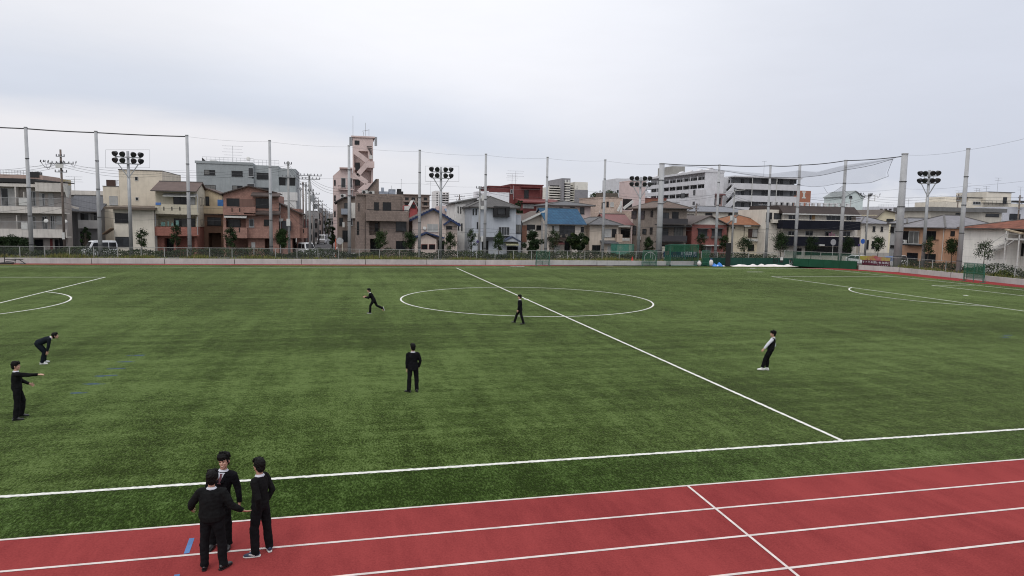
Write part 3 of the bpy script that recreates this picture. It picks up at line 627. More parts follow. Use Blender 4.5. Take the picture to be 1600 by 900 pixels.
# ------------------------------------------------------------------ buildings
M_fr_d = mat('dark_frame', (.018,.018,.019), .5, .1, 3, spec=.25)
M_fr_a = mat('aluminium_frame', (.35,.36,.37), .4, .1, 3, spec=.5)
M_fr_w = mat('white_frame', (.48,.48,.46), .6, .1, 3)
M_gl = [mat('glass_dark', (.012,.013,.015), .12, .3, .6, spec=.3), mat('glass_curtain', (.13,.13,.125), .3, .35, .8, spec=.3, kind='slats'), mat('glass_grey', (.04,.043,.047), .15, .4, .7, spec=.3), mat('glass_blind', (.34,.34,.33), .3, .2, .8, spec=.5)]
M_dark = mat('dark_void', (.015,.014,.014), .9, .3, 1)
M_steel = mat('galvanised_steel', (.30,.31,.32), .45, .12, 2, metal=.3, spec=.5)
M_ac = mat('unit_white', (.5,.5,.48), .5, .1, 3)
M_blk = mat('black_metal', (.02,.02,.021), .5, .2, 3)
RW = random.Random(5)
class B:
    def __init__(s, name, label, px0, px1, Y, cat='house', group=None, rz=0, O=None, side=None):
        if O is None:
            if rz == 0: p = at_y(px0, 350, Y)
            else: p = at_x(px0, 362, Y)          # facade in the plane x = Y, facing -x
            O = V((p.x, p.y, 0))
        s.O = V(O); s.a = rz; s.r = thing(name, label, cat, O, rz, group)
        s.W = s.x(px1); s.wm = MB(); s.n = 0
    def loc(s, P): return Matrix.Rotation(-s.a, 3, 'Z') @ (V(P)-s.O)
    def hit(s, px, py, dy=0):
        c = s.loc(CAM); d = Matrix.Rotation(-s.a, 3, 'Z') @ ray(px, py); return c + d*((dy-c.y)/d.y)
    def hitx(s, px, py, xs):
        c = s.loc(CAM); d = Matrix.Rotation(-s.a, 3, 'Z') @ ray(px, py); return c + d*((xs-c.x)/d.x)
    def x(s, px, dy=0, py=350): return s.hit(px, py, dy).x
    def z(s, px, py, dy=0): return s.hit(px, py, dy).z
    def rect(s, r, dy=0):
        a, b_, c, d = r; mx = (a+c)/2; my = (b_+(d if d is not None else 390))/2
        return s.x(a, dy, my), (0.0 if d is None else s.z(mx, d, dy)), s.x(c, dy, my), s.z(mx, b_, dy)
    # solids of the wall (one mesh)
    def box(s, r, y0, y1, m=0, dy=None):
        x0, z0, x1, z1 = s.rect(r, y0 if dy is None else dy); s.wm.box(x0, y0, z0, x1, y1, z1, m); return x0, z0, x1, z1
    def raw(s, x0, y0, z0, x1, y1, z1, m=0): s.wm.box(x0, y0, z0, x1, y1, z1, m)
    def facade(s, r, y0, y1, holes, rec=1.0, m=0):
        x0, z0, x1, z1 = s.rect(r, y0); hs = [s.rect(h, y0) for h in holes]
        xs = sorted({x0, x1}|{h[0] for h in hs}|{h[2] for h in hs}); zs = sorted({z0, z1}|{h[1] for h in hs}|{h[3] for h in hs})
        xs = [v for v in xs if x0-1e-6 <= v <= x1+1e-6]; zs = [v for v in zs if z0-1e-6 <= v <= z1+1e-6]
        for i in range(len(xs)-1):
            for j in range(len(zs)-1):
                cx, cz = (xs[i]+xs[i+1])/2, (zs[j]+zs[j+1])/2
                if any(h[0] < cx < h[2] and h[1] < cz < h[3] for h in hs): continue
                s.wm.box(xs[i], y0, zs[j], xs[i+1], y0+rec, zs[j+1], m)
        s.wm.box(x0+.01, y0+rec, z0, x1-.01, y1, z1-.01, m); return x0, z0, x1, z1
    def done(s, mats): return s.wm.build('wall', mats, s.r)
    # openings
    def win(s, r, dy=0, n=2, f=None, g=None, sill=True, hz=0):
        x0, z0, x1, z1 = s.rect(r, dy); s.winm(x0, z0, x1, z1, dy, n, f, g, sill, hz)
    def winm(s, x0, z0, x1, z1, dy, n=2, f=None, g=None, sill=True, hz=0):
        f = f or M_fr_a; t = .055; mb = MB(); a, b_ = dy-.06, dy-.004
        mb.box(x0, a, z0, x0+t, b_, z1); mb.box(x1-t, a, z0, x1, b_, z1); mb.box(x0+t, a, z1-t, x1-t, b_, z1); mb.box(x0+t, a, z0, x1-t, b_, z0+t)
        for i in range(1, n): xx = x0+(x1-x0)*i/n; mb.box(xx-.03, a+.012, z0+t, xx+.03, b_, z1-t)
        for i in range(1, hz+1): zz = z0+(z1-z0)*i/(hz+1); mb.box(x0+t, a+.016, zz-.02, x1-t, b_, zz+.02)
        if sill: mb.box(x0-.06, a-.06, z0-.07, x1+.06, b_, z0-.003)
        o = mb.build('window', f, s.r)
        p = MB()
        for i in range(n):
            gi = g if g is not None else RW.choice((0,0,2,1,1,3))
            p.box(x0+t+(x1-x0-2*t)*i/n+.001, dy-.034, z0+t, x0+t+(x1-x0-2*t)*(i+1)/n-.001, b_, z1-t, gi)
        p.build('pane', M_gl, o)
    def swin(s, r, xs, sgn=-1, n=1, f=None, g=0):
        """window on an end wall: plane local x = xs, sgn the outward side"""
        a, b_, c, d = r; p = s.hitx(a, (b_+d)/2, xs); q = s.hitx(c, (b_+d)/2, xs); m = (a+c)/2
        z1, z0 = s.hitx(m, b_, xs).z, s.hitx(m, d, xs).z; y0, y1 = sorted((p.y, q.y)); f = f or M_fr_d; t = .05; mb = MB(); X0, X1 = xs+sgn*.004, xs+sgn*.06
        mb.box(X0, y0, z0, X1, y0+t, z1); mb.box(X0, y1-t, z0, X1, y1, z1); mb.box(X0, y0+t, z0, X1, y1-t, z0+t); mb.box(X0, y0+t, z1-t, X1, y1-t, z1)
        o = mb.build('window', f, s.r); k = MB(); k.box(X0, y0+t, z0+t, xs+sgn*.035, y1-t, z1-t, g); k.build('pane', M_gl, o)
    def part(s, name, m, fn, parent=None):
        mb = MB(); fn(mb); return mb.build(name, m, parent or s.r)
    def balc(s, r, dy, back, m, kind='solid', th=.12, rail=None, slots=()):
        """parapet seen at rect r with its front in plane dy, running back to plane `back`"""
        x0, z0, x1, z1 = s.rect(r, dy); mb = MB(); fl = .16
        if kind == 'solid':
            mb.box(x0, dy, z0, x1, dy+th, z1); mb.box(x0, dy+th, z0, x0+th, back, z1); mb.box(x1-th, dy+th, z0, x1, back, z1); mb.box(x0+th, dy+th, z0, x1-th, back, z0+fl)
            o = mb.build('balcony', m, s.r)
        else:
            mb.box(x0, dy, z0, x1, back, z0+fl); o = mb.build('balcony', m, s.r); k = MB()
            k.box(x0, dy+.02, z1-.05, x1, dy+.07, z1); k.box(x0, dy+.02, z0+fl+.06, x1, dy+.07, z0+fl+.10)
            n = max(3, int((x1-x0)/.13)) if kind == 'bars' else max(2, int((x1-x0)/1.1))
            for i in range(n+1): xx = x0+.02+(x1-x0-.06)*i/n; k.box(xx, dy+.03, z0+fl, xx+.022, dy+.06, z1-.05)
            for xx in (x0, x1-.05): k.box(xx, dy+.07, z1-.05, xx+.05, back, z1)
            if kind == 'panel': k.box(x0+.05, dy+.035, z0+fl+.10, x1-.05, dy+.05, z1-.06)
            k.build('railing', rail or M_fr_a, o)
        if slots:
            for px, a, b_ in slots:
                k = MB(); xx = s.x(px, dy, a); k.box(xx-.07, dy-.012, s.z(px, b_, dy), xx+.07, dy-.002, s.z(px, a, dy)); k.build('drain_slot', M_dark, o)
        return o
    def awning(s, r, dy, out, m):
        x0, z0, x1, z1 = s.rect(r, dy-out); h = z1-z0
        def fn(mb):
            mb.prismx([(dy-out, z0), (dy-out, z0+.10), (dy, z1+.10), (dy, z1)][::-1], x0, x1)
            n = max(2, int((x1-x0)/.9))
            for i in range(n+1): xx = x0+(x1-x0-.05)*i/n; mb.bar((xx+.02, dy-out-.01, z0+.09), (xx+.02, dy-.02, z1+.13), .04)
        return s.part('awning', m, fn)
    # roofs
    def hip(s, x0, x1, y0, y1, ze, zr, m, ov=.5, th=.15, name='roof'):
        X0, X1, Y0, Y1 = x0-ov, x1+ov, y0-ov, y1+ov; w_, d_ = X1-X0, Y1-Y0; mb = MB()
        if w_ >= d_: k = d_/2*.92; a, b_ = (X0+k, (Y0+Y1)/2), (X1-k, (Y0+Y1)/2)
        else: k = w_/2*.92; a, b_ = ((X0+X1)/2, Y0+k), ((X0+X1)/2, Y1-k)
        vs = [(X0,Y0,ze-th),(X1,Y0,ze-th),(X1,Y1,ze-th),(X0,Y1,ze-th),(X0,Y0,ze),(X1,Y0,ze),(X1,Y1,ze),(X0,Y1,ze),(a[0],a[1],zr),(b_[0],b_[1],zr)]
        fs = [(3,2,1,0),(0,1,5,4),(1,2,6,5),(2,3,7,6),(3,0,4,7)]
        fs += [(4,5,9,8),(5,6,9),(6,7,8,9),(7,4,8)] if w_ >= d_ else [(4,5,8),(5,6,9,8),(6,7,9),(7,4,8,9)]
        mb.add(vs, fs)
        o = mb.build(name, m, s.r); rc = MB(); A, Bq = V((a[0],a[1],zr+.03)), V((b_[0],b_[1],zr+.03))
        if (A-Bq).length > .1: rc.bar(A, Bq, .24, .14)
        for cn, ap in (((X0,Y0),A),((X0,Y1),A if w_ >= d_ else Bq),((X1,Y0),Bq if w_ >= d_ else A),((X1,Y1),Bq)): rc.bar((cn[0],cn[1],ze+.04), ap, .2, .1)
        rc.build('ridge', M_ridge, o); s.gut(X0, X1, Y0, ze, th, o); return o
    def gut(s, X0, X1, Y0, ze, th, o):
        g = MB(); g.box(X0, Y0-.09, ze-th+.01, X1, Y0-.003, ze-.03); g.build('gutter', M_gut, o)
    def gx(s, x0, x1, y0, y1, ze, zr, m, ov=.4, th=.16, front=.5, wall=True, wm=0):
        """ridge along x, slope facing the viewer"""
        ym = y0+(y1-y0)*front; mb = MB(); k = (zr-ze)/(ym-y0); k2 = (zr-ze)/(y1-ym)
        mb.prismx([(y0-ov, ze-k*ov), (ym, zr), (y1+ov, ze-k2*ov), (y1+ov, ze-k2*ov+th), (ym, zr+th), (y0-ov, ze-k*ov+th)], x0-ov*.7, x1+ov*.7)
        if wall: s.wm.prismx([(y0+.01, ze-.05), (y1-.01, ze-.05), (ym, zr-.02)], x0+.003, x1-.003, wm)
        o = mb.build('roof', m, s.r); r = MB(); r.bar((x0-ov*.7, ym, zr+th+.02), (x1+ov*.7, ym, zr+th+.02), .26, .14); r.build('ridge', M_ridge, o); s.gut(x0-ov*.7, x1+ov*.7, y0-ov, ze-k*ov+th, th, o); return o
    def gy(s, x0, x1, y0, y1, ze, zr, m, ov=.45, th=.16, peak=.5, wall=True, wm=0, verge=None, zl=None, name='roof'):
        """ridge runs away from the viewer, gable to the front; peak = where across; zl: left eave height"""
        zl = ze if zl is None else zl; xm = x0+(x1-x0)*peak; mb = MB(); k = (zr-zl)/(xm-x0); k2 = (zr-ze)/(x1-xm)
        po = [(x0-ov, zl-k*ov), (xm, zr), (x1+ov, ze-k2*ov), (x1+ov, ze-k2*ov+th), (xm, zr+th), (x0-ov, zl-k*ov+th)]
        mb.prism(po, y0-ov, y1+ov*.5)
        if wall: s.wm.prism([(x0+.005, min(zl, ze)-.3), (x1-.005, min(zl, ze)-.3), (x1-.005, ze-.01), (xm, zr-.01), (x0+.005, zl-.01)], y0+.002, y1, wm)
        o = mb.build(name, m, s.r)
        if verge is not None:
            vb = MB(); n = 9
            for A, Q in (((x0-ov, zl-k*ov), (xm, zr)), ((xm, zr), (x1+ov, ze-k2*ov))):
                a, q = V((A[0], y0-ov-.06, A[1]+.06)), V((Q[0], y0-ov-.06, Q[1]+.06)); vb.bar(a, q, .12, .26)
                for i in range(n): c = a.lerp(q, (i+.5)/n); vb.box(c.x-.13, c.y-.1, c.z+.06, c.x+.13, c.y+.5, c.z+.2)
            vb.build('verge_tiles', verge, o)
        return o
    def flat(s, x0, x1, y0, y1, z, m, h=.25, ov=.08): return s.part('parapet', m, lambda b_: (b_.box(x0-ov, y0-ov, z, x1+ov, y0+.16, z+h), b_.box(x0-ov, y1-.16, z, x1+ov, y1+ov, z+h), b_.box(x0-ov, y0+.16, z, x0+.16, y1-.16, z+h), b_.box(x1-.16, y0+.16, z, x1+ov, y1-.16, z+h)))
    def rail(s, r, dy, m=None, n=None, back=None):
        x0, z0, x1, z1 = s.rect(r, dy)
        def fn(k):
            nn = n or max(2, int((x1-x0)/1.2))
            for zz in (z1-.05, (z0+z1)/2): k.box(x0, dy, zz, x1, dy+.045, zz+.045)
            for i in range(nn+1): xx = x0+(x1-x0-.04)*i/nn; k.box(xx, dy+.003, z0, xx+.04, dy+.042, z1-.05)
        return s.part('roof_railing', m or M_fr_a, fn)
    def aerial(s, px, pyt, pyb, dy, w_=1.6, arms=3):
        p, q = s.hit(px, pyb, dy), s.hit(px, pyt, dy)
        def fn(k):
            k.bar(p, (p.x, dy, q.z), .05); H = q.z-p.z
            for i in range(arms):
                zz = q.z-.05-i*H*.18; ww = w_*(1-.15*(i % 2)); k.bar((p.x-ww/2, dy, zz), (p.x+ww/2, dy, zz+.04), .035)
                for j in range(7): xx = p.x-ww/2+ww*j/6; k.bar((xx, dy-.25, zz+.03), (xx, dy+.25, zz+.03), .02)
        return s.part('aerial', M_steel, fn)
    def dish(s, px, py, dy, r=.3):
        p = s.hit(px, py, dy); k = MB(); rot = Matrix.Rotation(radians(70), 3, 'X') @ Matrix.Rotation(.2, 3, 'Y')
        k.ball(p, (r, r, .06), 14, 6, rot); k.bar(p, p+V((0,.35,-.1)), .05); return k.build('satellite_dish', M_ac, s.r)
    def ac(s, px, py, dy, label=None):
        p = s.hit(px, py, dy)
        def fn(k): k.box(p.x-.42, dy, p.z-.3, p.x+.42, dy+.3, p.z+.3)
        o = s.part('air_conditioner', M_ac, fn); k = MB(); k.tube([(p.x-.12, dy-.012, p.z), (p.x-.12, dy-.002, p.z)], .24, 14); k.build('fan_grille', M_blk, o); return o
    def pipe(s, px, py0, py1, dy, m=None):
        p, q = s.hit(px, py0, dy), s.hit(px, py1, dy); k = MB(); k.tube([(p.x, dy-.05, q.z), (p.x, dy-.05, p.z)], .04, 6); return k.build('downpipe', m or M_fr_a, s.r)
M_ridge = mat('ridge_tile', (.10,.095,.09), .8, .2, 2)
M_gut = mat('gutter', (.09,.08,.075), .5, .2, 2)
K = 1.13
def wm(name, r, g, b, **k):
    a = dict(rough=.85, var=.10, sc=.8, stain=.42); a.update(k); kk = a.pop('k', K); kk *= .87 if max(r, g, b) > 195 else 1.0
    c = lin(r, g, b, kk); l_ = .3*c[0]+.59*c[1]+.11*c[2]; return mat(name, tuple(l_+(x-l_)*.80 for x in c), **a)

# --- far left block of flats
b = B('apartment_block', 'beige three-storey flats with long stained balconies at the far left', -45, 104, 89.6, 'flats')
m1 = wm('flats_beige_shaded', 152,144,138); m2 = wm('flats_band', 186,180,172, stain=.6); m3 = wm('flats_dim', 96,90,86)  # beige wall colour darkened to carry the shade of the balcony recesses
x0, z0, x1, z1 = b.box((-45,287,104,None), 0, 1.9)
b.done(m1)
zf = b.z(60, 287)
b.part('roof_fascia', m2, lambda k: (k.box(b.x(58,-1.2), -1.3, b.z(60,299,-1.3), b.W+.4, -.003, b.z(60,285,-1.3)), k.box(-.3, -1.0, b.z(0,291,-1), b.x(57,-1.2), -.003, b.z(0,286,-1))))
b.part('roof_edge', M_blk, lambda k: (k.box(-.4, -1.1, b.z(20,285,-1), b.x(60,-1), 9, b.z(20,278.5,-1)), k.box(b.x(60,-1)+.01, -1.35, b.z(80,285,-1.3), b.W+.45, 2.1, b.z(80,283.5,-1.3))))
b.part('roof_house', wm('flats_roofhouse',160,135,122), lambda k: k.box(0, 3, b.z(30,286,3), b.x(70,3), 9, b.z(30,273,3)))
b.rail((0,266,64,274), 3.2, M_fr_a, 14); b.part('roof_screen', M_blk, lambda k: k.box(b.x(48,3), 2.9, b.z(55,277,3), b.x(65,3), 4, b.z(55,268.5,3)))
b.balc((-45,308.5,103,333), -1.3, -.004, m2, 'bars', rail=wm('flats_rail',150,150,150))
b.balc((-45,345.5,106,371), -1.3, -.004, m2, 'bars', rail=wm('flats_rail',150,150,150))
b.part('balcony_band', m2, lambda k: (k.box(-.2, -1.42, b.z(60,333,-1.3)-.02, b.W+.25, -1.302, b.z(60,323,-1.3)), k.box(-.2, -1.42, b.z(60,371,-1.3)-.02, b.W+.45, -1.302, b.z(60,358,-1.3))))
for p, t_ in ((26,292),(39,300),(-20,292),(26,336),(-20,336)): b.part('partition', m2, lambda k: k.box(b.x(p,-1), -1.1, b.z(p,t_+30,-1), b.x(p,-1)+.12, -.006, b.z(p,t_,-1)))
b.part('white_screen', M_fr_w, lambda k: (k.box(b.x(33,-1.45), -1.46, b.z(38,358.5,-1.4), b.x(43,-1.45), -1.43, b.z(38,347.5,-1.4)), k.box(b.x(31,-1.45), -1.46, b.z(38,321,-1.4), b.x(44,-1.45), -1.43, b.z(38,309.5,-1.4))))
for r_ in ((47,299,56,322),(62,302,70,322),(76,302,84,322),(47,338,56,358),(79,337,86,358),(2,294,24,322),(66,338,74,358)): b.win(r_, 0, 2, M_fr_a, None, False)
b.win((88,338,100,350), 0, 2, M_fr_a, 3)
for r_ in ((54,374,68,400),(86,374,92,400),(93,373,101,398)): b.win(r_, 0, 1, M_fr_d, 0, False)
b.part('door', mat('red_door',(.12,.03,.03)), lambda k: k.box(b.x(77), -.05, 0, b.x(81), -.003, b.z(79,373)))
b.dish(72,345,-1.6,.27); b.dish(102,346,-1.6,.25)
# --- grey tiled house behind the van
b = B('grey_house', 'dim grey house with a dark tiled slope beside the wooden utility pole', 106, 160, 96)
m1 = wm('greyhouse_wall', 108,108,110)
b.box((106,330,160,None), 0, 9); b.box((122,330,158,None), -1.2, -.004)
b.gx(0, b.W, -1.2, 9, b.z(130,330,-1.2), b.z(130,307,4), mat('slate_tile',(.085,.088,.10),.7,.15,2,kind='rooftile'), .4)
b.done(m1)
b.balc((122,344,156,357), -2.1, -1.204, wm('greyhouse_balc',150,148,146)); b.win((126,333,138,344), -1.2, 2, M_fr_d); b.win((142,333,152,344), -1.2, 2, M_fr_d)
b.win((126,362,140,384), -1.2, 2, M_fr_d, 0, False)
b.part('eave_board', wm('flats_band',186,180,172), lambda k: k.bar((-.6, -1.4, b.z(106,318,-1.4)), (b.x(124,-1.4), -1.4, b.z(124,326,-1.4)), .12, .3))
b = B('white_flat_house', 'pale flat-roofed house with a deep white fascia behind the grey tiled house', 98, 166, 108)
b.box((98,306,166,None), 0, 9); b.done(wm('palehouse', 168,168,166)); b.part('roof_fascia', wm('flats_band',186,180,172), lambda k: k.box(-.5, -.7, b.z(130,305), b.W+.4, 9.4, b.z(130,298)))
b.win((128,310,138,318), 0, 2); b.win((146,310,156,318), 0, 2); b.aerial(104,280,298,3,2.2); b.aerial(117,276,298,4,2.4)
b.part('roof_shed', mat('yellow_sheet',(.28,.23,.12)), lambda k: k.box(b.x(76,2), 2, b.z(90,298,2), b.x(99,2), 6, b.z(90,279.5,2)))
# --- cream block
b = B('cream_block', 'tall plain cream building with tiny square windows behind a low brown-eaved annex', 162, 256, 97, 'building')
m1 = wm('cream_wall', 205,193,172, stain=.3)
b.box((187.5,266.5,255,None), 0, 12); b.raw(0, .2, 0, b.x(187.4), 11, b.z(175,291.5)); b.done(m1)
X0, X1 = b.x(188), b.x(255)
b.part('roof_edge', M_gut, lambda k: (k.box(X0-.05, -.06, b.z(220,266.5), X1+.05, 12, b.z(220,265.3)), k.box(-.05, .15, b.z(175,291.5), X0-.06, 11, b.z(175,290.5))))
b.part('roof_screen', mat('rust_screen',(.06,.035,.028)), lambda k: k.box(b.x(167.5), .25, b.z(175,290.4), b.x(182), .4, b.z(175,281)))
b.rail((182,281.5,188,291), .25, M_fr_d, 3)
for r_ in ((210.5,276,216,282.5),(211.5,308,216.5,313.5)): b.win(r_, 0, 1, M_fr_w, 0, False)
b.win((171,306.5,184,320), .2, 2, M_fr_a, 3)
m2 = wm('cream_annex', 200,192,175, stain=.3)
b.wm = MB(); yA = -8.5
x0, z0, x1, z1 = b.box((178,327,241,None), yA, -.6); b.wm.build('annex', m2, b.r)
b.part('annex_eave', mat('brown_eave',(.11,.085,.065)), lambda k: k.prismx([(yA-.9, z1-.05), (-.5, z1+.35), (-.5, z1+.6), (yA-.9, z1+.25)], x0-.9, x1+.35))
b.win((179.5,333,201,347.5), yA, 2, M_fr_d, 0); b.win((180.5,370,202,385), yA, 2, M_fr_d, 2)
b.pipe(242.5,330,396,yA+.4)
b.part('shed_roof', mat('timber',(.12,.08,.05)), lambda k: k.bar((b.x(163,yA), yA-.3, b.z(163,366,yA)), (b.x(177,yA), yA-.3, b.z(177,357,yA)), 2.0, .12))
# --- brick and cream three-storey house
b = B('brick_and_cream_house', 'narrow house with brown roof, cream upper storeys and brick lower balcony', 243.5, 308, 90)
mc = wm('house_cream', 176,168,146); mb_ = wm('house_brick', 150,92,76, kind='brick', size=1.4)
mc0 = mc
x0, z0, x1, z1 = b.facade((243.5,299,308,354), 0, 7.5, [(246,338,306,354)], 1.2)
zr = b.z(275,286,4.2); b.gx(0, b.W, -.9, 7.5, z1, zr, mat('brown_roof',(.085,.058,.05),.8,.2,1.2,kind='siding'), .35, front=.52)
b.done(mc)
b.wm = MB(); b.facade((243.5,354,308,None), 0, 7.5, [(246,354,306,366),(257,372,272,398),(276,370,304,398)], 1.4); b.wm.build('lower_wall', mb_, b.r)
b.balc((242,319.5,310,335), -1.2, -.004, mc, slots=[(256,323,329),(268.5,323,329),(281,323,329)])
b.balc((242,354.5,310,368.5), -1.2, -.004, mb_, slots=[(281.5,355,362)])
b.awning((254,303,306,307.5), -.1, .9, mat('awning_sheet',(.42,.42,.40),.5,.1,2))
b.win((271,308,305,320), 0, 3, M_fr_d); b.win((272,341.5,295,354), 1.2, 2, M_fr_d); b.win((296,341.5,305,354), 1.2, 1, M_fr_d, 2)
for yq, h in ((322,-1.25),(357,-1.25)): b.pipe(308.5,yq-18,yq+10,-1.24)
b.part('blue_bedding', mat('blue_cloth',(.08,.17,.42)), lambda k: k.box(b.x(244,-1.25), -1.26, b.z(250,320.5,-1.25), b.x(252,-1.25), -1.06, b.z(250,316.5,-1.25)))
for p, w_, t_ in ((252,6,347),(268,3,348),(275,5,344),(262,2,346)): b.part('laundry', mat('cloth_mix',(.12,.22,.2),.9,.6,5), lambda k: k.box(b.x(p,-.6), -.7, b.z(p,353,-.6), b.x(p+w_,-.6), -.66, b.z(p,t_,-.6)))
for r_ in ((311.5,308,314.5,321),(316,309,319,321),(313,343,317,352)): b.swin(r_, b.W, 1)
b.win((258,373,271,397), 1.4, 2, M_fr_d, 0, False)
# --- cream and brown house
b = B('cream_and_brown_house', 'set-back house with cream top, brown lower half and garage opening', 320, 350, 95)
mcu = wm('house_cream2', 196,176,140); mbr = wm('house_brown', 112,82,62)
b.box((318,302,347,334), 1.2, 9); zE, zP = b.z(345,304,1.2), b.z(326,295,1.2); b.gy(b.x(311,1.2), b.x(347,1.2), 1.2, 9, zE, zP, mat('brown_roof2',(.075,.055,.048),.8,.2,1.2), .3, peak=.35)
b.done(mcu); b.wm = MB(); b.facade((319,334,350,None), 0, 9, [(326,364,346,399)], 2.5); b.wm.build('lower_wall', mbr, b.r)
b.balc((318,322,351,334), -.4, 1.19, mcu); b.win((319,307,327,321), 1.2, 1, M_fr_d, 2); b.win((324,339.5,345.5,352), 0, 2, M_fr_d)
b.part('blue_sheet', mat('blue_tarp',(.05,.16,.42),.5,.15,2), lambda k: k.box(b.x(340), .3, b.z(345,322), b.x(349), .38, b.z(345,312)))
# --- grey-green flats behind
b = B('grey_green_flats', 'tall grey-green block of flats with a railed roof behind the brown house', 308, 462, 113, 'flats')
m1 = wm('greygreen', 134,141,143, stain=.3); m2 = wm('greygreen_dim', 108,114,115)
b.facade((308,253.5,397,None), 0, 12, [(402-9,270,397,279)], 1.2); zt = b.z(350,253.5)
b.raw(b.x(397)+.01, .5, 0, b.x(436), 12, b.z(415,258.5,.5)); b.raw(b.x(436)+.01, 1.5, 0, b.W, 12, b.z(450,263.5,1.5)); b.done(m1)
b.part('parapet', m1, lambda k: k.box(-.1, -.12, zt-.3, b.x(397), -.003, zt+.12))
b.rail((316,246,396,254), 1, M_fr_a, 12); b.rail((397,250,436,259), 1.2, M_fr_a, 6)
b.part('stair_prow', M_blk, lambda k: k.prism([(b.x(317), zt), (b.x(324), zt), (b.x(317), b.z(317,246))], .6, 1.4))
for r_ in ((319,265.5,336,273),(362,267,379,275),(320,289,337,300),(363,290,379,297)): b.win(r_, 0, 2, M_fr_d)
b.win((401,270,421,279.5), .5, 3, M_fr_d, 0); b.win((401,293,420,300), .5, 2, M_fr_d, 0); b.win((388,262,396,276), 0, 1, M_fr_a, 2); b.win((386,287,398,292), 0, 1, M_fr_a, 2)
b.balc((435,290,462,302), .6, 1.49, m1); b.balc((435,264,462,277), .6, 1.49, m1)
b.win((437,278,446,290), 1.5, 1, M_fr_d, 0, False); b.win((450,278,461,290), 1.5, 1, M_fr_d, 0, False); b.win((436,303,461,312), 1.5, 2, M_fr_d, 0, False)
b.aerial(364,228,254,3,3.4,4); b.dish(388,248,1,.36)
b.part('tank', mat('tank_white',(.5,.5,.48)), lambda k: k.box(b.x(330,3), 3, zt, b.x(340,3), 5, zt+.5))
b.part('lower_terrace', wm('terrace_white',190,190,188), lambda k: (k.box(b.x(428,-2), -2, b.z(440,313,-2), b.x(465,-2), .4, b.z(440,300,-2)), k.box(b.x(432,-2)+.2, -1.9, 0, b.x(463,-2), .3, b.z(440,313.2,-2))))
# --- salmon-brown house
b = B('salmon_brown_house', 'wide salmon-brown house with stepped roofs, carport and long balconies', 349, 437, 89.5)
ms = wm('salmon', 146,106,92, kind='tilewall', size=.7, stain=.3); mr = mat('roof_dkbrown',(.06,.045,.04),.8,.2,1.2)
x0, z0, x1, z1 = b.facade((349,324,435.5,372), 0, 9, [(353,341,384,356)], 1.1)
ze = b.z(352,303); b.raw(0, .6, z1, b.x(412), 9, ze-.05); b.raw(b.x(396), -.004, z1, b.x(436), 9, b.z(415,304.5))
b.gy(0, b.x(428), .6, 9, b.z(428,301,.6), b.z(390,291.5,.6), mr, .45, peak=.5, zl=ze)
b.raw(b.x(386), .9, 0, b.x(412), 9, z0, 0); b.raw(0.02, 4.5, 0, b.x(386), 9, z0); b.raw(b.x(412), 3.5, 0, b.x(435), 9, z0); b.raw(0, 0, 0, .3, .35, z0); b.raw(b.x(424.5), 0.5, 0, b.x(435), 3.4, z0)
b.done(ms)
b.part('lower_roof', mr, lambda k: (k.prismx([(-.9, b.z(415,335.5,-.9)), (-.003, b.z(415,332,-.5)), (-.003, b.z(415,329)), (-.9, b.z(415,333.5,-.9))][::-1], b.x(383), b.x(439)), k.prismx([(-.9, b.z(415,307.5,-.9)), (.4, b.z(415,303.5,0)), (.4, b.z(415,300.5)), (-.9, b.z(415,305.5,-.9))][::-1], b.x(394), b.x(438.5))))
b.balc((348.5,323,399,336), -.9, -.004, ms, slots=[(362.5,325,331),(374.5,325,331)]); b.balc((348.5,355.5,386,372), -.9, -.004, ms, slots=[(374,356,363)])
b.part('balcony_screen', wm('screen_brown',110,80,70), lambda k: k.box(b.x(375,-.5), -.55, b.z(385,323,-.5), b.x(397,-.5), -.5, b.z(385,311,-.5)))
b.awning((350,334,385,340.5), 0, 1.0, mat('awning_sheet',(.42,.42,.40),.5,.1,2))
b.win((354,310,374.5,323), .6, 2, M_fr_d); b.win((399.5,310,421,324.5), -.004, 3, M_fr_d); b.win((389,342,397,354.5), 0, 1, M_fr_a, 2); b.win((412.5,343,420.5,352), 0, 1, M_fr_d, 0)
b.win((355,343,376,355), 1.1, 2, M_fr_d, 2); b.part('white_board', M_fr_w, lambda k: k.box(b.x(391), .86, b.z(395,387,.9), b.x(397), .89, b.z(395,378.5,.9)))
b.pipe(437.5,320,396,.3)
b = B('salmon_annex', 'salmon-brown annex with a single sloping roof right of the carport house', 437.5, 469, 90.5)
b.box((437.5,326,468,372), 0, 8); zl_, zr_ = b.z(438,318), b.z(468,334)
b.wm.prism([(0, zr_-.2), (b.W, zr_-.2), (b.W, zr_-.05), (0, zl_)], .01, 8); b.raw(0, .3, 0, b.x(456), 8, b.z(450,372)); b.raw(b.x(462.5), 1.5, 0, b.W, 8, b.z(450,372)); b.done(ms)
b.part('roof', mr, lambda k: k.bar((-.2, 4, zl_+.1), (b.W+.4, 4, zr_-.1), 9, .16, up=(0,0,1)))
b.balc((468,356,479.5,372), .6, 3, ms, slots=[(474,358,364)]); b.part('bay_box', mat('bay_dark',(.035,.035,.04)), lambda k: k.box(b.x(441), -.7, b.z(448,360), b.x(455), -.003, b.z(448,345)))
b.awning((433,342.5,442,346), 0, .7, mat('awning_sheet',(.42,.42,.40),.5,.1,2))
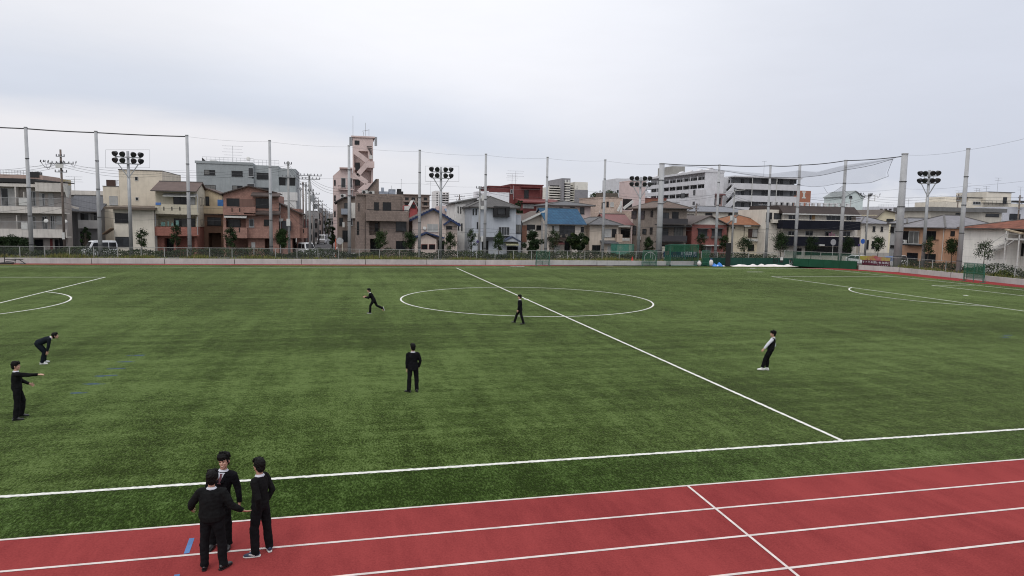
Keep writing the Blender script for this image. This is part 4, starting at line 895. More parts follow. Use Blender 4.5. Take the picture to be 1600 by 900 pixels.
# --- pink stair tower
b = B('pink_tower', 'tall pink tower with zigzag outside stairs and antennas on its roof', 551, 585, 128, 'tower')
mp = wm('pink_wall', 188,166,160, stain=.3); mp2 = wm('pink_dim', 176,150,142, stain=.3)
b.facade((551.5,215,583,None), 0, 7, [(553,236,575,262),(554,266,580,300)], 1.1); b.done([mp]); zt = b.z(567,215)
b.part('roof_slab', mp, lambda k: k.box(-.25, -.25, zt, b.W+.1, 7.2, zt+.28))
def stair(k, a, q, w_=.9):
    A, Q = b.hit(a[0], a[1], -1.2), b.hit(q[0], q[1], -1.2)
    k.bar(A, Q, .14, .95, up=(0,0,1)); k.bar(A+V((0,.55,-.48)), Q+V((0,.55,-.48)), 1.1, .16)
b.part('stair', mp, lambda k: (stair(k,(553,236),(574,252)), stair(k,(574,256),(558,274)), stair(k,(555,272),(574,286)), stair(k,(574,289),(560,300)), k.box(b.x(572,-1.2), -1.25, b.z(578,262,-1.2), b.x(585,-1.2), -.005, b.z(578,252,-1.2)), k.box(b.x(551,-1.2), -1.25, b.z(555,280,-1.2), b.x(560,-1.2), -.005, b.z(555,270,-1.2)), k.box(b.x(572,-1.2), -1.25, b.z(578,296,-1.2), b.x(585,-1.2), -.005, b.z(578,286,-1.2))))
b.win((554,219.5,561.5,226), 0, 1, M_fr_d, 0, False); b.win((555,254,562.5,266), 1.1 if False else -.004, 1, M_fr_d, 0, False); b.win((555,278,562.5,290), -.004, 1, M_fr_d, 0, False)
b.part('pipework', M_blk, lambda k: [k.bar(b.hit(573+i*1.2, 229+2*i, -.2), b.hit(581, 229+3*i, -.3), .12) for i in range(6)])
b.part('meter_box', M_ac, lambda k: k.box(b.x(577), -.9, b.z(579,249), b.x(582), -.2, b.z(579,243)))
for px in (547, 549.5, 586.5, 588): b.part('panel_antenna', M_steel, lambda k: (k.tube([b.hit(px, 228, 0), b.hit(px, 214, 0)], .16, 6), k.bar(b.hit(px,218,.1), b.hit(552 if px < 560 else 583,218,.1), .08)))
for px, t_ in ((551.5,181),(571,192),(576.5,202),(568,206)): b.part('whip_antenna', M_steel, lambda k: k.bar(b.hit(px,214,1), b.hit(px,t_,1), .07))
b.part('antenna_boom', M_steel, lambda k: k.bar(b.hit(566,205,1), b.hit(577,203,1), .07))
b = B('pink_flats', 'pale pink flats with a chamfered roof corner left of the stair tower', 520.5, 551, 127, 'flats')
b.box((520.5,276,551,None), 0, 9); z1 = b.z(530,276); zt = b.z(540,264); b.wm.prism([(0, z1-.01), (b.W-.02, z1-.01), (b.W-.02, zt), (b.x(533), zt), (0, b.z(521,275))], .005, 9); b.done(mp)
b.part('roof_slab', mp2, lambda k: k.box(b.x(531), -.9, zt, b.W-.03, 9, zt+.25))
for t_ in (278, 304.5): b.win((533,t_,540,t_+15), 0, 1, M_fr_a, 2, False); b.win((543,t_,550,t_+15), 0, 1, M_fr_a, 0, False)
b.balc((528.5,290,553,296.5), -1, -.004, mp, 'bars', rail=M_fr_d); b.balc((528.5,318,553,325), -1, -.004, mp, 'bars', rail=M_fr_d)
for r_ in ((522,281,524.5,290),(522,305,524.5,314),(522,330,524.5,339)): b.win(r_, 0, 1, M_fr_d, 0, False)
# narrow brown house in front of them
b = B('narrow_brown_house', 'narrow dark brown house with a small blue-grey balcony at the street corner', 527, 556, 104)
mnb = wm('narrow_brown', 112,98,88)
b.box((527,316,556,None), 0, 12); b.wm.prism([(0, b.z(540,316)-.01), (b.W, b.z(540,316)-.01), (b.W, b.z(556,308)), (b.x(536), b.z(536,309)), (0, b.z(527,315))], .005, 12); b.done(mnb)
b.part('roof', mat('roof_black',(.03,.028,.028),.8), lambda k: (k.bar((-.5, 6, b.z(526,317)), (b.x(537), 6, b.z(537,309)), 13, .2), k.bar((b.x(537)+.02, 6, b.z(537,308.5)), (b.W, 6, b.z(556,307.5)), 13, .2)))
b.win((538,317,548,328), 0, 1, M_fr_d, 2); b.balc((533,326,546,335), -1, -.004, wm('bluegrey_balc',130,138,150)); b.win((530,340,536,352), 0, 1, M_fr_d, 0); b.win((543,341,551,352), 0, 2, M_fr_a, 2); b.ac(536,306,1.5); b.win((535,360,545,378), 0, 2, M_fr_d, 0, False)
b.part('white_panel', wm('panel_white',200,198,190), lambda k: k.box(b.x(549), -.4, b.z(553,341), b.x(558), -.005, b.z(553,317)))
b.part('sign_plate', M_fr_w, lambda k: (k.box(b.x(535), -.6, b.z(537,355), b.x(538.5), -.5, b.z(537,347)), k.box(b.x(536), -.5, b.z(537,351), b.x(537), -.003, b.z(537,350))))
# --- brown tiled house
b = B('brown_tiled_house', 'blocky taupe tiled house with a flat roof and a boxed-out balcony', 556.5, 639, 88.5)
mt_ = wm('taupe_tile', 122,106,97, kind='tilewall', size=.8, stain=.25)
x0, z0, x1, z1 = b.facade((572,305.5,629,None), 0, 10, [(577,346,593.5,367.5),(578,373,594,399)], 1.3); b.raw(0, .3, 0, b.x(572)-.01, 10, z1-.02); b.raw(b.x(629)+.01, .3, 0, b.W, 10, b.z(634,330)); b.done(mt_)
b.flat(.05, b.x(629), .05, 10, z1, mt_, .22, .0)
b.part('roof_wedge', mt_, lambda k: k.prism([(b.x(569,3), z1), (b.x(592,3), z1), (b.x(592,3), b.z(592,279.5,3)), (b.x(588,3), b.z(588,279.5,3))], 3, 7))
b.part('wedge_trim', M_blk, lambda k: k.bar((b.x(568,3), 2.9, z1+.1), (b.x(588,3), 2.9, b.z(588,280,3)), .25, .18))
b.balc((571.5,329.5,638.5,345.5), -1.0, -.004, mt_); b.raw
b.part('balcony_rail', M_fr_d, lambda k: k.box(b.x(573,-1), -.98, b.z(605,329,-1)+.02, b.x(638,-1), -.93, b.z(605,328,-1)+.03))
b.win((584.5,316,592,329.5), 0, 1, M_fr_d, 0, False); b.win((598,316,611,329.5), 0, 2, M_fr_d, 0, False); b.win((585.5,349,591,361), 1.3, 1, M_fr_d, 0); b.win((618.5,346,635,361), 0 if False else -.002, 2, M_fr_d, 2); b.win((618.5,376.5,634,389.5), -.002, 2, M_fr_d, 0, False); b.win((579,374,593,398), 1.3, 2, M_fr_d, 0, False)
for r_ in ((560,317,561.5,330),(557.5,346,561,360),(557.5,360.5,561,367)): b.win(r_, .3, 1, M_fr_d, 0, False)
b.pipe(570.5,333,396,.2,mat('pipe_taupe',(.13,.11,.10)))
b.pipe(626.5,308,330,0,mat('pipe_taupe',(.13,.11,.10)))
b.ac(570,300.5,.5); b.ac(580.5,301.5,.5)
b.part('roof_plant', mat('plant_grey',(.25,.28,.33),.6,.3,2), lambda k: (k.box(b.x(592.5,2), 2, z1+.2, b.x(607,2), 4, b.z(600,299,2)), k.box(b.x(608,2), 2, z1+.2, b.x(618,2), 4, b.z(612,295.5,2)), k.box(b.x(596,2), 2.1, b.z(600,299,2)+.01, b.x(600,2), 3, b.z(600,293,2))))
b.part('roof_tank', M_blk, lambda k: (k.box(b.x(620.5,2), 2, z1+.2, b.x(630,2), 3.5, b.z(625,299,2)), k.tube([(b.x(624,2), 2.7, b.z(624,299,2)+.01), (b.x(624,2), 2.7, b.z(624,295,2))], .35, 10)))
b.aerial(612,318-22,296-6,2,.9,1)
# --- house with blue verge tiles
b = B('blue_verge_house', 'beige house with brown roof and ornate blue tiles along its gables', 644.5, 714.5, 90.5)
mg = wm('beige_stucco', 186,168,156); mbt = mat('blue_glazed_tile', (.026,.042,.105), .5, .25, 3, spec=.3)
b.box((644.5,346,697,None), 0, 8); b.box((697,350,714.5,None), .5, 8)
zr = b.z(677,327); b.gy(0, b.x(714), 0, 8, b.z(714,350), zr, mat('brown_rooftile',(.09,.072,.062),.8,.2,2,kind='rooftile'), .5, peak=.46, verge=mbt, zl=b.z(644.5,343)); b.done(mg)
zz = b.z(704,345,.2); b.part('wing_roof', mbt, lambda k: k.prism([(b.x(693,-.3), zz-.5), (b.x(704,-.3), zz+.25), (b.x(718,-.3), zz-.6), (b.x(718,-.3), zz-.85), (b.x(704,-.3), zz), (b.x(693,-.3), zz-.75)][::-1], -.75, .6))
b.part('porch', mg, lambda k: (k.box(b.x(648,-1.6), -1.7, 0, b.x(682,-1.6), -.004, b.z(665,374,-1.6)), k.prism([(b.x(648,-1.6), b.z(665,374,-1.6)), (b.x(682,-1.6), b.z(665,374,-1.6)), (b.x(666,-1.6), b.z(666,366,-1.6))], -1.69, -.006)))
b.part('porch_roof', mbt, lambda k: (k.bar((b.x(644,-1.6), -1, b.z(645,373,-1.6)), (b.x(666,-1.6), -1, b.z(666,363.5,-1.6)), 2.2, .22), k.bar((b.x(666,-1.6), -1, b.z(666,363.5,-1.6)), (b.x(694,-1.6), -1, b.z(694,372,-1.6)), 2.2, .22)))
b.win((667.5,350,684.5,361.5), 0, 2, M_fr_w, 3); b.win((697.5,351.5,706,357.5), .5, 2, M_fr_d, 2); b.win((658,381.5,668,390), -1.7, 1, mat('red_frame',(.13,.03,.025)), 0, False); b.win((670,381.5,680,390), -1.7, 1, mat('red_frame',(.13,.03,.025)), 0, False)
b.win((684,376,694,398), 0, 1, M_fr_d, 0, False); b.dish(663.5,356.5,-.2,.28)
# --- white house with shed roof
b = B('white_shed_roof_house', 'white rendered house with a single-pitch roof and slit windows', 711, 746, 97)
mw = wm('white_render', 212,210,206, stain=.3)
b.box((711,319,727.5,None), 0, 10); b.box((727.5,319,748,None), .4, 10); zl_, zr_ = b.z(711,317), b.z(748,308.5); b.wm.prism([(0, b.z(711,319)-.3), (b.W, b.z(711,319)-.3), (b.W, zr_-.05), (0, zl_-.1)], .45, 10); b.done(mw)
b.part('roof', mat('grey_sheet_roof',(.14,.14,.14),.6,.15,2), lambda k: k.bar((-.5, 5, zl_), (b.W+.3, 5, zr_), 11, .18))
for r_ in ((715,322.5,716.5,333),(719,323,720.5,334),(715.5,348,717.5,360),(720.5,349,722.5,361)): b.win(r_, 0, 1, M_fr_d, 0, False)
# --- grey-blue hipped house
b = B('grey_blue_house', 'pale grey-blue house with a hipped roof and dark bay window', 737, 814, 90.5)
mgb = wm('greyblue', 158,164,172, stain=.25); mrt = mat('grey_rooftile',(.085,.082,.08),.8,.2,2,kind='rooftile')
x0, z0, x1, z1 = b.box((737,324.5,806,None), 0, 8.5); b.box((806,335.5,814,None), .6, 7)
b.hip(0, x1, 0, 8.5, z1+.1, b.z(775,307.5,4), mrt, .55); b.done(mgb)
b.part('bay', M_fr_d, lambda k: (k.box(b.x(771,-.6), -.6, b.z(783,339,-.6), b.x(796,-.6), -.004, b.z(783,336,-.6)), k.box(b.x(771,-.6), -.65, b.z(783,324.5,-.6), b.x(796,-.6), -.004, b.z(783,322.5,-.6)), k.box(b.x(771,-.6), -.6, b.z(783,336,-.6)+.01, b.x(777,-.6), -.004, b.z(783,324.5,-.6)-.01), k.box(b.x(790,-.6), -.6, b.z(783,336,-.6)+.01, b.x(796,-.6), -.004, b.z(783,324.5,-.6)-.01)))
b.win((777.3,325,789.7,335.5), -.3, 1, M_fr_d, 2, False); b.win((779,354.5,796,367.5), -.05, 4, M_fr_a, 2); b.part('window_box', M_fr_d, lambda k: k.box(b.x(778.5), -.4, b.z(787,370), b.x(796.5), -.003, b.z(787,368.3)))
for r_ in ((736.5+2,326.5,738+2.5,336),(743,326.5,745,336),(745,347,747,358)): b.win(r_, 0, 1, M_fr_d, 0, False)
b.win((805.5,351,813.5,364), .6, 2, M_fr_d, 1)
b.part('door_canopy', M_fr_d, lambda k: k.prismx([(-1.1, b.z(760,374,-1)), (-.003, b.z(760,374,-1)), (-.003, b.z(760,370.5,-1)), (-.5, b.z(760,370.5,-1))][::-1], b.x(750), b.x(773)))
b.win((753,376,763,398), 0, 1, M_fr_d, 0, False)
b.part('porch_gable', mgb, lambda k: k.prism([(b.x(789,-1.6), b.z(800,377.5,-1.6)), (b.x(813,-1.6), b.z(800,377.5,-1.6)), (b.x(801,-1.6), b.z(801,371.5,-1.6))], -1.6, -.005))
b.part('porch_roof', mat('bluegrey_roof',(.07,.085,.13),.5), lambda k: (k.bar((b.x(786,-1.7), -.95, b.z(788,378,-1.7)), (b.x(801,-1.7), -.95, b.z(801,369.7,-1.7)), 1.6, .16), k.bar((b.x(801,-1.7), -.95, b.z(801,369.7,-1.7)), (b.x(815,-1.7), -.95, b.z(814,378,-1.7)), 1.6, .16)))
b.awning((791,379.5,811,383.5), -.5, 1.0, mat('awning_yellow',(.45,.44,.28),.6,.1,2)); b.win((792,385,809,398), 0, 2, M_fr_d, 0, False)
# --- red-brick block behind
b = B('red_brick_block', 'dark red brick block with stepped flat roofs behind the grey-blue house', 764, 848, 126, 'building')
mrb = wm('dark_red_brick', 112,52,50, kind='brick', size=1.6, stain=.25); mrr = mat('red_roof',(.125,.032,.03),.8,.2,1.5)
b.box((764.5,292,797,None), 1, 12); b.box((797,289.5,847,None), 0, 12); b.box((816,320,876,None), -6, -.01); b.done(mrb)
zt = b.z(820,289.5); b.part('parapet', mrr, lambda k: (k.box(b.x(764)-.1, .85, b.z(780,292,1), b.x(797)-.1, 12, b.z(780,290.5,1)), k.box(b.x(797)-.08, -.15, zt, b.x(847)+.15, 12, zt+.2)))
b.part('canopy', mrr, lambda k: (k.box(b.x(812), -1.0, b.z(830,293.5), b.x(843), -.004, b.z(830,291.5)), k.box(b.x(840.5), -.9, b.z(842,310), b.x(842), -.6, b.z(842,293.6))))
b.win((819,297,826,310), 0, 1, M_fr_d, 0); b.win((797.5,296,801,302), 0, 1, M_fr_a, 2)
b.part('lower_roof', mrr, lambda k: k.prismx([(-7.2, b.z(846,318,-7)), (-.02, b.z(846,318,-7)), (-.02, b.z(846,311)), (-7.2, b.z(846,315.5,-7))][::-1], b.x(814,-6), b.x(877,-6)))
b.win((817,319,834,325), -6, 3, M_fr_w, 3); b.win((846,318.6,858,325), -6, 2, M_fr_d, 0)
b.pipe(802.5,290,312,-.2); b.aerial(800,271,290,4,2.6,4); b.aerial(805.5,267,290,5,3.6,3)
b = B('white_rooftop_block', 'small white flat-roofed block just in front of the dark red brick building', 750, 796, 116, 'building')
b.box((763,300.5,795,None), 0, 6); b.box((747,298.5,763,None), .6, 6); b.done(wm('pale_blue_white',215,216,220,stain=.2,k=1.15)); b.win((760,306,763,311), .6, 1, M_fr_d, 0)
# --- small gabled house right of it
b = B('small_gabled_house', 'small weathered house with a white-edged gable left of the blue-roofed house', 815, 852, 93)
b.box((817,346,852,None), 0, 8); zl_, zr_ = b.z(818,345.5), b.z(849,330.5); b.wm.prism([(b.x(817), zl_-.3), (b.x(852), zl_-.3), (b.x(852), zr_), (b.x(849), zr_), (b.x(817), zl_-.2)], .01, 8); b.done(wm('weathered_cream',178,170,160))
b.part('roof', mat('brown_rooftile2',(.085,.065,.055),.8,.2,2), lambda k: k.bar((b.x(814), 4, zl_-.1), (b.x(850), 4, zr_+.1), 9.2, .14)); b.part('verge_board', M_fr_w, lambda k: k.bar((b.x(814), -.7, zl_-.12), (b.x(850), -.7, zr_+.08), .1, .3))
b.part('back_roof', mat('brown_rooftile2',(.085,.065,.055),.8,.2,2), lambda k: k.prismx([(1, b.z(825,345,1)), (6, b.z(825,334,6)), (10, b.z(825,345,1))][::-1], b.x(811,3), b.x(840,3)))
b.win((823,351,836,359), 0, 2, M_fr_d); b.win((838,352,846,359), 0, 2, M_fr_d, 0); b.balc((829,359,836,365), -.6, -.004, M_fr_w); b.part('brick_panel', wm('brown_panel',120,80,60), lambda k: k.box(b.x(815.5), -.15, b.z(818,378), b.x(823), -.005, b.z(818,352)))
b.part('garden_wall', wm('garden_wall',150,150,150), lambda k: k.box(b.x(843), -1.2, 0, b.x(853), -1.0, b.z(848,346)))
# --- blue-tiled house
b = B('blue_roof_house', 'beige house with a bright blue tiled roof and cluttered balcony', 854.5, 912, 89.5)
x0, z0, x1, z1 = b.facade((854.5,349.5,912,None), 0, 9, [(858,374,894,399)], 1.2); b.gx(0, x1, -.3, 9, z1-.05, b.z(884,327,4.3), mat('blue_roof_tile',(.024,.078,.14),.65,.2,2.5,kind='rooftile',c2=(.010,.034,.075),spec=.15,size=1.6), .35); b.done(wm('beige_blue',186,176,164))
b.balc((856.5,361.5,893,373), -1.1, -.004, wm('balc_brown',70,55,50), 'bars', rail=M_fr_d); b.win((874,352.5,898,371), 0, 4, M_fr_d, 2, False); b.win((865,353,873,370), 0, 1, M_fr_w, 3, False); b.win((863,353,865,362), 0, 1, M_fr_d, 0, False); b.win((907.5,354.5,913-.8,362), 0, 1, M_fr_d, 0)
b.part('stored_goods', mat('clutter',(.25,.22,.19),.8,.6,3), lambda k: [k.box(b.x(p,-.7), -.8, b.z(p,371,-.7), b.x(p+w_,-.7), -.4, b.z(p,371-h_,-.7)) for p, w_, h_ in ((867,3,7),(871,2,10),(876,2.5,4),(884,4,5),(860,3,4))])
b.part('shop_awning', mat('red_brown_awning',(.09,.03,.03)), lambda k: k.prismx([(-1.0, b.z(874,382,-1)), (-.003, b.z(874,379)), (-.003, b.z(874,377)), (-1.0, b.z(874,380.5,-1))][::-1], b.x(863), b.x(880)))
b.win((866,385,875,397), -.003, 2, M_fr_a, 3, False); b.win((882,376,893,397), 1.2, 2, M_fr_d, 0, False)
b = B('pinkish_grey_house', 'low-pitched pinkish-grey house rising behind the blue tiled roof', 858, 926, 106)
x0, z0, x1, z1 = b.box((858,321.5,922,None), 0, 9); b.hip(0, x1, 0, 9, z1+.1, b.z(888,314.5,4.5), mat('dark_grey_roof',(.075,.075,.08),.7,.2,2), .7); b.done(wm('pink_grey',170,152,148))
b.win((874,323.5,879,330), 0, 1, M_fr_d, 0); b.win((906,324,913,334), 0, 1, M_fr_d, 2); b.win((891,323.5,898,328), 0, 1, M_fr_d, 0)
# --- far apartment tower
b = B('far_apartment_tower', 'distant cream and grey apartment tower with a dark central lift shaft', 857, 917, 250, 'tower')
mtc = wm('tower_cream',206,202,190,stain=.15); mtg = wm('tower_grey',118,116,120,stain=.1)
b.box((857,292,877,None), 4, 22); b.box((877,278.5,890,None), 0, 22, 1); b.box((890,286.5,897,None), 3, 22); b.box((897,284.5,917,None), 0, 20); b.box((897,296.5,917.4,None), -.3, -.02, 1); b.done([mtc, mtg])
fl = [290+3.85*i for i in range(8)]
for i, py in enumerate(fl):
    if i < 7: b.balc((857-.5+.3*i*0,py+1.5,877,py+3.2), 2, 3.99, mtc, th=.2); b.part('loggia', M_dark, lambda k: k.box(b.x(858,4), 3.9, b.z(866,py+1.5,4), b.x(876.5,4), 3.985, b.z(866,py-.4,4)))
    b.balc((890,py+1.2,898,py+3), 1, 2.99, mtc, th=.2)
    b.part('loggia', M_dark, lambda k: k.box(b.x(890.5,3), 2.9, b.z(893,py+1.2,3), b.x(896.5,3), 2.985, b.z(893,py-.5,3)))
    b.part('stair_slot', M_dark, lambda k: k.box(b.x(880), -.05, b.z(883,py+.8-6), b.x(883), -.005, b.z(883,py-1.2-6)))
    b.part('stair_landing', mtc, lambda k: k.box(b.x(881.5), -.5, b.z(883,py+2.6-6), b.x(888.5), -.06, b.z(883,py+1-6)))
    b.win((901,py+.2,902.2,py+1.6), -.3, 1, M_fr_w, 0, False)
b.part('crown_opening', M_fr_w, lambda k: (k.box(b.x(880.5), -.3, b.z(883,286), b.x(883), -.05, b.z(883,281)), k.box(b.x(885.5), -.3, b.z(883,286), b.x(888), -.05, b.z(883,281))))
# --- grey-tiled low house
b = B('grey_tile_house', 'beige two-storey house with a low grey tiled hip roof beside the big green bush', 913, 968, 91)
x0, z0, x1, z1 = b.box((921,351.5,966,None), 0, 9); b.hip(x0, x1, 0, 9, z1+.08, b.z(938,339.5,4.5), mat('grey_rooftile3',(.10,.10,.105),.7,.2,2,kind='rooftile'), .6); b.raw(b.x(913), 1.5, 0, x0-.01, 9, z1-.1); b.done(wm('beige_grey',178,164,148))
b.win((944.5,357.5,955,370), -.003, 2, M_fr_a, 3); b.win((940,358,944,372), -.004, 1, M_fr_d, 0, False); b.win((956,357.5,963,371), -.004, 1, M_fr_d, 0, False); b.balc((964,366,972.5,378), -.8, -.004, wm('balc_tan',165,145,128)); b.win((925,383,938,397), 0, 2, M_fr_d, 0, False); b.win((949,384,954,398), -.003, 1, M_fr_w, 3, False); b.win((956,380,964,397), 0, 2, M_fr_d, 0, False)
b.part('lower_eave', mat('grey_rooftile3',(.10,.10,.105)), lambda k: k.prismx([(-1, b.z(950,381,-1)), (-.003, b.z(950,377)), (-.003, b.z(950,375.5)), (-1, b.z(950,379.5,-1))][::-1], b.x(938), b.x(964)))
# --- tan block with roof garden
b = B('roof_garden_block', 'tan flat block with a planted roof garden and white outside stair', 929.5, 972, 116, 'building')
mtn = wm('tan_tile',178,156,140,kind='tilewall',size=.8,stain=.2)
x0, z0, x1, z1 = b.box((929.5,309.5,971,None), 0, 10); b.box((971,330,986,None), 1, 9); b.done(mtn); b.flat(x0, x1, 0, 10, z1, mtn, .15)
b.part('planter_fence', mat('weathered_timber',(.10,.085,.07),.9,.3,3,kind='slats'), lambda k: k.box(b.x(930.5), .2, z1+.16, b.x(965), .3, b.z(947,301.5)))
b.win((947.5,315,951,323), 0, 1, M_fr_d, 0); b.win((953.5,316,959,322.5), -.01, 1, M_fr_w, 3); b.win((940,316.5,941.5,325), 0, 1, M_fr_d, 0); b.pipe(937,328,338,-.1,M_fr_w); b.pipe(943,328,338,-.1,M_fr_w)
b.part('outside_stair', M_fr_w, lambda k: (k.bar(b.hit(965,330,-1), b.hit(971,318,-1), .25, .4), k.bar(b.hit(974,326,-1), b.hit(989,314.5,-1), .25, .5), k.box(b.x(968,-1), -1, b.z(971,332,-1), b.x(971,-1), -.8, b.z(971,314,-1))))
b.part('stair_well', M_dark, lambda k: k.box(b.x(972,1), .85, b.z(980,328,1), b.x(986,1), .99, b.z(980,311,1)))
gr = random.Random(4); gm = MB()
for i in range(900):
    x = gr.uniform(b.x(931), b.x(966)); y = gr.uniform(.5, 4); hh = .6+1.3*max(0, noise.noise(V((x*.8, y*.8, 2))))+.6*(1 if x > b.x(953) else 0); leafquad(gm, V((x, y, z1+.2+gr.random()*hh)), .34, gr, gr.choice((0,0,1,2)))
gm.build('roof_plants', M_leaf[:3], b.r)
b = B('pink_stair_shaft', 'plain pale pink shaft standing behind the four-lamp floodlight', 983, 1007, 122, 'tower')
b.box((983,283.5,1007,None), 0, 6); b.done(wm('shaft_pink',178,158,155,stain=.2)); b.part('roof_slab', mp, lambda k: k.box(-.1, -.1, b.z(995,283.5), b.W+.1, 6.1, b.z(995,282.3)))
b = B('orange_brick_house', 'low orange-brown block peeping over the hipped roof of the dark brown house', 1010, 1040, 128, 'building')
b.box((1010,310.5,1040,None), 0, 8); b.done(wm('orange_brown',128,78,58)); b.flat(0, b.W, 0, 8, b.z(1025,310.5), mrr, .2)
b = B('red_roof_house', 'house with a dull red sheet roof between the grey tiled and dark brown houses', 948, 988, 99)
x0, z0, x1, z1 = b.box((951,350,986,None), 0, 8); b.gx(x0, x1, 0, 8, z1-.1, b.z(968,336,4), mat('dull_red_roof',(.14,.055,.052),.6,.15,2,kind='seam'), .5); b.done(wm('redroof_wall',176,160,146)); b.part('white_canopy', M_fr_w, lambda k: (k.box(b.x(966,-1.5), -1.6, b.z(976,355,-1.5), b.x(985,-1.5), -.02, b.z(976,352.5,-1.5)), k.box(b.x(968,-3), -3.2, b.z(976,376,-3), b.x(984,-3), -1.7, b.z(976,372.5,-3)))); b.win((970,357,984,371), 0, 2, M_fr_d, 0, False)
# --- dark brown hipped house with two dark balconies
b = B('dark_brown_house', 'grey-brown house with a brown hipped roof and two dark balconies behind the thick net pole', 1028, 1074, 89)
mdk = wm('grey_brown_tile', 122,110,100, kind='tilewall', size=.8, stain=.25)
x0, z0, x1, z1 = b.box((1028,326,1072,None), 0, 10.4); b.hip(0, x1, 0, 10.4, z1+.12, b.z(1030,315,5), mat('brown_hip_roof',(.115,.082,.066),.8,.2,1.6,kind='rooftile'), .7); b.done(mdk)
b.balc((1028.5,341.5,1075,352), -1.3, -.004, M_fr_d, 'panel', rail=mat('dark_panel',(.045,.042,.046),.5,.1,2)); b.balc((1028.5,368,1074,379), -1.3, -.004, M_fr_d, 'panel', rail=mat('dark_panel',(.045,.042,.046),.5,.1,2))
b.win((1033,332,1045,345), 0, 2, M_fr_d, 2, False); b.win((1050,331,1060,345), 0, 2, M_fr_d, 0, False); b.win((1034,357,1044,372), 0, 2, M_fr_d, 2, False); b.win((1053,355,1067,372), 0, 3, M_fr_d, 1, False)
b.part('shade_slab', M_fr_d, lambda k: k.box(-.1, -1.3, b.z(1050,354.5,-1.2), x1+.3, -.004, b.z(1050,353,-1.2)))
b.win((1032,383,1044,398), 0, 2, M_fr_d, 0, False); b.win((1052,383,1068,398), 0, 2, M_fr_d, 0, False)
for r_, g_ in (((987,329.5,994.5,342),2),((999.5,329.5,1007,342.5),2),((1017,329,1020,339),0),((989,353,994,367),2),((1004,357.5,1010,366),2),((1015.5,355,1019.5,366),0)): b.swin(r_, 0, -1, 1, M_fr_d, g_)
p = b.hitx(1000,372,0); b.part('air_conditioner', M_ac, lambda k: k.box(-.4, p.y-.4, p.z-.3, -.05, p.y+.4, p.z+.3))
# --- dark slate roof between
b = B('slate_roof_house', 'low house with a plain dark roof squeezed between dark brown and red brick houses', 1070, 1088, 95)
x0, z0, x1, z1 = b.box((1068,352,1096,None), 0, 7); b.gx(x0, x1, 0, 7, z1-.1, b.z(1080,336.5,3.5), mat('plain_dark_roof',(.06,.052,.048),.8,.2,1.5), .4); b.done(wm('slate_wall',70,64,60))
# --- red brick gabled house
b = B('red_brick_house', 'red brick house with a white-boarded front gable behind the batting cage', 1080.5, 1136, 89.5)
mrd = wm('red_brick_wall', 132,74,66, kind='brick', size=1.4, stain=.2)
x0, z0, x1, z1 = b.box((1080.5,351,1135,None), 0, 9); b.done(mrd); b.wm = MB(); b.gy(0, x1, 0, 9, z1, b.z(1108,338), mat('dkbrown_roof3',(.075,.06,.055),.8,.2,2), .5, peak=.5); b.wm.build('gable', wm('gable_white',196,192,184,stain=.2), b.r)
for r_ in ((1090.5,358,1105,371.5),(1112,358,1127.5,371.5)):
    b.win(r_, 0, 2, M_fr_d, 2); xx = b.rect(r_); b.part('window_hood', M_gut, lambda k: (k.box(xx[0]-.2, -.5, xx[3]+.05, xx[2]+.2, -.004, xx[3]+.17), k.box(xx[0]-.15, -.28, xx[1]-.1, xx[2]+.15, -.07, xx[1]+.25)))
b.win((1096,385,1111,398), 0, 2, M_fr_a, 1); b.part('porch_slab', M_fr_w, lambda k: k.box(b.x(1095), -.8, b.z(1104,384), b.x(1125), -.004, b.z(1104,382.5))); b.swin((1081.5,357,1083,372), 0, -1) if False else None
# --- cream house with orange roof
b = B('orange_roof_house', 'cream house with a bright orange tiled hip roof near the white sheets', 1138, 1204, 90)
mcr = wm('cream_house', 188,176,150, stain=.3); mor = mat('orange_tile',(.23,.108,.060),.8,.2,2,kind='rooftile',c2=(.16,.068,.04),spec=.1)
x0, z0, x1, z1 = b.box((1138,352,1189,None), 0, 9); b.raw(x1+.01, 1.2, 0, b.W, 8.5, z1-.02); b.hip(0, b.W, 0, 9, z1+.1, b.z(1168,336.5,4.5), mor, .75); b.done(mcr)
b.win((1172,358,1189,371), 0, 3, M_fr_d, 3); b.part('shutter', mat('shutter_brown',(.055,.032,.026)), lambda k: (k.box(b.x(1169.5), -.1, b.z(1173,371.5), b.x(1176), -.064, b.z(1173,357.5)), k.box(b.x(1186.5), -.1, b.z(1187,371.5), b.x(1190), -.064, b.z(1187,357.5))))
b.win((1168.5,382,1178,391.5), 0, 2, M_fr_d, 0); b.win((1142,355,1148,357), 0, 1, M_fr_d, 0, False); b.win((1193,359,1202,371), 1.2, 2, M_fr_d, 0, False); b.win((1186,380,1200,396), -.003, 2, M_fr_d, 0, False)
b.part('eave_lamp', M_fr_w, lambda k: k.box(b.x(1163,-.8), -.9, b.z(1168,354,-.8), b.x(1173,-.8), -.3, b.z(1168,352.5,-.8))); b.pipe(1163,354,396,0,M_fr_d); b.part('string_course', M_fr_w, lambda k: k.box(b.x(1166), -.35, b.z(1178,377), b.x(1190.5), -.004, b.z(1178,373)))
b.balc((1190,368,1206,379), -.5, 1.19, M_fr_d); b.ac(1205,369,-.9)
b.swin((1127,359,1132,371), 0, -1, 1, M_fr_d, 2); b.swin((1127,384,1133,395), 0, -1, 1, M_fr_d, 0)
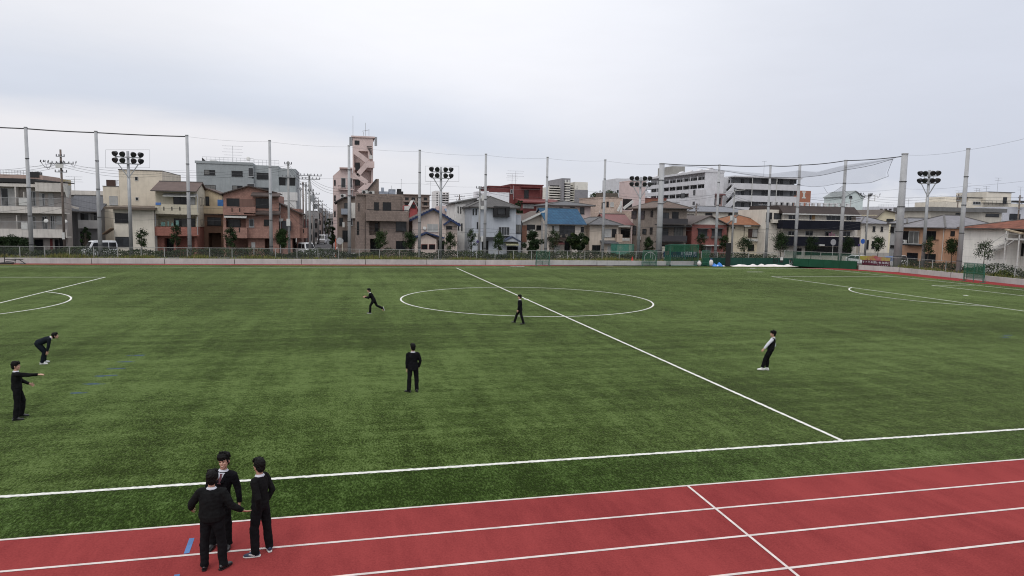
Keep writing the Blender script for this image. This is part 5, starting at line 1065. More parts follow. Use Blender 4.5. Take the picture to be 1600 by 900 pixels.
# --- long pale low building behind
b = B('pale_low_hall', 'long pale low building with a shallow grey roof behind the red brick and orange-roofed houses', 1074, 1180, 112, 'building')
x0, z0, x1, z1 = b.box((1074,331.5,1180,None), 0, 10); b.hip(x0, x1, 0, 10, z1+.05, b.z(1130,323,5), mat('shallow_grey_roof',(.12,.125,.14),.6,.2,1.5), .5); b.done(wm('hall_cream',204,198,184,stain=.25))
b.win((1102,333,1113,341), 0, 2, M_fr_d, 2); b.win((1160,330.5+2,1173,334.5), 0, 3, M_fr_a, 2, False); b.win((1138,333,1148,338), 0, 2, M_fr_d, 2)
# --- long white flats (their long side faces the pitch's left; white end wall to the viewer)
mlw = wm('flats_white', 190,190,194, stain=.2, k=.98); mlg = wm('gallery_rear_shaded', 120,122,126, stain=.3)  # gallery rear wall painted darker to stand in for shade under the galleries
b = B('long_white_flats', 'very long white flats with dark gallery bands receding behind the thick net pole', 1006, 1099, 69, 'flats', rz=-pi/2)
zt = b.z(1099,269.5); b.raw(0, 1.6, 0, b.W, 4.8, zt); zs = [b.z(1099,y_) for y_ in (274.5,281,287.5,294,300.5,307,314)]
b.raw(0, .02, 0, b.W, 1.59, zs[6]); b.raw(b.W-7.0 if False else b.W-.4, .02, zs[6], b.W, 1.59, zt)
b.done(mlw)
for i in range(0, 6, 2):
    b.part('gallery', mlw, lambda k: (k.box(-.1, -.1, zs[i+2], b.W-.41, .06, zs[i+1]), k.box(-.1, .07, zs[i+2], b.W-.41, 1.59, zs[i+2]+.15)))
    n = int(b.W/2.2)
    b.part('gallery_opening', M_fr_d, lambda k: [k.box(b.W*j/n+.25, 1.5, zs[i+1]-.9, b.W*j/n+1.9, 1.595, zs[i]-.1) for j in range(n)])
    b.part('gallery_post', mlw, lambda k: [k.box(b.W*j/9, -.09, zs[i+1], b.W*j/9+.25, .05, zs[i]) for j in range(1, 9)])
b.part('roof_edge', mlw, lambda k: k.box(-.2, -.3, zt, b.W+.1, 4.9, zt+.5))
b.part('roof_vent', mlw, lambda k: [k.prismx([(1.2, zt+.5), (3.4, zt+.5), (2.3, zt+1.3)][::-1], b.W*j/7+1.5, b.W*j/7+3.5) for j in range(7)])
b.part('lift_house', wm('lift_grey',132,130,124), lambda k: k.box(b.x(1030,2), 1.0, zt+.51, b.x(1053,2), 4.5, b.z(1045,261.5,2)))
b = B('white_flats_wing', 'white wing of flats with small square windows left of the long white flats', 962, 1012, 215, 'flats')
b.box((962,279,985,None), 0, 14); b.raw(b.x(985)+.01, 1.5, 0, b.W, 14, b.z(1000,278)); b.done(mlw)
for py in (284.5,294.5,304.5,314.5):
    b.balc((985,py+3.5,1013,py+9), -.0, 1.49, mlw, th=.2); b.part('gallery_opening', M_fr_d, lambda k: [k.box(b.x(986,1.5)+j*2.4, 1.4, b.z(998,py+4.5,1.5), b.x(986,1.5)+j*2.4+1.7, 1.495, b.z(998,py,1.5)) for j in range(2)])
    b.win((970,py+2.5,976,py+6.5), 0, 2, M_fr_d, 0, False); b.win((964,py+2.5,966.5,py+6.5), 0, 1, M_fr_d, 0, False) if py > 290 else None
b = B('white_flats_annex', 'plain white annex with two narrow windows standing before the long white flats', 1060, 1101, 66.5, 'flats', rz=-pi/2)
b.raw(0, 0, 0, b.W, 2.2, b.z(1101,313)); b.raw(b.W-8.2 if b.W > 9 else b.W*.5, .01, b.z(1101,313)+.01, b.W, 2.2, b.z(1101,296.5)); b.done(mlw)
for r_ in ((1083.5,296.5,1086.5,305),(1082.5,315,1085.5,320),(1064,302,1070,310)): b.win(r_, 0, 1, M_fr_d, 0, False)
b = B('maroon_balcony_block', 'small maroon-topped flats with white balconies below the white end wall', 1098, 1127, 132, 'flats')
b.box((1098,305,1127,None), 0, 7); b.done(wm('maroon_wall',140,112,108)); b.part('roof_slab', mat('maroon_roof',(.13,.05,.05)), lambda k: k.box(-.4, -.8, b.z(1110,305), b.W+.3, 7, b.z(1110,302.5)))
b.balc((1099,313,1112,320), -.8, -.004, mlw); b.win((1110,310,1118,321), 0, 2, M_fr_a, 2); b.win((1120,309,1126,318), 0, 1, M_fr_d, 0)
# --- white gallery flats
b = B('white_gallery_flats', 'white flats with wide gallery parapets and slanted stair parapets at their left end', 1146, 1247, 138, 'flats')
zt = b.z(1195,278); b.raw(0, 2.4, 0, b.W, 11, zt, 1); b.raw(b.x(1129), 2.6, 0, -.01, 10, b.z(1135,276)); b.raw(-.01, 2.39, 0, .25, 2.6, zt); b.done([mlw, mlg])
b.part('roof_slab', mlw, lambda k: k.box(-.4, -.3, zt, b.W+.3, 11.2, zt+.3))
for yt, yb in ((287.5,296.5),(306,315.5),(324.5,333)):
    b.balc((1146,yt,1246,yb), 0, 2.38, mlw, th=.16)
    for px in (1158,1171,1190,1196,1213,1219,1234,1240): b.win((px,yt-7.5,px+4.5,yt-.2), 2.4, 1, M_fr_d, 0, False)
    b.part('stair', mlw, lambda k: k.bar(b.hit(1149.5,yt+4,-.25), b.hit(1134.5,yt+19,-.25), .25, 1.25, up=(0,0,1)))
    b.part('stair_gap', M_dark, lambda k: k.bar(b.hit(1148,yt-1.5,1.0), b.hit(1136,yt+11,1.0), .2, .8))
for px in (1172, 1210): b.part('gallery_pipe', M_ac, lambda k: k.box(b.x(px,-.1), -.12, 6, b.x(px,-.1)+.14, -.004, zt))
b.aerial(1193,252,278,4,1.2,1); b.win((1138,281,1143,291), 2.6, 1, M_fr_d, 0)
# --- white flats with navy balconies
b = B('navy_balcony_flats', 'white low flats with two navy balcony bands under a brown mansard roof', 1223, 1344, 87.3, 'flats')
mnw = wm('navy_flats_white', 202,194,180, stain=.35); mnv = mat('navy_panel', (.009,.010,.016), .6, .25, 1.0, spec=.12)
x0, z0, x1, z1 = b.box((1223,335,1336,None), 0, 10); b.raw(b.x(1196,.5), .6, 0, -.01, 9, b.z(1210,327.5)); b.raw(x1+.01, .5, 0, b.W-.02, 9, b.z(1340,348)); b.done(mnw)
zr = b.z(1280,322.5,1.6); b.part('mansard_roof', mat('brown_mansard',(.034,.024,.021),.8,.2,1.0,kind='siding'), lambda k: k.prismx([(-.7, z1), (10.3, z1), (9.2, zr), (1.0, zr)][::-1], b.x(1222.5,-.5), x1+.35)); b.part('fascia', M_fr_w, lambda k: k.box(b.x(1222,-.75), -.78, z1-.14, x1+.4, -.705, z1+.06))
b.balc((1223,345,1344.5,358.5), -1.5, -.004, mnv); b.balc((1223,370,1343,384.5), -1.5, -.004, mnv)
b.part('balcony_cap', mnw, lambda k: [k.box(b.x(1223,-1.5)-.05, -1.56, b.z(1284,y_,-1.5), b.x(1344,-1.5)+.05, -1.36, b.z(1284,y_,-1.5)+.1) for y_ in (344.6,369.6)])
for r_, g_ in (((1232,335.8,1244,344),2),((1264.5,336,1270,345),0),((1291,336.5,1313,346),2),((1322,337,1330,346),0),((1231,361,1242,371),2),((1258,361,1270,371),2),((1289,361.5,1300,371),0),((1316,361.5,1328,371),2)): b.win(r_, 0, 3 if r_[2]-r_[0] > 14 else 2, M_fr_a, g_, False)
b.part('wood_door', mat('door_tan',(.32,.2,.1)), lambda k: k.box(b.x(1267.5), -.06, b.z(1269,345), b.x(1272.5), -.004, b.z(1269,336)))
[b.part('laundry', mat('laundry_pink',(.3,.16,.2),.9,.6,6), lambda k: k.box(b.x(px,-.8), -.85, b.z(px,y_+7,-.8), b.x(px+2.4,-.8), -.8, b.z(px,y_,-.8))) for px, y_ in ((1296,364),(1299,362.5),(1303,365))]; b.part('folding_rail', mat('lattice_brown',(.08,.05,.04)), lambda k: [k.box(b.x(1330,-.2), -.25, b.z(1337,y_,-.2), b.x(1344,-.2), -.15, b.z(1337,y_,-.2)+.1) for y_ in (339,341.5,344)])
b.win((1197,332,1206,346), .6, 2, M_fr_d, 0); b.win((1209,333,1221,349), .6, 2, M_fr_d, 2); b.balc((1208,343,1222,348.5), -.2, .59, mnw)
b.win((1240,388,1252,398), 0, 2, M_fr_d, 0, False); b.win((1258,386,1330,399), -.003, 5, M_fr_d, 0, False); b.part('porch_light', M_fr_w, lambda k: k.box(b.x(1282,-1.7), -1.9, b.z(1286,384,-1.7), b.x(1289.5,-1.7), -1.55, b.z(1286,382,-1.7)))
b.part('roof_balustrade', wm('balustrade_white',200,200,200), lambda k: [k.box(b.x(1205+j*9,7), 7, zr-2, b.x(1205+j*9,7)+.5, 7.4, b.z(1250,317,7)) for j in range(14)]+[k.box(b.x(1203,7), 7.05, b.z(1250,317,7), b.x(1325,7), 7.3, b.z(1250,316,7))])
b = B('orange_sign_block', 'orange-brown rooftop block with a white bracket mark left of the light green gable', 1247.5, 1264.5, 165, 'building')
b.box((1247.5,298,1264.5,None), 0, 6); b.done(wm('orange_block',150,92,66)); b.part('bracket_mark', M_fr_w, lambda k: (k.box(b.x(1250.5), -.05, b.z(1254,301), b.x(1256), -.004, b.z(1254,299)), k.box(b.x(1252), -.05, b.z(1254,308), b.x(1255), -.004, b.z(1254,301)-.003), k.box(b.x(1250.5), -.05, b.z(1254,310), b.x(1256.5), -.004, b.z(1254,308)-.003)))
b = B('light_green_gable_house', 'pale green gable of a distant house behind the torn net', 1319, 1347, 170)
x0, z0, x1, z1 = b.box((1319,307,1346,None), 0, 10); b.gy(0, x1, 0, 10, z1, b.z(1332.5,298.5), mat('pale_roof',(.2,.22,.22)), .4); b.done(wm('pale_green',190,204,202,stain=.15,k=1.1)); b.win((1327,306,1331.5,310), 0, 1, M_fr_d, 0)
# --- pale house right of the navy balconies
b = B('grey_roof_pale_house', 'pale two-storey house with a grey roof behind the blue road sign', 1345, 1392, 90.5)
x0, z0, x1, z1 = b.box((1345,349.5,1388,None), 0, 9); b.hip(0, x1, 0, 9, z1+.05, b.z(1362,338.5,4.5), mat('grey_roof5',(.15,.15,.165),.65,.2,1.5), .5); b.done(wm('pale_house2',190,182,168,stain=.25))
for r_ in ((1363.5,353.5,1367.5,361.5),(1376,354,1379.5,361.5),(1352,375,1357,389),(1362,376.5,1366,388),(1352,353,1354,361)): b.win(r_, 0, 1, M_fr_d, 0)
b.part('garden_wall', wm('block_wall',150,145,138), lambda k: k.box(b.x(1345,-3), -3, 0, b.x(1393,-3), -2.85, 1.4))
b = B('tall_grey_roof_house', 'house with a tall plain grey roof behind the slim utility pole', 1339, 1366, 112)
x0, z0, x1, z1 = b.box((1339,344,1366,None), 0, 8); b.gx(0, x1, 0, 8, z1-.1, b.z(1352,330,4), mat('grey_roof5',(.15,.15,.165),.65,.2,1.5), .4); b.done(wm('pale_house3',170,166,160))
b = B('cream_gable_house', 'cream house with a brown gable roof seen left of the thickest net pole', 1363, 1402, 108)
x0, z0, x1, z1 = b.box((1368,336,1397,None), 0, 8); b.gy(0 if False else x0, x1, 0, 8, b.z(1397,333), b.z(1378,328.5), mat('brown_roof6',(.09,.075,.065)), .6, peak=.35, zl=b.z(1364,338)); b.done(wm('cream2',206,194,160)); b.win((1385,342,1396,346), 0, 2, M_fr_d, 0)
# --- houses along the right-hand street (their fronts face the pitch)
b = B('grey_balcony_house', 'narrow grey house with a dark upper window just left of the tan house', 1391, 1416, 68.5, rz=-pi/2)
x0, z0, x1, z1 = b.box((1391,349,1416,None), 0, 8); b.hip(0, x1, 0, 8, z1+.05, b.z(1404,341,4), mat('grey_roof5',(.15,.15,.165),.65,.2,1.5), .35); b.done(wm('grey_house2',142,142,142)); b.win((1391.5,354,1397,363), 0, 2, M_fr_d, 0); b.win((1400,355,1410,365), 0, 2, M_fr_d, 0); b.win((1391.5,383,1398,387), 0, 2, M_fr_d, 0)
b = B('tan_house', 'tan-orange two-storey house with a grey hip roof behind the rightmost floodlight', 1408, 1476, 66.2, rz=-pi/2)
mto = wm('tan_orange', 174,129,96, stain=.2); x0, z0, x1, z1 = b.box((1408,356,1476,None), 0, 9.5); b.raw(x1-.6, -.3, 0, x1+.35, 4.5, z1-.05); b.hip(0, x1, 0, 9.5, z1+.1, b.z(1450,336.5,4.7), mat('grey_roof6',(.155,.15,.16),.65,.2,1.5,kind='siding',size=1.3), .65); b.done(mto)
b.win((1411,361,1420,381), -.003, 1, M_fr_d, 0); b.win((1420,361,1436,381), -.05, 2, M_fr_w, 1, False); b.win((1447,361,1465,374), 0, 2, M_fr_d, 0); b.part('panel_shutter', mto, lambda k: k.box(b.x(1465)+.02, -.14, b.z(1469,374.5), b.x(1473.5), -.05, b.z(1469,361)))
b.balc((1409,381,1437,383.5), -.8, -.004, M_fr_d, 'rail', rail=M_fr_a); b.win((1417,395,1434,410), -.003, 2, M_fr_d, 0, False); b.win((1445.5,396.5,1462,409), -.003, 2, M_fr_d, 0, False)
b.pipe(1475.5,357,408,-.3,M_fr_w); b.ac(1411,378,-.7)
b.swin((1485,361,1491.5,369), x1+.35, 1, 1, M_fr_d, 0)
b = B('rust_roof_house', 'white-walled house with a rusty ribbed roof and outside stairs at the right edge', 1506.5, 1640, 66, rz=-pi/2)
mwr = wm('white_board_wall', 206,202,194, kind='siding', size=5, stain=.3, k=1.45); xs_ = b.x(1577)
z1 = b.z(1540,357.5); b.raw(0, 0, 0, xs_, 9, z1); b.raw(xs_+.01, 2.2, 0, b.W, 9, z1); b.hip(0, b.W, 0, 9, z1+.1, b.z(1550,343,4.5), mat('rust_sheet',(.155,.062,.042),.85,.45,1.2,kind='seam',c2=(.045,.028,.024),size=2.2,spec=.1), .6); b.done(mwr)
b.part('entry_canopy', mat('canopy_tan',(.36,.29,.2),.7,.2,2), lambda k: k.bar(b.hit(1572,358.5,-.8)+V((0,.6,0)), b.hit(1598,365,-.8)+V((0,.6,0)), 1.6, .16))
b.part('stair_flight', mat('stair_white',(.5,.49,.47)), lambda k: [k.box(b.hit(1543+j*3.4,388,-1.0).x, -1.3, max(.05, b.z(1543+j*3.4,392.5-j*1.9,-1.0))-.1, b.hit(1548+j*3.4,388,-1.0).x, -.1, max(.12, b.z(1543+j*3.4,392.5-j*1.9,-1.0))) for j in range(10)])
b.part('stair_landing', mat('stair_white',(.5,.49,.47)), lambda k: (k.box(b.x(1573,-1.3), -1.4, b.z(1582,375,-1.3), b.x(1596,-1.3), 2.1, b.z(1582,372.5,-1.3)), [k.box(b.x(px,-1.3), -1.4, 0, b.x(px,-1.3)+.1, -1.3, b.z(px,361 if px < 1590 else 367,-1.3)) for px in (1573.5,1594.5)], k.bar(b.hit(1573.5,383,-1.35), b.hit(1585,375,-1.35), .1), k.box(b.x(1573,-1.3), -1.39, b.z(1582,366,-1.3), b.x(1596,-1.3), -1.33, b.z(1582,365.3,-1.3)), k.bar(b.hit(1543,384,-1.3), b.hit(1573,364.5,-1.3), .06)))
b.win((1582,360,1598,373), 2.2, 2, M_fr_d, 0, False); b.win((1583,380,1600,400), 2.2, 2, M_fr_d, 0, False)
# --- roofs beyond the right-hand street
b = B('long_grey_roof_block', 'cream low block with a thick grey flat roof above the tan house', 1452, 1566, 112, 'building')
b.box((1452,331,1563,None), 0, 10); b.done(wm('cream3',168,162,150)); b.part('roof_slab', mat('grey_slab',(.13,.13,.13)), lambda k: (k.box(-.4, -1, b.z(1500,331), b.x(1527), 10.2, b.z(1500,324.5)), k.box(b.x(1527)+.01, -.7, b.z(1540,331.5), b.W+.3, 10.1, b.z(1540,325.5))))
b.win((1493,333,1507,337), 0, 3, M_fr_d, 0); b.win((1540,334,1561,338.5), 0, 3, M_fr_d, 2)
b = B('cream_rooftop_flats', 'cream flats with stepped roof boxes and several aerials at the upper right', 1476, 1610, 128, 'flats')
mc4 = wm('cream4',192,184,168,stain=.25); x0, z0, x1, z1 = b.box((1476,317,1610,None), 1, 11); b.box((1541,300.5,1580,317), 0, 9); b.box((1513,309,1541,317), 1.2, 9); b.box((1476,307.5,1494,317), 3, 9); b.done(mc4)
b.win((1520,315,1532,319.5), 1, 3, M_fr_a, 2) ; b.win((1567,308,1573,319), -.01, 1, M_fr_d, 0, False); b.rail((1533,314,1580,321), -.3, M_fr_d, 8); b.part('roof_edge', M_blk, lambda k: (k.box(b.x(1541)-.2, -.2, b.z(1560,300.5), b.x(1580)+.2, 9.1, b.z(1560,299.8)), k.box(b.x(1511), 1, b.z(1525,309), b.x(1540.5), 9, b.z(1525,308))))
for px, yt, yb in ((1510,286,314),(1529,295,312),(1540,291,310),(1558,278,300),(1593,292,318),(1525,294,312),(1497,298,316)): b.aerial(px,yt,yb,3,2.0,2)
b = B('pale_blue_house', 'pale bluish house wall and dark windows right behind the rusty roof', 1566, 1640, 118)
b.box((1566,324,1640,None), 0, 8); b.done(wm('pale_blue2',176,178,186)); b.win((1577,334,1594,343), 0, 2, M_fr_d, 0); b.part('window_awning', M_blk, lambda k: k.box(b.x(1577), -1.2, b.z(1590,315.5)-.2, b.x(1597), -.01, b.z(1590,314)))
b = B('distant_office_tower', 'faint blue-grey office tower far away on the right horizon', 1442.5, 1447.5, 900, 'tower')
b.box((1442.5,317,1447.5,None), 0, 12); b.done(mat('far_glass_hazed',(.30,.36,.42),.4,.1,.1)); b.part('floor_bands', mat('far_band_hazed',(.22,.27,.33),.4,.1,.1), lambda k: [k.box(-.1, -.2, 6+j*5, b.W+.1, -.01, 8+j*5) for j in range(7)])  # bluish fading of distance haze put into the tower's colours
b = B('yellow_topped_block', 'low grey roof block with a small yellow sign far behind the tan house', 1418, 1455, 150, 'building')
b.box((1418,331,1455,None), 0, 9); b.done(wm('grey5',160,160,164)); b.part('roof_sign', mat('sign_yellow',(.35,.28,.06)), lambda k: (k.box(b.x(1435), 1, b.z(1437,331), b.x(1439.5), 1.4, b.z(1437,325)), k.bar(b.hit(1437,325,1.2), b.hit(1437,322.5,1.2), .2)))
b.win((1424,334,1430,337.5), 0, 2, M_fr_d, 0); b.win((1443,334,1450,337.5), 0, 2, M_fr_d, 0); b.aerial(1418.5,310,331,2,2.4,2)
b = B('pale_roofline_block', 'pale flat block on the skyline left of the thickest net pole', 1372, 1404, 175, 'building')
b.box((1372,323,1404,None), 0, 9); b.done(wm('pale6',190,190,196)); b.rail((1373,319.5,1404,323.5), .5, M_fr_a, 8); [b.win((1375+j*7,326,1379+j*7,328.5), 0, 2, M_fr_d, 0, False) for j in range(4)]
# --- roofs filling the middle distance
b = B('brown_terrace_flats', 'brown terraced flats behind the taupe house and the blue verge gables', 614, 671, 140, 'flats')
mbf = wm('brown_flats', 136,120,110); b.box((630,305,671,None), 0, 10); b.raw(b.x(614), 1, 0, b.x(630)-.01, 10, b.z(622,309)); b.done(mbf)
for py in (308.5,316.5): [b.win((px,py,px+5.5,py+4.5), 0, 2, M_fr_d, 0) for px in (633,643,652,662)]; b.balc((631,py+4.6,650,py+7), -.8, -.004, mbf); b.balc((659,py+4.6,671.5,py+7), -.8, -.004, mbf)
b.part('roof_slab', mbf, lambda k: k.box(b.x(629), -.4, b.z(650,305), b.W+.3, 10.2, b.z(650,303.7))); b.aerial(627,280,309,3,.2,1)
b = B('red_white_gable_house', 'tiny red-fronted house with a white-trimmed gable between taupe house and blue verges', 633, 652, 116)
x0, z0, x1, z1 = b.box((640,325,652,None), 0, 6); b.raw(b.x(632), .5, 0, x0-.01, 6, b.z(636,321)); b.gy(x0, x1, 0, 6, z1, b.z(646,313.5), M_fr_w, .35); b.done(wm('red_front',150,60,60)); b.win((643,319.5,649,324.5), 0, 2, M_fr_d, 0); b.part('white_terrace', M_fr_w, lambda k: k.box(b.x(632), .3, b.z(636,332), b.x(640), .48, b.z(636,322)))
b = B('pale_tower_block', 'distant pale slab of flats directly behind the second floodlight', 680, 702, 300, 'tower')
mpt = wm('pale_tower',206,202,200,stain=.1); b.box((680,298,686,None), 0, 14); b.box((686,300,701.5,None), 4, 16); b.done(mpt)
for i in range(7): b.balc((686.5,303.5+i*3.6,701.5,305+i*3.6), 2.6, 3.99, mpt, th=.2); b.part('loggia', M_fr_d, lambda k: [k.box(b.x(687+j*5,4), 3.9, b.z(690,303.5+i*3.6,4), b.x(690+j*5,4), 3.985, b.z(690,301.6+i*3.6,4)) for j in range(3)])
for i in range(7): b.win((682,301+i*3.6,684,303+i*3.6), 0, 1, M_fr_d, 0, False)
b = B('white_low_block', 'low white roofs beside the distant pale slab of flats', 694, 730, 170, 'building')
b.box((694,317,714,None), 0, 10); b.box((714,315.5,730,None), 1, 10); b.done(wm('white7',205,203,205,stain=.15)); b.win((697,320,701,323), 0, 2, M_fr_d, 0); b.win((706,320,710,323), 0, 2, M_fr_d, 0); b.aerial(672.5,283,305,1,2.4,2)
b = B('pink_flat_roof_house', 'low pinkish flat-roofed building just above the blue verge gables', 688, 714, 118)
b.box((688,322,714,None), 0, 8); b.done(wm('pinkflat',186,166,160)); b.part('blue_roof_strip', mat('blue_grey_sheet',(.10,.15,.22)), lambda k: k.prismx([(-2, b.z(702,331,-2)), (-.01, b.z(702,327)), (-.01, b.z(702,326)), (-2, b.z(702,330,-2))][::-1], b.x(694), b.x(712))); b.win((703,325,711,328.5), 0, 2, M_fr_d, 0)
b = B('grey_skyline_block', 'grey flat block on the skyline between the far apartment tower and roof garden', 916, 934, 190, 'building')
b.box((918,333,934,None), 0, 9); b.done(wm('grey8',150,152,158)); b.win((920,336,924,340), 0, 2, M_fr_d, 0)
b = B('white_roof_wall', 'blank white gabled hall behind the orange roof and white gallery flats', 1165, 1200, 120, 'building')
b.box((1178,328,1200,None), 0, 8); b.done(mnw); b.win((1181,337,1191,344), 0, 2, M_fr_a, 2); b.win((1180,331,1184,334), 0, 1, M_fr_d, 0)
# houses lining the street that runs away in the middle
def street_house(px0, px1, Y, py, colr, label, roof=None):
    b = B('street_house', label, px0, px1, Y, group='houses along the street running away')
    x0, z0, x1, z1 = b.box((px0,py,px1,None), 0, 9); b.done(wm('street_%d%d%d' % colr, *colr))
    if roof: b.gx(0, x1, 0, 9, z1-.1, z1+1.6, mat('street_roof',(.08,.075,.075)), .3)
    else: b.flat(0, x1, 0, 9, z1, wm('street_%d%d%d' % colr, *colr), .3)
    h = z1/3
    for j in range(2):
        for i in range(2): b.winm(x1*(.15+.45*i), 1+j*h*1.2, x1*(.45+.45*i), 1+j*h*1.2+1.2, 0, 2, M_fr_d, 0, False)
    b.part('side_window', M_fr_d, lambda k: [k.box(x1+.003, 1.5+2.6*j, 1.2+i*2.8, x1+.06, 2.7+2.6*j, 2.4+i*2.8) for i in range(2) for j in range(3)])
street_house(469,482,118,345,(128,70,66),'dull red house first on the left of the side street')
street_house(472,489,134,338,(150,142,138),'grey-beige house behind the dull red one on the side street')
street_house(480,497,158,341,(96,88,86),'dark grey house mid-way along the left of the side street',1)
street_house(486,503,190,334,(120,104,100),'brownish block further along the left of the side street')
street_house(497,511,240,337,(92,90,94),'dark far house on the left near the end of the side street',1)
street_house(522,531,150,322,(150,154,164),'tall blue-grey narrow block on the right of the side street')
street_house(524,533,180,330,(120,112,108),'brown block behind the blue-grey one on the side street')
street_house(511,530,330,337,(176,176,180),'pale block closing the far end of the side street')
street_house(491,500,205,343,(132,120,112),'tan house just beyond the brownish block on the side street',1)
street_house(513,522,260,341,(118,112,110),'grey-brown gabled house far down the right of the side street',1)
street_house(528,537,128,336,(140,124,112),'tan block beside pink flats on the right of the side street')
# ------------------------------------------------------------------ net poles, floodlights, nets
M_pole = mat('pole_concrete', (.35,.355,.365), .7, .12, 1.0, stain=.3)
M_band = mat('pole_band', (.05,.05,.052), .6, .2, 2)
GP = 'tall grey net poles round the pitch'
def netpole(px, pyb, Y, pyt, r0, r1, label, X=None, name='net_pole', arm=False):
    P = at_y(px, pyb, Y) if X is None else at_x(px, pyb, X); P = V((P.x, P.y, 0)); H = at_pt(px, pyt, P)
    o = thing(name, label, 'net pole', P, 0, GP); k = MB(); k.tube([(0,0,.3), (0,0,H-.12)], [r0, r1], 16); k.build('shaft', M_pole, o, True)
    k = MB(); k.tube([(0,0,H-.119), (0,0,H)], r1*1.12, 14); k.build('pole_cap', M_pole, o, True)
    z = 2.0
    while z < H-.8:
        k = MB(); rr = r0+(r1-r0)*z/H; k.tube([(0,0,z-.045), (0,0,z+.045)], rr*1.13, 14); k.box(-.05, -rr*1.13-.08, z-.04, .05, -rr*1.13+.02, z+.04); k.build('pole_band', M_band, o); z += 3.3
    return P, H
NP = {}
for px, pyb, Y, pyt, r0, r1, lb in (
    (50,404,76.0,199,.24,.17,'leftmost net pole, before the beige flats'), (157.5,404,76.0,205,.24,.17,'net pole standing before the white van'),
    (297,404,76.0,211,.24,.17,'net pole before the brick and cream house'), (424,404,76.3,219,.22,.155,'net pole at the right side of the salmon-brown carport house'),
    (546,404,76.3,227,.22,.155,'net pole just left of the pink stair tower'), (655,404,76.6,234,.21,.15,'net pole at the left of the blue verge gables'),
    (757,404,76.6,240,.21,.15,'net pole before the grey-blue house'), (852,404,77.0,245,.20,.145,'net pole at the left edge of the blue tiled roof'),
    (941,405,77.0,249,.20,.145,'net pole before the grey-tiled house beside the green bush'), (1028.5,410,75.4,255,.42,.36,'thick straight net pole before the dark brown house'),
    (1117,410,75.6,257,.22,.155,'net pole before the red brick house'), (1196,410,75.6,258,.22,.155,'net pole at the right side of the orange roof'),
    (1241,413,74.4,257,.26,.19,'net pole at the left end of the navy balconies'), (1311,418,68.4,250,.27,.20,'leaning-looking net pole the torn net hangs from, over the navy balconies'),
    (1401,420,62.0,240,.50,.38,'thickest net pole, left of the tan house'), (1497,430,51.6,232,.29,.20,'rightmost net pole, between the tan and the rusty-roofed house')):
    NP[px] = netpole(px, pyb, Y, pyt, r0, r1, lb)
M_lampb = mat('lamp_housing', (.022,.022,.024), .5, .15, 2, spec=.4); M_lens = mat('lamp_lens', (.03,.032,.035), .2, .1, 2, spec=.4)
def floodlight(px, pyb, pyt, Y, rows, wpx, label, yaw):
    P = at_y(px, pyb, Y); P = V((P.x, P.y, 0)); H = at_pt(px, pyt, P); o = thing('floodlight', label, 'floodlight', P, yaw, 'floodlight masts round the pitch')
    k = MB(); k.tube([(0,0,.3), (0,0,H)], [.22, .15], 14); k.build('mast', M_steel, o, True)
    dist = (P-CAM).dot(FW); az = atan2(P.x-CAM.x, P.y-CAM.y); w_ = wpx/FPX*dist*cos(az-YAW)*1.02/cos(yaw+az); zs_ = [at_pt(px, r_, P) for r_ in rows]
    k = MB()
    for z in zs_: k.box(-w_*.42, -.32, z-.42, w_*.42, -.2, z-.3)
    for s_ in (-1, 1): k.bar((0, -.15, zs_[1]-2.0), (s_*w_*.34, -.26, zs_[1]-.36), .1); k.bar((s_*w_*.2, -.26, zs_[1]-.4), (s_*w_*.2, -.26, zs_[0]-.36), .06)
    k.build('crossarm', M_steel, o)
    rr = random.Random(int(px))
    for z in zs_:
        for i, s_ in enumerate((-1, -.42, .42, 1)):
            ang = s_*.75 + rr.uniform(-.12, .12); tilt = radians(28)
            d_ = V((sin(ang)*cos(tilt), -cos(ang)*cos(tilt), -sin(tilt))); c = V((s_*w_*.42, -.34, z)); k = MB()
            k.tube([c-d_*.36, c-d_*.26, c-d_*.02, c+d_*.14], [.11, .22, .30, .33], 14); k.bar(c-d_*.1, (c.x, -.25, z-.33), .07); h = k.build('lamp', M_lampb, o, True)
            k = MB(); k.tube([c+d_*.142, c+d_*.15], [.30, .30], 14); k.build('lens', M_lens, h)
    return o, P, H
floodlight(205.5,404,236.5,75.6,(241.5,251.5),46,'eight-lamp floodlight mast before the cream building',0.25)
floodlight(688,404,261,76.0,(264.8,274.3),35,'eight-lamp floodlight mast before the blue verge gables',0.0)
floodlight(996.5,410,276.5,76.0,(278.6,287.8),32,'eight-lamp floodlight mast before the pale pink shaft',-0.35)
floodlight(1440.5,425,266,58.2,(271,282.4),32,'eight-lamp floodlight mast before the tan house',-.85)
M_rope = mat('cable_black', (.03,.03,.032), .6, .1, 2); M_thin = mat('cable_grey', (.16,.165,.17), .6, .1, 2)
def sagline(mb, A, Q, sag, r, n=10):
    A, Q = V(A), V(Q); mb.tube([A.lerp(Q, i/n)-V((0,0,sag*4*(i/n)*(1-i/n))) for i in range(n+1)], r, 5)
def cable(name, label, pts, r, m, sag=.15, group='cables strung between the net poles'):
    k = MB(); o = V(pts[0])
    for A, Q in zip(pts[:-1], pts[1:]): sagline(k, V(A)-o, V(Q)-o, sag, r)
    return tag(k.build(name, m, loc=o), label, 'cable', group)
def top(px, dz=-.2): P, H = NP[px]; return V((P.x, P.y, H+dz))
lf = V((NP[50][0].x-16, 75.4, NP[50][1]-.1))
cable('top_cable', 'thick dark cable along the tops of the three leftmost net poles', [lf, top(50), top(157.5), top(297)], .07, M_rope, .05)
cable('top_cable', 'thin grey cable over the pole tops from the brick house to the thick straight pole', [top(297), top(424), top(546), top(655), top(757), top(852), top(941), top(1028.5)], .010, M_thin, .18)
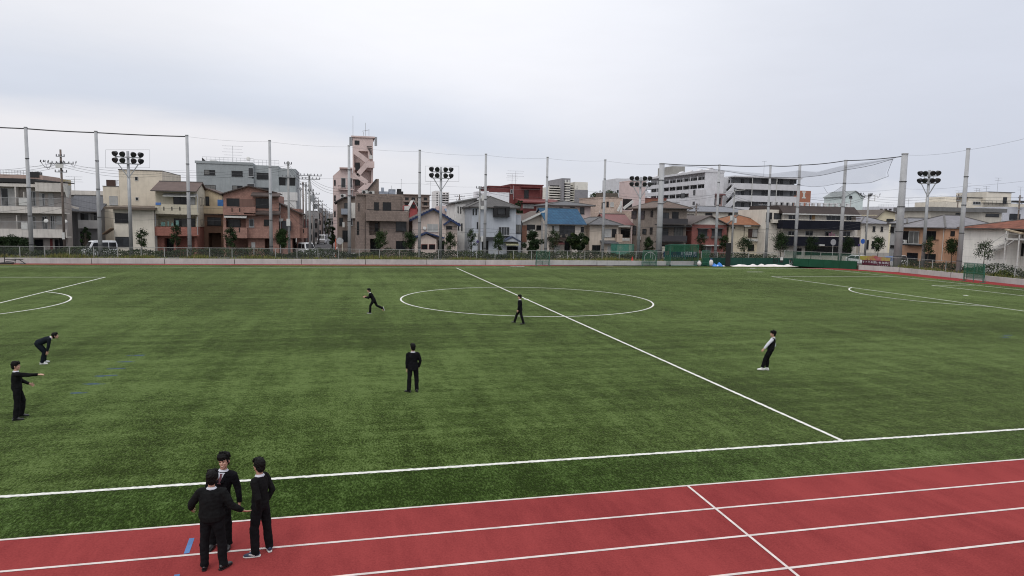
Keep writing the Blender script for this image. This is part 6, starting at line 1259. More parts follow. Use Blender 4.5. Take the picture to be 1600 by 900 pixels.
cable('top_cable', 'thick dark cable above the torn net between the two thickest poles', [top(1028.5,-.05), top(1117,-.1), top(1196,-.1), top(1241,-.1), top(1311,-.1), top(1401,-.35)], .06, M_rope, .12)
cable('top_cable', 'thin cable from the thickest pole over the rightmost pole and out of view', [top(1401,-.2), top(1497,-.2), V((56.4,38,16.2))], .012, M_thin, .25)
cable('middle_cable', 'thin mid-height cable across the pole row from the beige flats to the thick pole', [top(50,-4.4), top(157.5,-4.2), top(297,-4.2), top(424,-4.2), top(546,-4.2), top(655,-4.4), top(757,-4.4), top(852,-4.4), top(941,-4.4), top(1028.5,-4.4)], .009, M_thin, .2)
cable('middle_cable', 'thin mid-height cable linking the poles at the right end', [top(1028.5,-4.4), top(1117,-4.3), top(1196,-4.3), top(1241,-4.3), top(1311,-4.3), top(1401,-4.6), top(1497,-4.4), V((56.4,38,11.4))], .010, M_thin, .2)
# the torn safety net
M_net = mat('safety_net', (.07,.07,.08), .9, .2, 1.5, spec=0, alpha=.12)
M_netd = mat('safety_net_folded', (.10,.10,.11), .9, .25, 1.5, spec=0, alpha=.25)
def lerp_pts(path, n):
    L = [0]; 
    for a, q in zip(path[:-1], path[1:]): L.append(L[-1]+(V(q)-V(a)).length)
    out = []
    for i in range(n+1):
        s_ = L[-1]*i/n; j = max(k for k in range(len(path)-1) if L[k] <= s_+1e-6); f = (s_-L[j])/max(1e-6, L[j+1]-L[j]); out.append(V(path[j]).lerp(V(path[j+1]), min(1, f)))
    return out
def yplane(px):     # depth plane of the pole line at a given picture column
    ks = [1028.5,1117,1196,1241,1311,1401]; px = min(max(px, ks[0]), ks[-1])
    for a, q in zip(ks[:-1], ks[1:]):
        if a <= px <= q: f = (px-a)/(q-a); return NP[a][0].lerp(NP[q][0], f)
def onnet(px, py):
    g = yplane(px); g = V((g.x, g.y-.5, 0)); d = ray(px, py); h = sqrt((g.x-CAM.x)**2+(g.y-CAM.y)**2); return CAM+d*(h/sqrt(d.x**2+d.y**2))
def netsheet(mb, tp, bt, n=24, m=6, wav=.25):
    T, Bt = lerp_pts([onnet(*p) for p in tp], n), lerp_pts([onnet(*p) for p in bt], n); vs = []; fs = []
    for j in range(m+1):
        for i in range(n+1): vs.append(T[i].lerp(Bt[i], j/m)+V((0, wav*sin(i*.9+j*1.3), 0)))
    for j in range(m):
        for i in range(n): q = j*(n+1)+i; fs.append((q, q+1, q+n+2, q+n+1))
    mb.add(vs, fs)
net = thing('safety_net', 'torn grey safety net sagging between the poles at the right end', 'net', NP[1311][0])
off = NP[1311][0]
k = MB(); netsheet(k, [(1245,266),(1275,268),(1319,259),(1395,248)], [(1245,290),(1275,292),(1312,287),(1322,287.5),(1360,286.5),(1387,276),(1386,269),(1395,249)]); k.v = [tuple(V(p)-off) for p in k.v]; k.build('upper_sheet', M_net, net)
k = MB(); netsheet(k, [(1104,263),(1200,272),(1250,266),(1275,269.5),(1319,258),(1395,247)], [(1104,263.8),(1200,279),(1250,277),(1285,274),(1319,266),(1395,248.5)], 40, 4, .12); k.v = [tuple(V(p)-off) for p in k.v]; k.build('folded_edge', M_netd, net)
k = MB(); netsheet(k, [(1294,303),(1303,300),(1311,295),(1318,290)], [(1297,305),(1304,308),(1310,309),(1319,312)], 10, 5, .15); k.v = [tuple(V(p)-off) for p in k.v]; k.build('torn_flap', M_netd, net)
k = MB()
for path, r_ in (([(1045,258),(1100,261.5),(1150,270),(1200,277)],.022),([(1200,277),(1250,277.5),(1285,274),(1319,266),(1360,259),(1395,248.5)],.03),([(1395,248.5),(1387,269),(1388,275.5)],.025),([(1388,275.5),(1360,285.5),(1320,287.5),(1311,286)],.022),([(1311,286),(1290,290.5),(1270,292),(1245,289)],.02),([(1287,292),(1293,302),(1303,300),(1316,291)],.018),([(1319,297),(1330,306)],.015),([(1320,262),(1395,248)],.012),([(1395,248),(1403,245)],.014),([(1265,311),(1290,314),(1315,310)],.02),([(1266,309),(1300,310),(1316,307)],.015)):
    k.tube(lerp_pts([onnet(*p)-off for p in path], 14), r_, 5)
k.build('edge_rope', M_rope, net)
# thin rope frames of the small nets round two floodlights
for (a, t_, c, d_), lab in (((165,234,234,262),'faint thin rope frame round the lamps before the cream building'), ((664.5,259.5,717,283.5),'faint thin rope frame round the lamps before the blue verge gables')):
    p = [at_y(x_, y_, 75.2) for x_, y_ in ((a,t_),(c,t_),(c,d_),(a,d_))]; k = MB(); o = p[0].copy()
    for i in range(4): k.tube([p[i]-o, p[(i+1) % 4]-o], .012, 4)
    tag(k.build('rope_frame', M_thin, loc=o), lab, 'rope frame')
# ------------------------------------------------------------------ utility poles and wires
M_wood = mat('pole_wood', (.13,.105,.09), .9, .25, 2); M_conp = mat('pole_grey', (.28,.28,.275), .8, .15, 1.5, stain=.25); M_ins = mat('insulator', (.10,.10,.11), .3, .2, 2); M_trans = mat('transformer', (.22,.23,.24), .5, .1, 2)
GU = 'utility poles in the streets'
UP_ = {}
def upole(px, pyt, Y, label, m=None, arms=((0.3,1.8),), trans=False, ins=True, r=.15, py0=395, extra=()):
    P = at_y(px, py0, Y); P = V((P.x, P.y, 0)); H = at_pt(px, pyt, P); o = thing('utility_pole', label, 'utility pole', P, 0, GU)
    k = MB(); k.tube([(0,0,-.02), (0,0,H)], [r*1.25, r*.8], 10); k.build('shaft', m or M_conp, o, True)
    for dz, w_ in arms:
        k = MB(); z = H-dz; k.box(-w_/2, -.2, z-.05, w_/2, -.1, z+.05); a = k.build('crossarm', M_steel, o)
        if ins:
            n = max(3, int(w_/.45))
            for i in range(n+1): k = MB(); xx = -w_/2+.05+(w_-.1)*i/n; k.tube([(xx,-.15,z+.05), (xx,-.15,z+.3)], [.07,.05], 6); k.build('insulator', M_ins, a)
    if trans:
        k = MB(); z = H-trans; k.tube([(.42,-.1,z-.9), (.42,-.1,z)], .3, 12); k.box(.1, -.16, z-.7, .25, -.04, z-.6); k.build('transformer', M_trans, o, False)
    for nm, fn in extra: kk = MB(); fn(kk, H); kk.build(nm, M_ac if nm != 'clamp' else M_band, o)
    UP_[px] = (P, H); return o
upole(101.5,234,86.2,'dark wooden utility pole at the corner of the beige flats',M_wood,((.9,1.0),(1.8,3.0),(2.9,1.4)),False,extra=(('switch_box',lambda k,H: k.box(-.5,-.45,H-2.4,.35,-.22,H-1.9)),('sign_plate',lambda k,H: k.box(-.16,-.3,2.3,.16,-.26,3.2)),('funnel_guard',lambda k,H: k.tube([(.6,0,H-6.2),(.6,0,H-4.6)],[.12,.5],10))))
upole(452,252,86.6,'grey utility pole before the grey-green flats',M_conp,((.4,1.0),(2.2,1.7)),False,extra=(('wire_box',lambda k,H: k.box(-.3,-.4,H-9,.2,-.2,H-8)),))
upole(484.5,272.5,89.5,'near grey utility pole with transformer at the mouth of the side street',M_conp,((.2,3.4),(.7,3.0),(2.4,1.2)),3.0,r=.17)
upole(479,285,96,'slimmer grey pole left of the transformer pole',M_conp,((.6,.8),),False,r=.14)
upole(474.5,284,104,'dark thin pole before the dull red street house',M_wood,((.5,.9),),False,r=.13)
upole(498,312,140,'distant utility pole on the left of the side street',M_conp,((.4,2.0),(1.2,1.6)),1.8)
upole(509,326,200,'far utility pole near the end of the side street',M_wood,((.4,2.4),(1.4,2.0)),2.0)
upole(470.5,292,112,'leaning thin pole between the grey-green flats and the side street',M_conp,((.5,1.0),),False,r=.12)
upole(490.5,300,118,'pole with two crossarms just behind the transformer pole',M_conp,((.4,2.2),(1.2,1.8)),2.2)
upole(504,318,165,'dim pole mid-way down the side street',M_wood,((.4,2.2),(1.3,2.0)),2.0)
upole(515,330,230,'faint pole at the far right of the side street',M_wood,((.4,2.4),),False)
upole(748.5,291,86.2,'mottled utility pole before the grey-blue house',M_conp,((.3,1.2),(1.3,1.0)),False,extra=(('transformer_can',lambda k,H: (k.tube([(.5,-.1,H-2.1),(.5,-.1,H-1.2)],.26,10), k.tube([(-.4,-.1,H-7.8),(-.4,-.1,H-7.0)],.2,10), k.tube([(.4,-.2,H-8.2),(.4,-.2,H-7.4)],.22,10))),('cable_box',lambda k,H: k.box(.1,-.35,H-3.4,.8,-.1,H-2.9))))
upole(717,304,140,'small distant pole on the skyline beside the second floodlight',M_wood,((.5,2.2),(1.3,1.6)),False)
upole(1143,295,87.5,'utility pole with bracket arms at the left of the orange roof',M_conp,((.1,.5),(1.0,1.0)),False,extra=(('bracket_arm',lambda k,H: (k.bar((0,-.1,H-.3),(1.9,-.1,H-.1),.09), k.bar((0,-.1,H-1.9),(1.7,-.1,H-1.75),.09))),('transformer_can',lambda k,H: (k.tube([(-.4,-.1,H-5.2),(-.4,-.1,H-4.4)],.22,10), k.tube([(.35,-.1,H-5.6),(.35,-.1,H-4.8)],.22,10)))))
upole(1085,318,100,'short dark wooden pole left of the red brick gable',M_wood,((.3,1.0),(1.1,.7)),False,r=.16)
upole(1351.5,302,80.5,'slim grey pole beside the blue road sign',M_conp,((.5,.6),),False,r=.14,extra=(('bracket_arm',lambda k,H: (k.bar((0,-.1,H-.3),(1.1,-.1,H-.3),.08), k.bar((1.1,-.1,H-.3),(1.1,-.1,H-1.2),.08), k.bar((0,-.1,H-1.2),(1.1,-.1,H-1.2),.08))),))
upole(1324,309,118,'thin short pole before the light green gable',M_conp,((.3,.5),),False,r=.12)
upole(1490.5,303,120,'dark pole above the roofs left of the rightmost net pole',M_wood,((.6,1.6),(1.6,1.2)),False)
upole(1586,305,116,'dark wooden pole above the rusty roof',M_wood,((.7,1.4),(2.1,1.8),(3.4,1.0)),False,r=.2)
upole(1187,318,118,'dim pole with small arms behind the orange roof',M_wood,((.3,2.0),(1.0,1.4)),False)
def wires(label, pts, n, r=.014, sag=.6, spread=.28):
    k = MB(); o = V(pts[0])
    for j in range(n):
        for A, Q in zip(pts[:-1], pts[1:]): dz = V((0, .12*j, -spread*j)); sagline(k, V(A)-o+dz, V(Q)-o+dz, sag*(1+.15*j), r)
    return tag(k.build('power_line', M_rope, loc=o), label, 'power line', 'power lines over the streets')
def ut(px, dz): P, H = UP_[px]; return V((P.x, P.y-.15, H-dz))
def ap(px, py, Y): return at_y(px, py, Y)
wires('power lines from the wooden pole across the cream building', [ap(-90,266,86.2), ut(101.5,1.6), ap(250,268,86.4), ut(452,.6)], 3, .016, .5)
wires('lower telephone cables along the front of the left-hand houses', [ap(-90,322,86.2), ut(101.5,6.0), ap(250,325,86.4), ut(452,5.5), ut(484.5,6.0)], 3, .016, .5, .75)
wires('power lines sagging from the flats to the transformer pole', [ut(452,.3), ut(484.5,.4), ap(545,294,88), ut(748.5,.9)], 3, .016, .7)
wires('wires running away along the left of the side street', [ut(484.5,.3), ut(498,.5), ut(509,.5)], 4, .02, .9)
wires('tangled wires over the left of the side street', [ut(470.5,.4), ut(490.5,.5), ut(504,.6), ut(515,.5)], 4, .022, .8)
wires('service wires crossing the mouth of the side street', [ut(484.5,2.0), ap(530,330,100)], 5, .02, .8, .45)
wires('wires crossing the middle houses before the mottled pole', [ap(545,350,86.3), ut(748.5,6.2), ap(960,353,86.5), ut(1143,5.6)], 2, .016, .5, .5)
wires('upper wires from the mottled pole to the orange-roofed house', [ut(748.5,.4), ap(960,305,86.6), ut(1143,.3)], 2, .016, .9)
wires('wires from the bracket-arm pole towards the blue road sign', [ut(1143,1.2), ap(1250,318,84), ut(1351.5,.5)], 2, .016, .7)
wires('low cables before the navy balconies', [ut(1143,6.0), ap(1250,358,84), ut(1351.5,4.5), ap(1470,362,64), ap(1640,372,60)], 2, .016, .4, .5)
wires('wires past the thickest pole to the right edge', [ut(1351.5,.4), ap(1470,306,64), ap(1660,305,60)], 3, .014, .3, .35)
# bundles of looped jumper wire and insulators on two arms
for px, w_, dz in ((101.5,4.6,1.7),(1351.5,4.6,.25)):
    k = MB(); P, H = UP_[px]; o = V((P.x, P.y, H-dz)); rr = random.Random(9)
    for i in range(9):
        a = V((rr.uniform(-w_/2, w_/2-.6), -.3, rr.uniform(-.1,.1))); q = a+V((rr.uniform(.5,1.6),0,rr.uniform(-.1,.1))); sagline(k, a, q, rr.uniform(.2,.9), .02, 8)
    for i in range(10): x_ = rr.uniform(-w_/2, w_/2); k.tube([(x_,-.3,.0),(x_+.05,-.3,.28)], [.07,.04], 6)
    tag(k.build('jumper_wires', M_rope, loc=o), 'looped jumper wires on the '+('wooden pole by the beige flats' if px < 200 else 'slim pole beside the blue road sign'), 'wires')
# ------------------------------------------------------------------ trees
def tree(name, label, px, Y, pyt, wpx, seed, z0=.52, dens=1.0, leaf=.17, mats=(0,1,0), lean=0, low=.36, X=None, py0=400):
    P = at_y(px, py0, Y) if X is None else at_x(px, py0, X); P = V((P.x, P.y, z0)); H = at_pt(px, pyt, P)-z0; W_ = wpx/FPX*(P-CAM).dot(FW)/2; rr = random.Random(seed)
    o = thing(name, label, 'tree', P, rr.uniform(0,6), 'young trees behind the fence' if name == 'young_tree' else None)
    k = MB(); k.tube([(0,0,-.1), (lean*.3,.02,H*.35), (lean*.7,-.03,H*.65), (lean,0,H*.93)], [.055+H*.006,.05,.035,.012], 7); tips = []
    nb = 9 if H < 6 else 16
    for i in range(nb):
        f = low+(.92-low)*(i+rr.random())/nb; a = i*2.4+rr.uniform(-.4,.4); b0 = V((lean*f,0,H*f)); prof = sin(pi*min(1,(f-low)/(1-low)*.8+.2))**.7; ln = W_*prof*rr.uniform(.7,1.1)
        b1 = b0+V((cos(a)*ln, sin(a)*ln, ln*rr.uniform(.35,.8))); k.tube([b0, b0.lerp(b1,.5)+V((0,0,-.04)), b1], [.022,.015,.006], 5); tips += [b1, b0.lerp(b1,.6)]
        if rr.random() < .7: c = b0.lerp(b1,.55); c1 = c+V((rr.uniform(-.5,.5),rr.uniform(-.5,.5),rr.uniform(.1,.5)))*ln*.8; k.tube([c, c1], [.012,.005], 4); tips.append(c1)
    tips.append(V((lean,0,H*.95)))
    k.build('trunk', M_bark, o); k = MB(); n = int(2100*dens)
    for i in range(n):
        c = rr.choice(tips); sp = W_*.24; p = c+V((rr.gauss(0,sp), rr.gauss(0,sp), rr.gauss(0,sp*1.1)))
        if p.z < .3: continue
        leafquad(k, p, leaf, rr, rr.choice((0,0,1,1,2)) if False else (0 if noise.noise(p*1.3+V((seed,0,0))) < .05 else (1 if rr.random() < .75 else 2)))
    k.build('crown', [M_leaf[mats[0]], M_leaf[mats[1]], M_leaf[mats[2]]], o); return o
for i, (lb, px, pyt, w_, dn, ms_) in enumerate((
    ('thin sapling before the cream annex',222,360,15,.55,(0,1,1)), ('dark young tree before the brick balcony house',276,352,14,.6,(0,0,1)), ('young tree before the left carport of the salmon house',361,357,17,.8,(0,1,1)),
    ('dense oval young tree at the right end of the salmon house',440.5,360,17,1.6,(1,1,1)), ('young tree before the boxed balcony of the taupe house',595,362,18,.9,(1,1,2)), ('spreading dark young tree at the right corner of the taupe house',641,364,20,.9,(0,1,1)),
    ('two-tufted small tree before the blue verge house',703,364,17,.8,(0,1,1)), ('thin sparse sapling before the white shed-roof house',736.5,358,14,.45,(0,1,1)), ('upright young tree between the two porches of the grey-blue house',779,364,15,.9,(1,1,2)),
    ('light young tree before the cluttered balcony',865,361,18,.5,(0,1,2)), ('young tree before the side wall of the dark brown house',1013,372,13,.9,(0,1,1)), ('young tree before the left window of the red brick house',1094,365,13,.6,(0,0,1)),
    ('young tree before the right corner of the red brick house',1130,368,14,.9,(0,1,1)), ('broad dark young tree before the orange-roof house door',1163,373,22,.9,(0,0,1)), ('bushy young tree on a thin stem left of the navy balconies',1219,366,22,1.3,(0,1,1)),
    ('dark young tree in front of the navy balcony middle',1267,371,16,.8,(0,0,1)), ('dark upright young tree before the right navy balcony',1325,371,16,.9,(0,0,1)))):
    tree('young_tree', lb, px, 77.2 if px < 1200 else (76.4 if px < 1290 else 73.5), pyt, w_, 20+i, dens=dn, mats=ms_)
for lb, px, X_, pyt, w_, dn, sd in (('young tree before the grey-roofed pale house and its garden wall',1371.5,59.6,371,16,.8,51),('young tree half hidden by the rightmost floodlight mast',1450,58.9,371,16,.45,52),('dark young tree at the corner of the tan house',1487,58.3,373,19,.9,53),('bare-stemmed young tree before the white house wall',1538,57.6,380,23,.42,54)):
    tree('young_tree', lb, px, 0, pyt, w_, sd, dens=dn, mats=(0,1,1), X=X_, leaf=.17, low=.5)
def bigtree(label, px, Y, pyt, pyb, wpx, seed, n, mats, name='bushy_tree', leaf=.24, lobes=26):
    P = at_y(px, 400, Y); P = V((P.x, P.y, 0)); H = at_pt(px, pyt, P); zb = max(.3, at_pt(px, pyb, P)); W_ = wpx/FPX*(P-CAM).dot(FW)/2; rr = random.Random(seed)
    o = thing(name, label, 'tree', P); k = MB(); k.tube([(0,0,-.05),(.1,0,zb+.4),(0,.1,(zb+H)/2)], [.16,.12,.05], 8); cs = []
    for i in range(lobes):
        a = rr.uniform(0,6.28); f = rr.random()**.6; zz = zb+(H-zb)*rr.uniform(.08,.9); pr = sqrt(max(.05, 1-((zz-(zb+H)/2)/((H-zb)/2))**2)); c = V((cos(a)*W_*pr*f*.85, sin(a)*W_*pr*f*.85, zz)); cs.append((c, W_*rr.uniform(.16,.30)))
        k.tube([(0,0,zb+(zz-zb)*.3), c], [.05,.012], 5)
    k.build('trunk', M_bark, o); k = MB()
    for i in range(n):
        c, r_ = rr.choice(cs); u = V((rr.gauss(0,1),rr.gauss(0,1),rr.gauss(0,1))).normalized()*r_*rr.random()**.35; p = c+u
        leafquad(k, p, leaf, rr, 0 if noise.noise(p*.9) < .08 else (1 if rr.random() < .7 else 2))
    k.build('crown', [M_leaf[m] for m in mats], o); return o
bigtree('big rounded green bush tree in front of the blue-roofed house balcony',903,84.5,358,394,36,61,9500,(0,1,2))
bigtree('dark tangled garden tree between the grey-blue and blue-roofed houses',832,86.5,360,398,34,62,3800,(0,0,1))
bigtree('dark leafy hedge tree at the left edge below the flats balcony',16,85.0,371,397,60,63,6000,(0,0,1),lobes=34)
bigtree('dark creeper-covered tree left of the van before the grey house',134,86.0,352,392,16,64,1800,(0,0,1))
bigtree('dark tree beside the dark red brick block behind the grey-blue house',810,108,312,338,14,65,1600,(0,0,1))
bigtree('dark street trees leaning over the right kerb of the side street',519,112,352,384,16,66,1900,(0,0,1))
bigtree('distant dark tree crown at the end of the side street',513,190,340,366,12,67,1200,(0,0,1))
bigtree('low yellow-green shrub before the white house at the right edge',1566,57.5 if False else 42,418,432,30,68,2200,(1,3,2),'low_shrub',.16,14) if False else None
P = at_x(1568, 430, 57.9); kk = MB(); rr = random.Random(70); o = thing('low_shrub', 'low yellow-green shrub on the bed before the rusty-roofed white house', 'shrub', V((P.x, P.y, .5)))
for i in range(1500):
    a = rr.uniform(0,6.28); f = sqrt(rr.random()); leafquad(kk, V((cos(a)*f*1.0, sin(a)*f*1.5, (1-f*f)*.85*rr.random()**.4)), .15, rr, rr.choice((0,1,1,2)))
kk.build('foliage', [M_leaf[1], M_leaf[2], M_leaf[3]], o)
P = at_y(800, 395, 75.6); kk = MB(); o = thing('low_shrub', 'yellowish shrub behind the fence right of the grey-blue porch', 'shrub', V((P.x, P.y, .5)))
for i in range(800):
    a = rr.uniform(0,6.28); f = sqrt(rr.random()); leafquad(kk, V((cos(a)*f*1.0, sin(a)*f*.6, (1-f*f)*.95*rr.random()**.4)), .15, rr, rr.choice((0,1,2,2)))
kk.build('foliage', [M_leaf[1], M_leaf[2], M_leaf[3]], o)
# ------------------------------------------------------------------ things on the touchline
M_gpipe = M_gpost; M_gnet2 = netmat('cage_net', (.008,.085,.042), .05, .016, diag=True)
def pipeframe(k, segs, r=.03):
    for a, q in segs: k.tube([a, q], r, 6)
def on_ground(px, py, z=0.0):
    p = at_z(px, py, z)
    if p.y > 71.3 and px < 1300: p = at_y(px, py, 71.3)
    return V((p.x, p.y, z))
# batting cage
P = on_ground(1047, 413.2); Q = on_ground(1090.5, 413.4); W_ = (Q-P).length; ang = atan2(Q.y-P.y, Q.x-P.x); H = at_pt(1068, 382.5, P)
o = thing('batting_cage', 'green netted batting cage standing before the blue banner', 'batting cage', P, ang); k = MB(); D = 1.7
pipeframe(k, [((0,0,0),(0,0,H)),((W_,0,0),(W_,0,H)),((0,0,H),(W_,0,H)),((W_/2,0,0.9),(W_/2,0,H)),((0,D,0),(0,D,H*.93)),((W_,D,0),(W_,D,H*.93)),((0,0,H),(0,D,H*.93)),((W_,0,H),(W_,D,H*.93)),((0,D,H*.93),(W_,D,H*.93)),((0,0,.1),(0,D,.1)),((W_,0,.1),(W_,D,.1)),((0,D,.1),(W_,D,.1)),((0,0,.06),(W_,0,.06))], .04)
k.build('cage_frame', M_gpipe, o)
k = MB(); k.add([(0,.02,.1),(W_,.02,.1),(W_,.02,H),(0,.02,H),(0,D,.1),(W_,D,.1),(W_,D,H*.93),(0,D,H*.93)], [(4,5,6,7),(0,4,7,3),(1,5,6,2),(3,2,6,7)]); k.build('cage_net', M_gnet2, o)
k = MB(); k.add([(0,-.02,H-1.0),(W_,-.02,H-1.0),(W_,-.02,H),(0,-.02,H)], [(0,1,2,3)]); k.build('front_net', M_gnet2, o)
k = MB(); [k.tube([(x_,-.04,.1),(x_,.04,.1)], .12, 10) for x_ in (0, W_)]; k.build('caster', M_blk, o)
def screen(px0, px1, pyb, pyt, label, Yoff=0, circ=False, dense=True):
    P = on_ground(px0, pyb); Q = on_ground(px1, pyb); W_ = (Q-P).length; ang = atan2(Q.y-P.y, Q.x-P.x); H = at_pt(px0, pyt, P); o = thing('net_screen', label, 'net screen', P, ang); k = MB()
    pipeframe(k, [((0,0,0),(0,0,H)),((W_,0,0),(W_,0,H)),((0,0,H),(W_,0,H)),((0,0,.5),(W_,0,.5)),((0,-.5,.03),(0,.5,.03)),((W_,-.5,.03),(W_,.5,.03)),((0,.5,.03),(0,0,1.2)),((W_,.5,.03),(W_,0,1.2))]); k.build('screen_frame', M_gpipe, o)
    k = MB(); k.add([(0,.0,.1),(W_,.0,.1),(W_,.0,H),(0,.0,H)], [(0,1,2,3)]); k.build('screen_net', M_gnet2 if dense else M_gnet, o)
    if circ:
        k = MB(); R = W_*.4; k.tube([(W_*.5+R*cos(a), -.04, H*.5+R*sin(a)) for a in [pi*1.15-pi*1.3*i/14 for i in range(15)]], .022, 5); k.tube([(W_*.55,-.04,H*.55),(W_*.55,-.04,H*.97)], .03, 5); k.build('hoop', M_fr_a, o)
screen(1004, 1026, 412, 391.5, 'green pitching screen with a pale hoop left of the thick net pole', circ=True)
screen(1096.5, 1107.5, 412.3, 391.5, 'narrow green screen between the batting cage and the blue tarp')
screen(838, 858.5, 412.4, 392, 'thin see-through green screen before the blue-roofed house', dense=False)
screen(965, 1003, 412.2, 392.0, 'wide faint green screen left of the hooped pitching screen', dense=False) if False else None
P = on_ground(1505, 439); o = thing('net_screen', 'folded green net screen by the right-hand wall under the rightmost pole', 'net screen', P, -pi/2+.12); H = at_pt(1506, 411, P); k = MB(); W_ = 2.3
pipeframe(k, [((0,0,0),(0,0,H)),((W_,0,0),(W_,0,H)),((W_/2,0,0),(W_/2,0,H)),((0,0,H),(W_,0,H)),((0,0,H*.5),(W_,0,H*.5)),((0,-.6,.03),(0,.3,.03)),((W_,-.6,.03),(W_,.3,.03)),((0,.25,.03),(0,0,H*.6)),((W_,.25,.03),(W_,0,H*.6)),((.2,.15,.05),(.2,.15,H*.95)),((W_-.2,.15,.05),(W_-.2,.15,H*.95))], .035); k.build('screen_frame', M_gpipe, o)
k = MB(); k.add([(0,0,.45),(W_,0,.45),(W_,0,H),(0,0,H)], [(0,1,2,3)]); k.add([(.2,.15,.3),(W_-.2,.15,.3),(W_-.2,.15,H*.95),(.2,.15,H*.95)], [(0,1,2,3)]); k.build('screen_net', M_gnet2, o)
# blue banner with the supporters' slogan
M_navy = mat('banner_navy', (.012,.022,.075), .6, .15, 1); M_pinkt = mat('banner_pink', (.45,.05,.16), .6, .05); M_dpink = mat('banner_dull_pink', (.12,.03,.06), .6, .05); M_wt = mat('banner_white', (.6,.62,.65), .6, .05)
Yb = 74.52; A = at_y(1036.5, 397, Yb); Z_ = at_y(1089.5, 397, Yb); z1, z0 = at_y(1063, 393, Yb).z, at_y(1063, 401.6, Yb).z; W_ = Z_.x-A.x
o = thing('banner', 'long navy banner with pink and white characters tied to the far fence', 'banner', V((A.x, Yb, z0))); k = MB(); k.box(0, -.02, 0, W_, -.004, z1-z0); k.build('cloth', M_navy, o)
TX = lambda x_, z_: Matrix.Translation((x_, -.025, z_)) @ Matrix.Rotation(pi/2, 4, 'X')
hB = z1-z0
for i, (ch, m_, s_) in enumerate((('輝', M_pinkt, .66), ('く', M_dpink, .5), ('品', M_dpink, .6), ('川', M_wt, .62), ('高', M_wt, .64), ('球', M_wt, .64), ('児', M_wt, .64))):
    text_mesh('lettering', ch, s_, m_, o, TX(W_*(.10,.21,.33,.565,.69,.80,.92)[i], hB*.60))
k = MB(); [k.box(W_*(.06+.056*i), -.024, hB*.12, W_*(.06+.056*i)+.10, -.0205, hB*.12+.09) for i in range(16)]; k.build('small_lettering', M_wt, o)
# floral banner on the right-hand fence
A, Z_ = V((56.55, 65.75, 0)), V((58.0, 62.3, 0)); ang = atan2(Z_.y-A.y, Z_.x-A.x); W_ = (Z_-A).length
zt = at_pt(1361, 399.5, A.lerp(Z_,.5)); zb = at_pt(1361, 414.5, A.lerp(Z_,.5)); hB = zt-zb
nrm = V((sin(ang), -cos(ang), 0)); o = thing('banner', 'dark red banner with white slogan under a yellow and pink flower picture', 'banner', A+nrm*.09+V((0,0,zb)), ang)
M_dred = mat('banner_dark_red', (.075,.012,.025), .6, .15, 1)
k = MB(); k.box(0, -.02, 0, W_, -.004, hB*.52); k.build('cloth', M_dred, o)
mm = bpy.data.materials.new('flower_print'); mm.use_nodes = True; t = NT(mm.node_tree); tc = t.new('ShaderNodeTexCoord').outputs['Object']; vr = t.new('ShaderNodeTexVoronoi', i_Scale=2.6); t.link(tc, vr.inputs['Vector']); hs = t.new('ShaderNodeSeparateColor'); t.link(vr.outputs['Color'], hs.inputs[0]); sp = t.new('ShaderNodeSeparateXYZ'); t.link(tc, sp.inputs[0])
cr = t.new('ShaderNodeValToRGB'); cr.color_ramp.elements[0].color = (.30,.27,.05,1); cr.color_ramp.elements[1].color = (.30,.26,.08,1); cr.color_ramp.elements[0].position = .05; cr.color_ramp.elements[1].position = .95
for p_, c_ in ((.3,(.30,.16,.06,1)),(.48,(.28,.06,.07,1)),(.6,(.32,.11,.12,1)),(.78,(.30,.15,.06,1))): q = cr.color_ramp.elements.new(p_); q.color = c_
t.link(t.math('ADD', t.math('MULTIPLY', sp.outputs[0], 1/W_), t.math('MULTIPLY', t.math('SUBTRACT', hs.outputs[0], .5), .35)), cr.inputs[0]); t.link(cr.outputs[0], t.n['Principled BSDF'].inputs['Base Color'])
k = MB(); k.prism([(-.5,hB*.525),(W_,hB*.525),(W_,hB*.86),(W_*.55,hB*.92),(W_*.52,hB*1.02),(W_*.36,hB*1.02),(W_*.34,hB*.96),(-.5,hB*.93)], -.02, -.004); k.build('flower_picture', mm, o)
for i, ch in enumerate('すべての想いを白球に'): text_mesh('lettering', ch, .34, M_wt, o, TX(W_*(.055+.099*i), hB*.30))
k = MB(); [k.box(W_*(.56+.07*i), -.024, hB*.05, W_*(.56+.07*i)+.09, -.0205, hB*.05+.06) for i in range(6)]; k.build('small_lettering', M_wt, o)
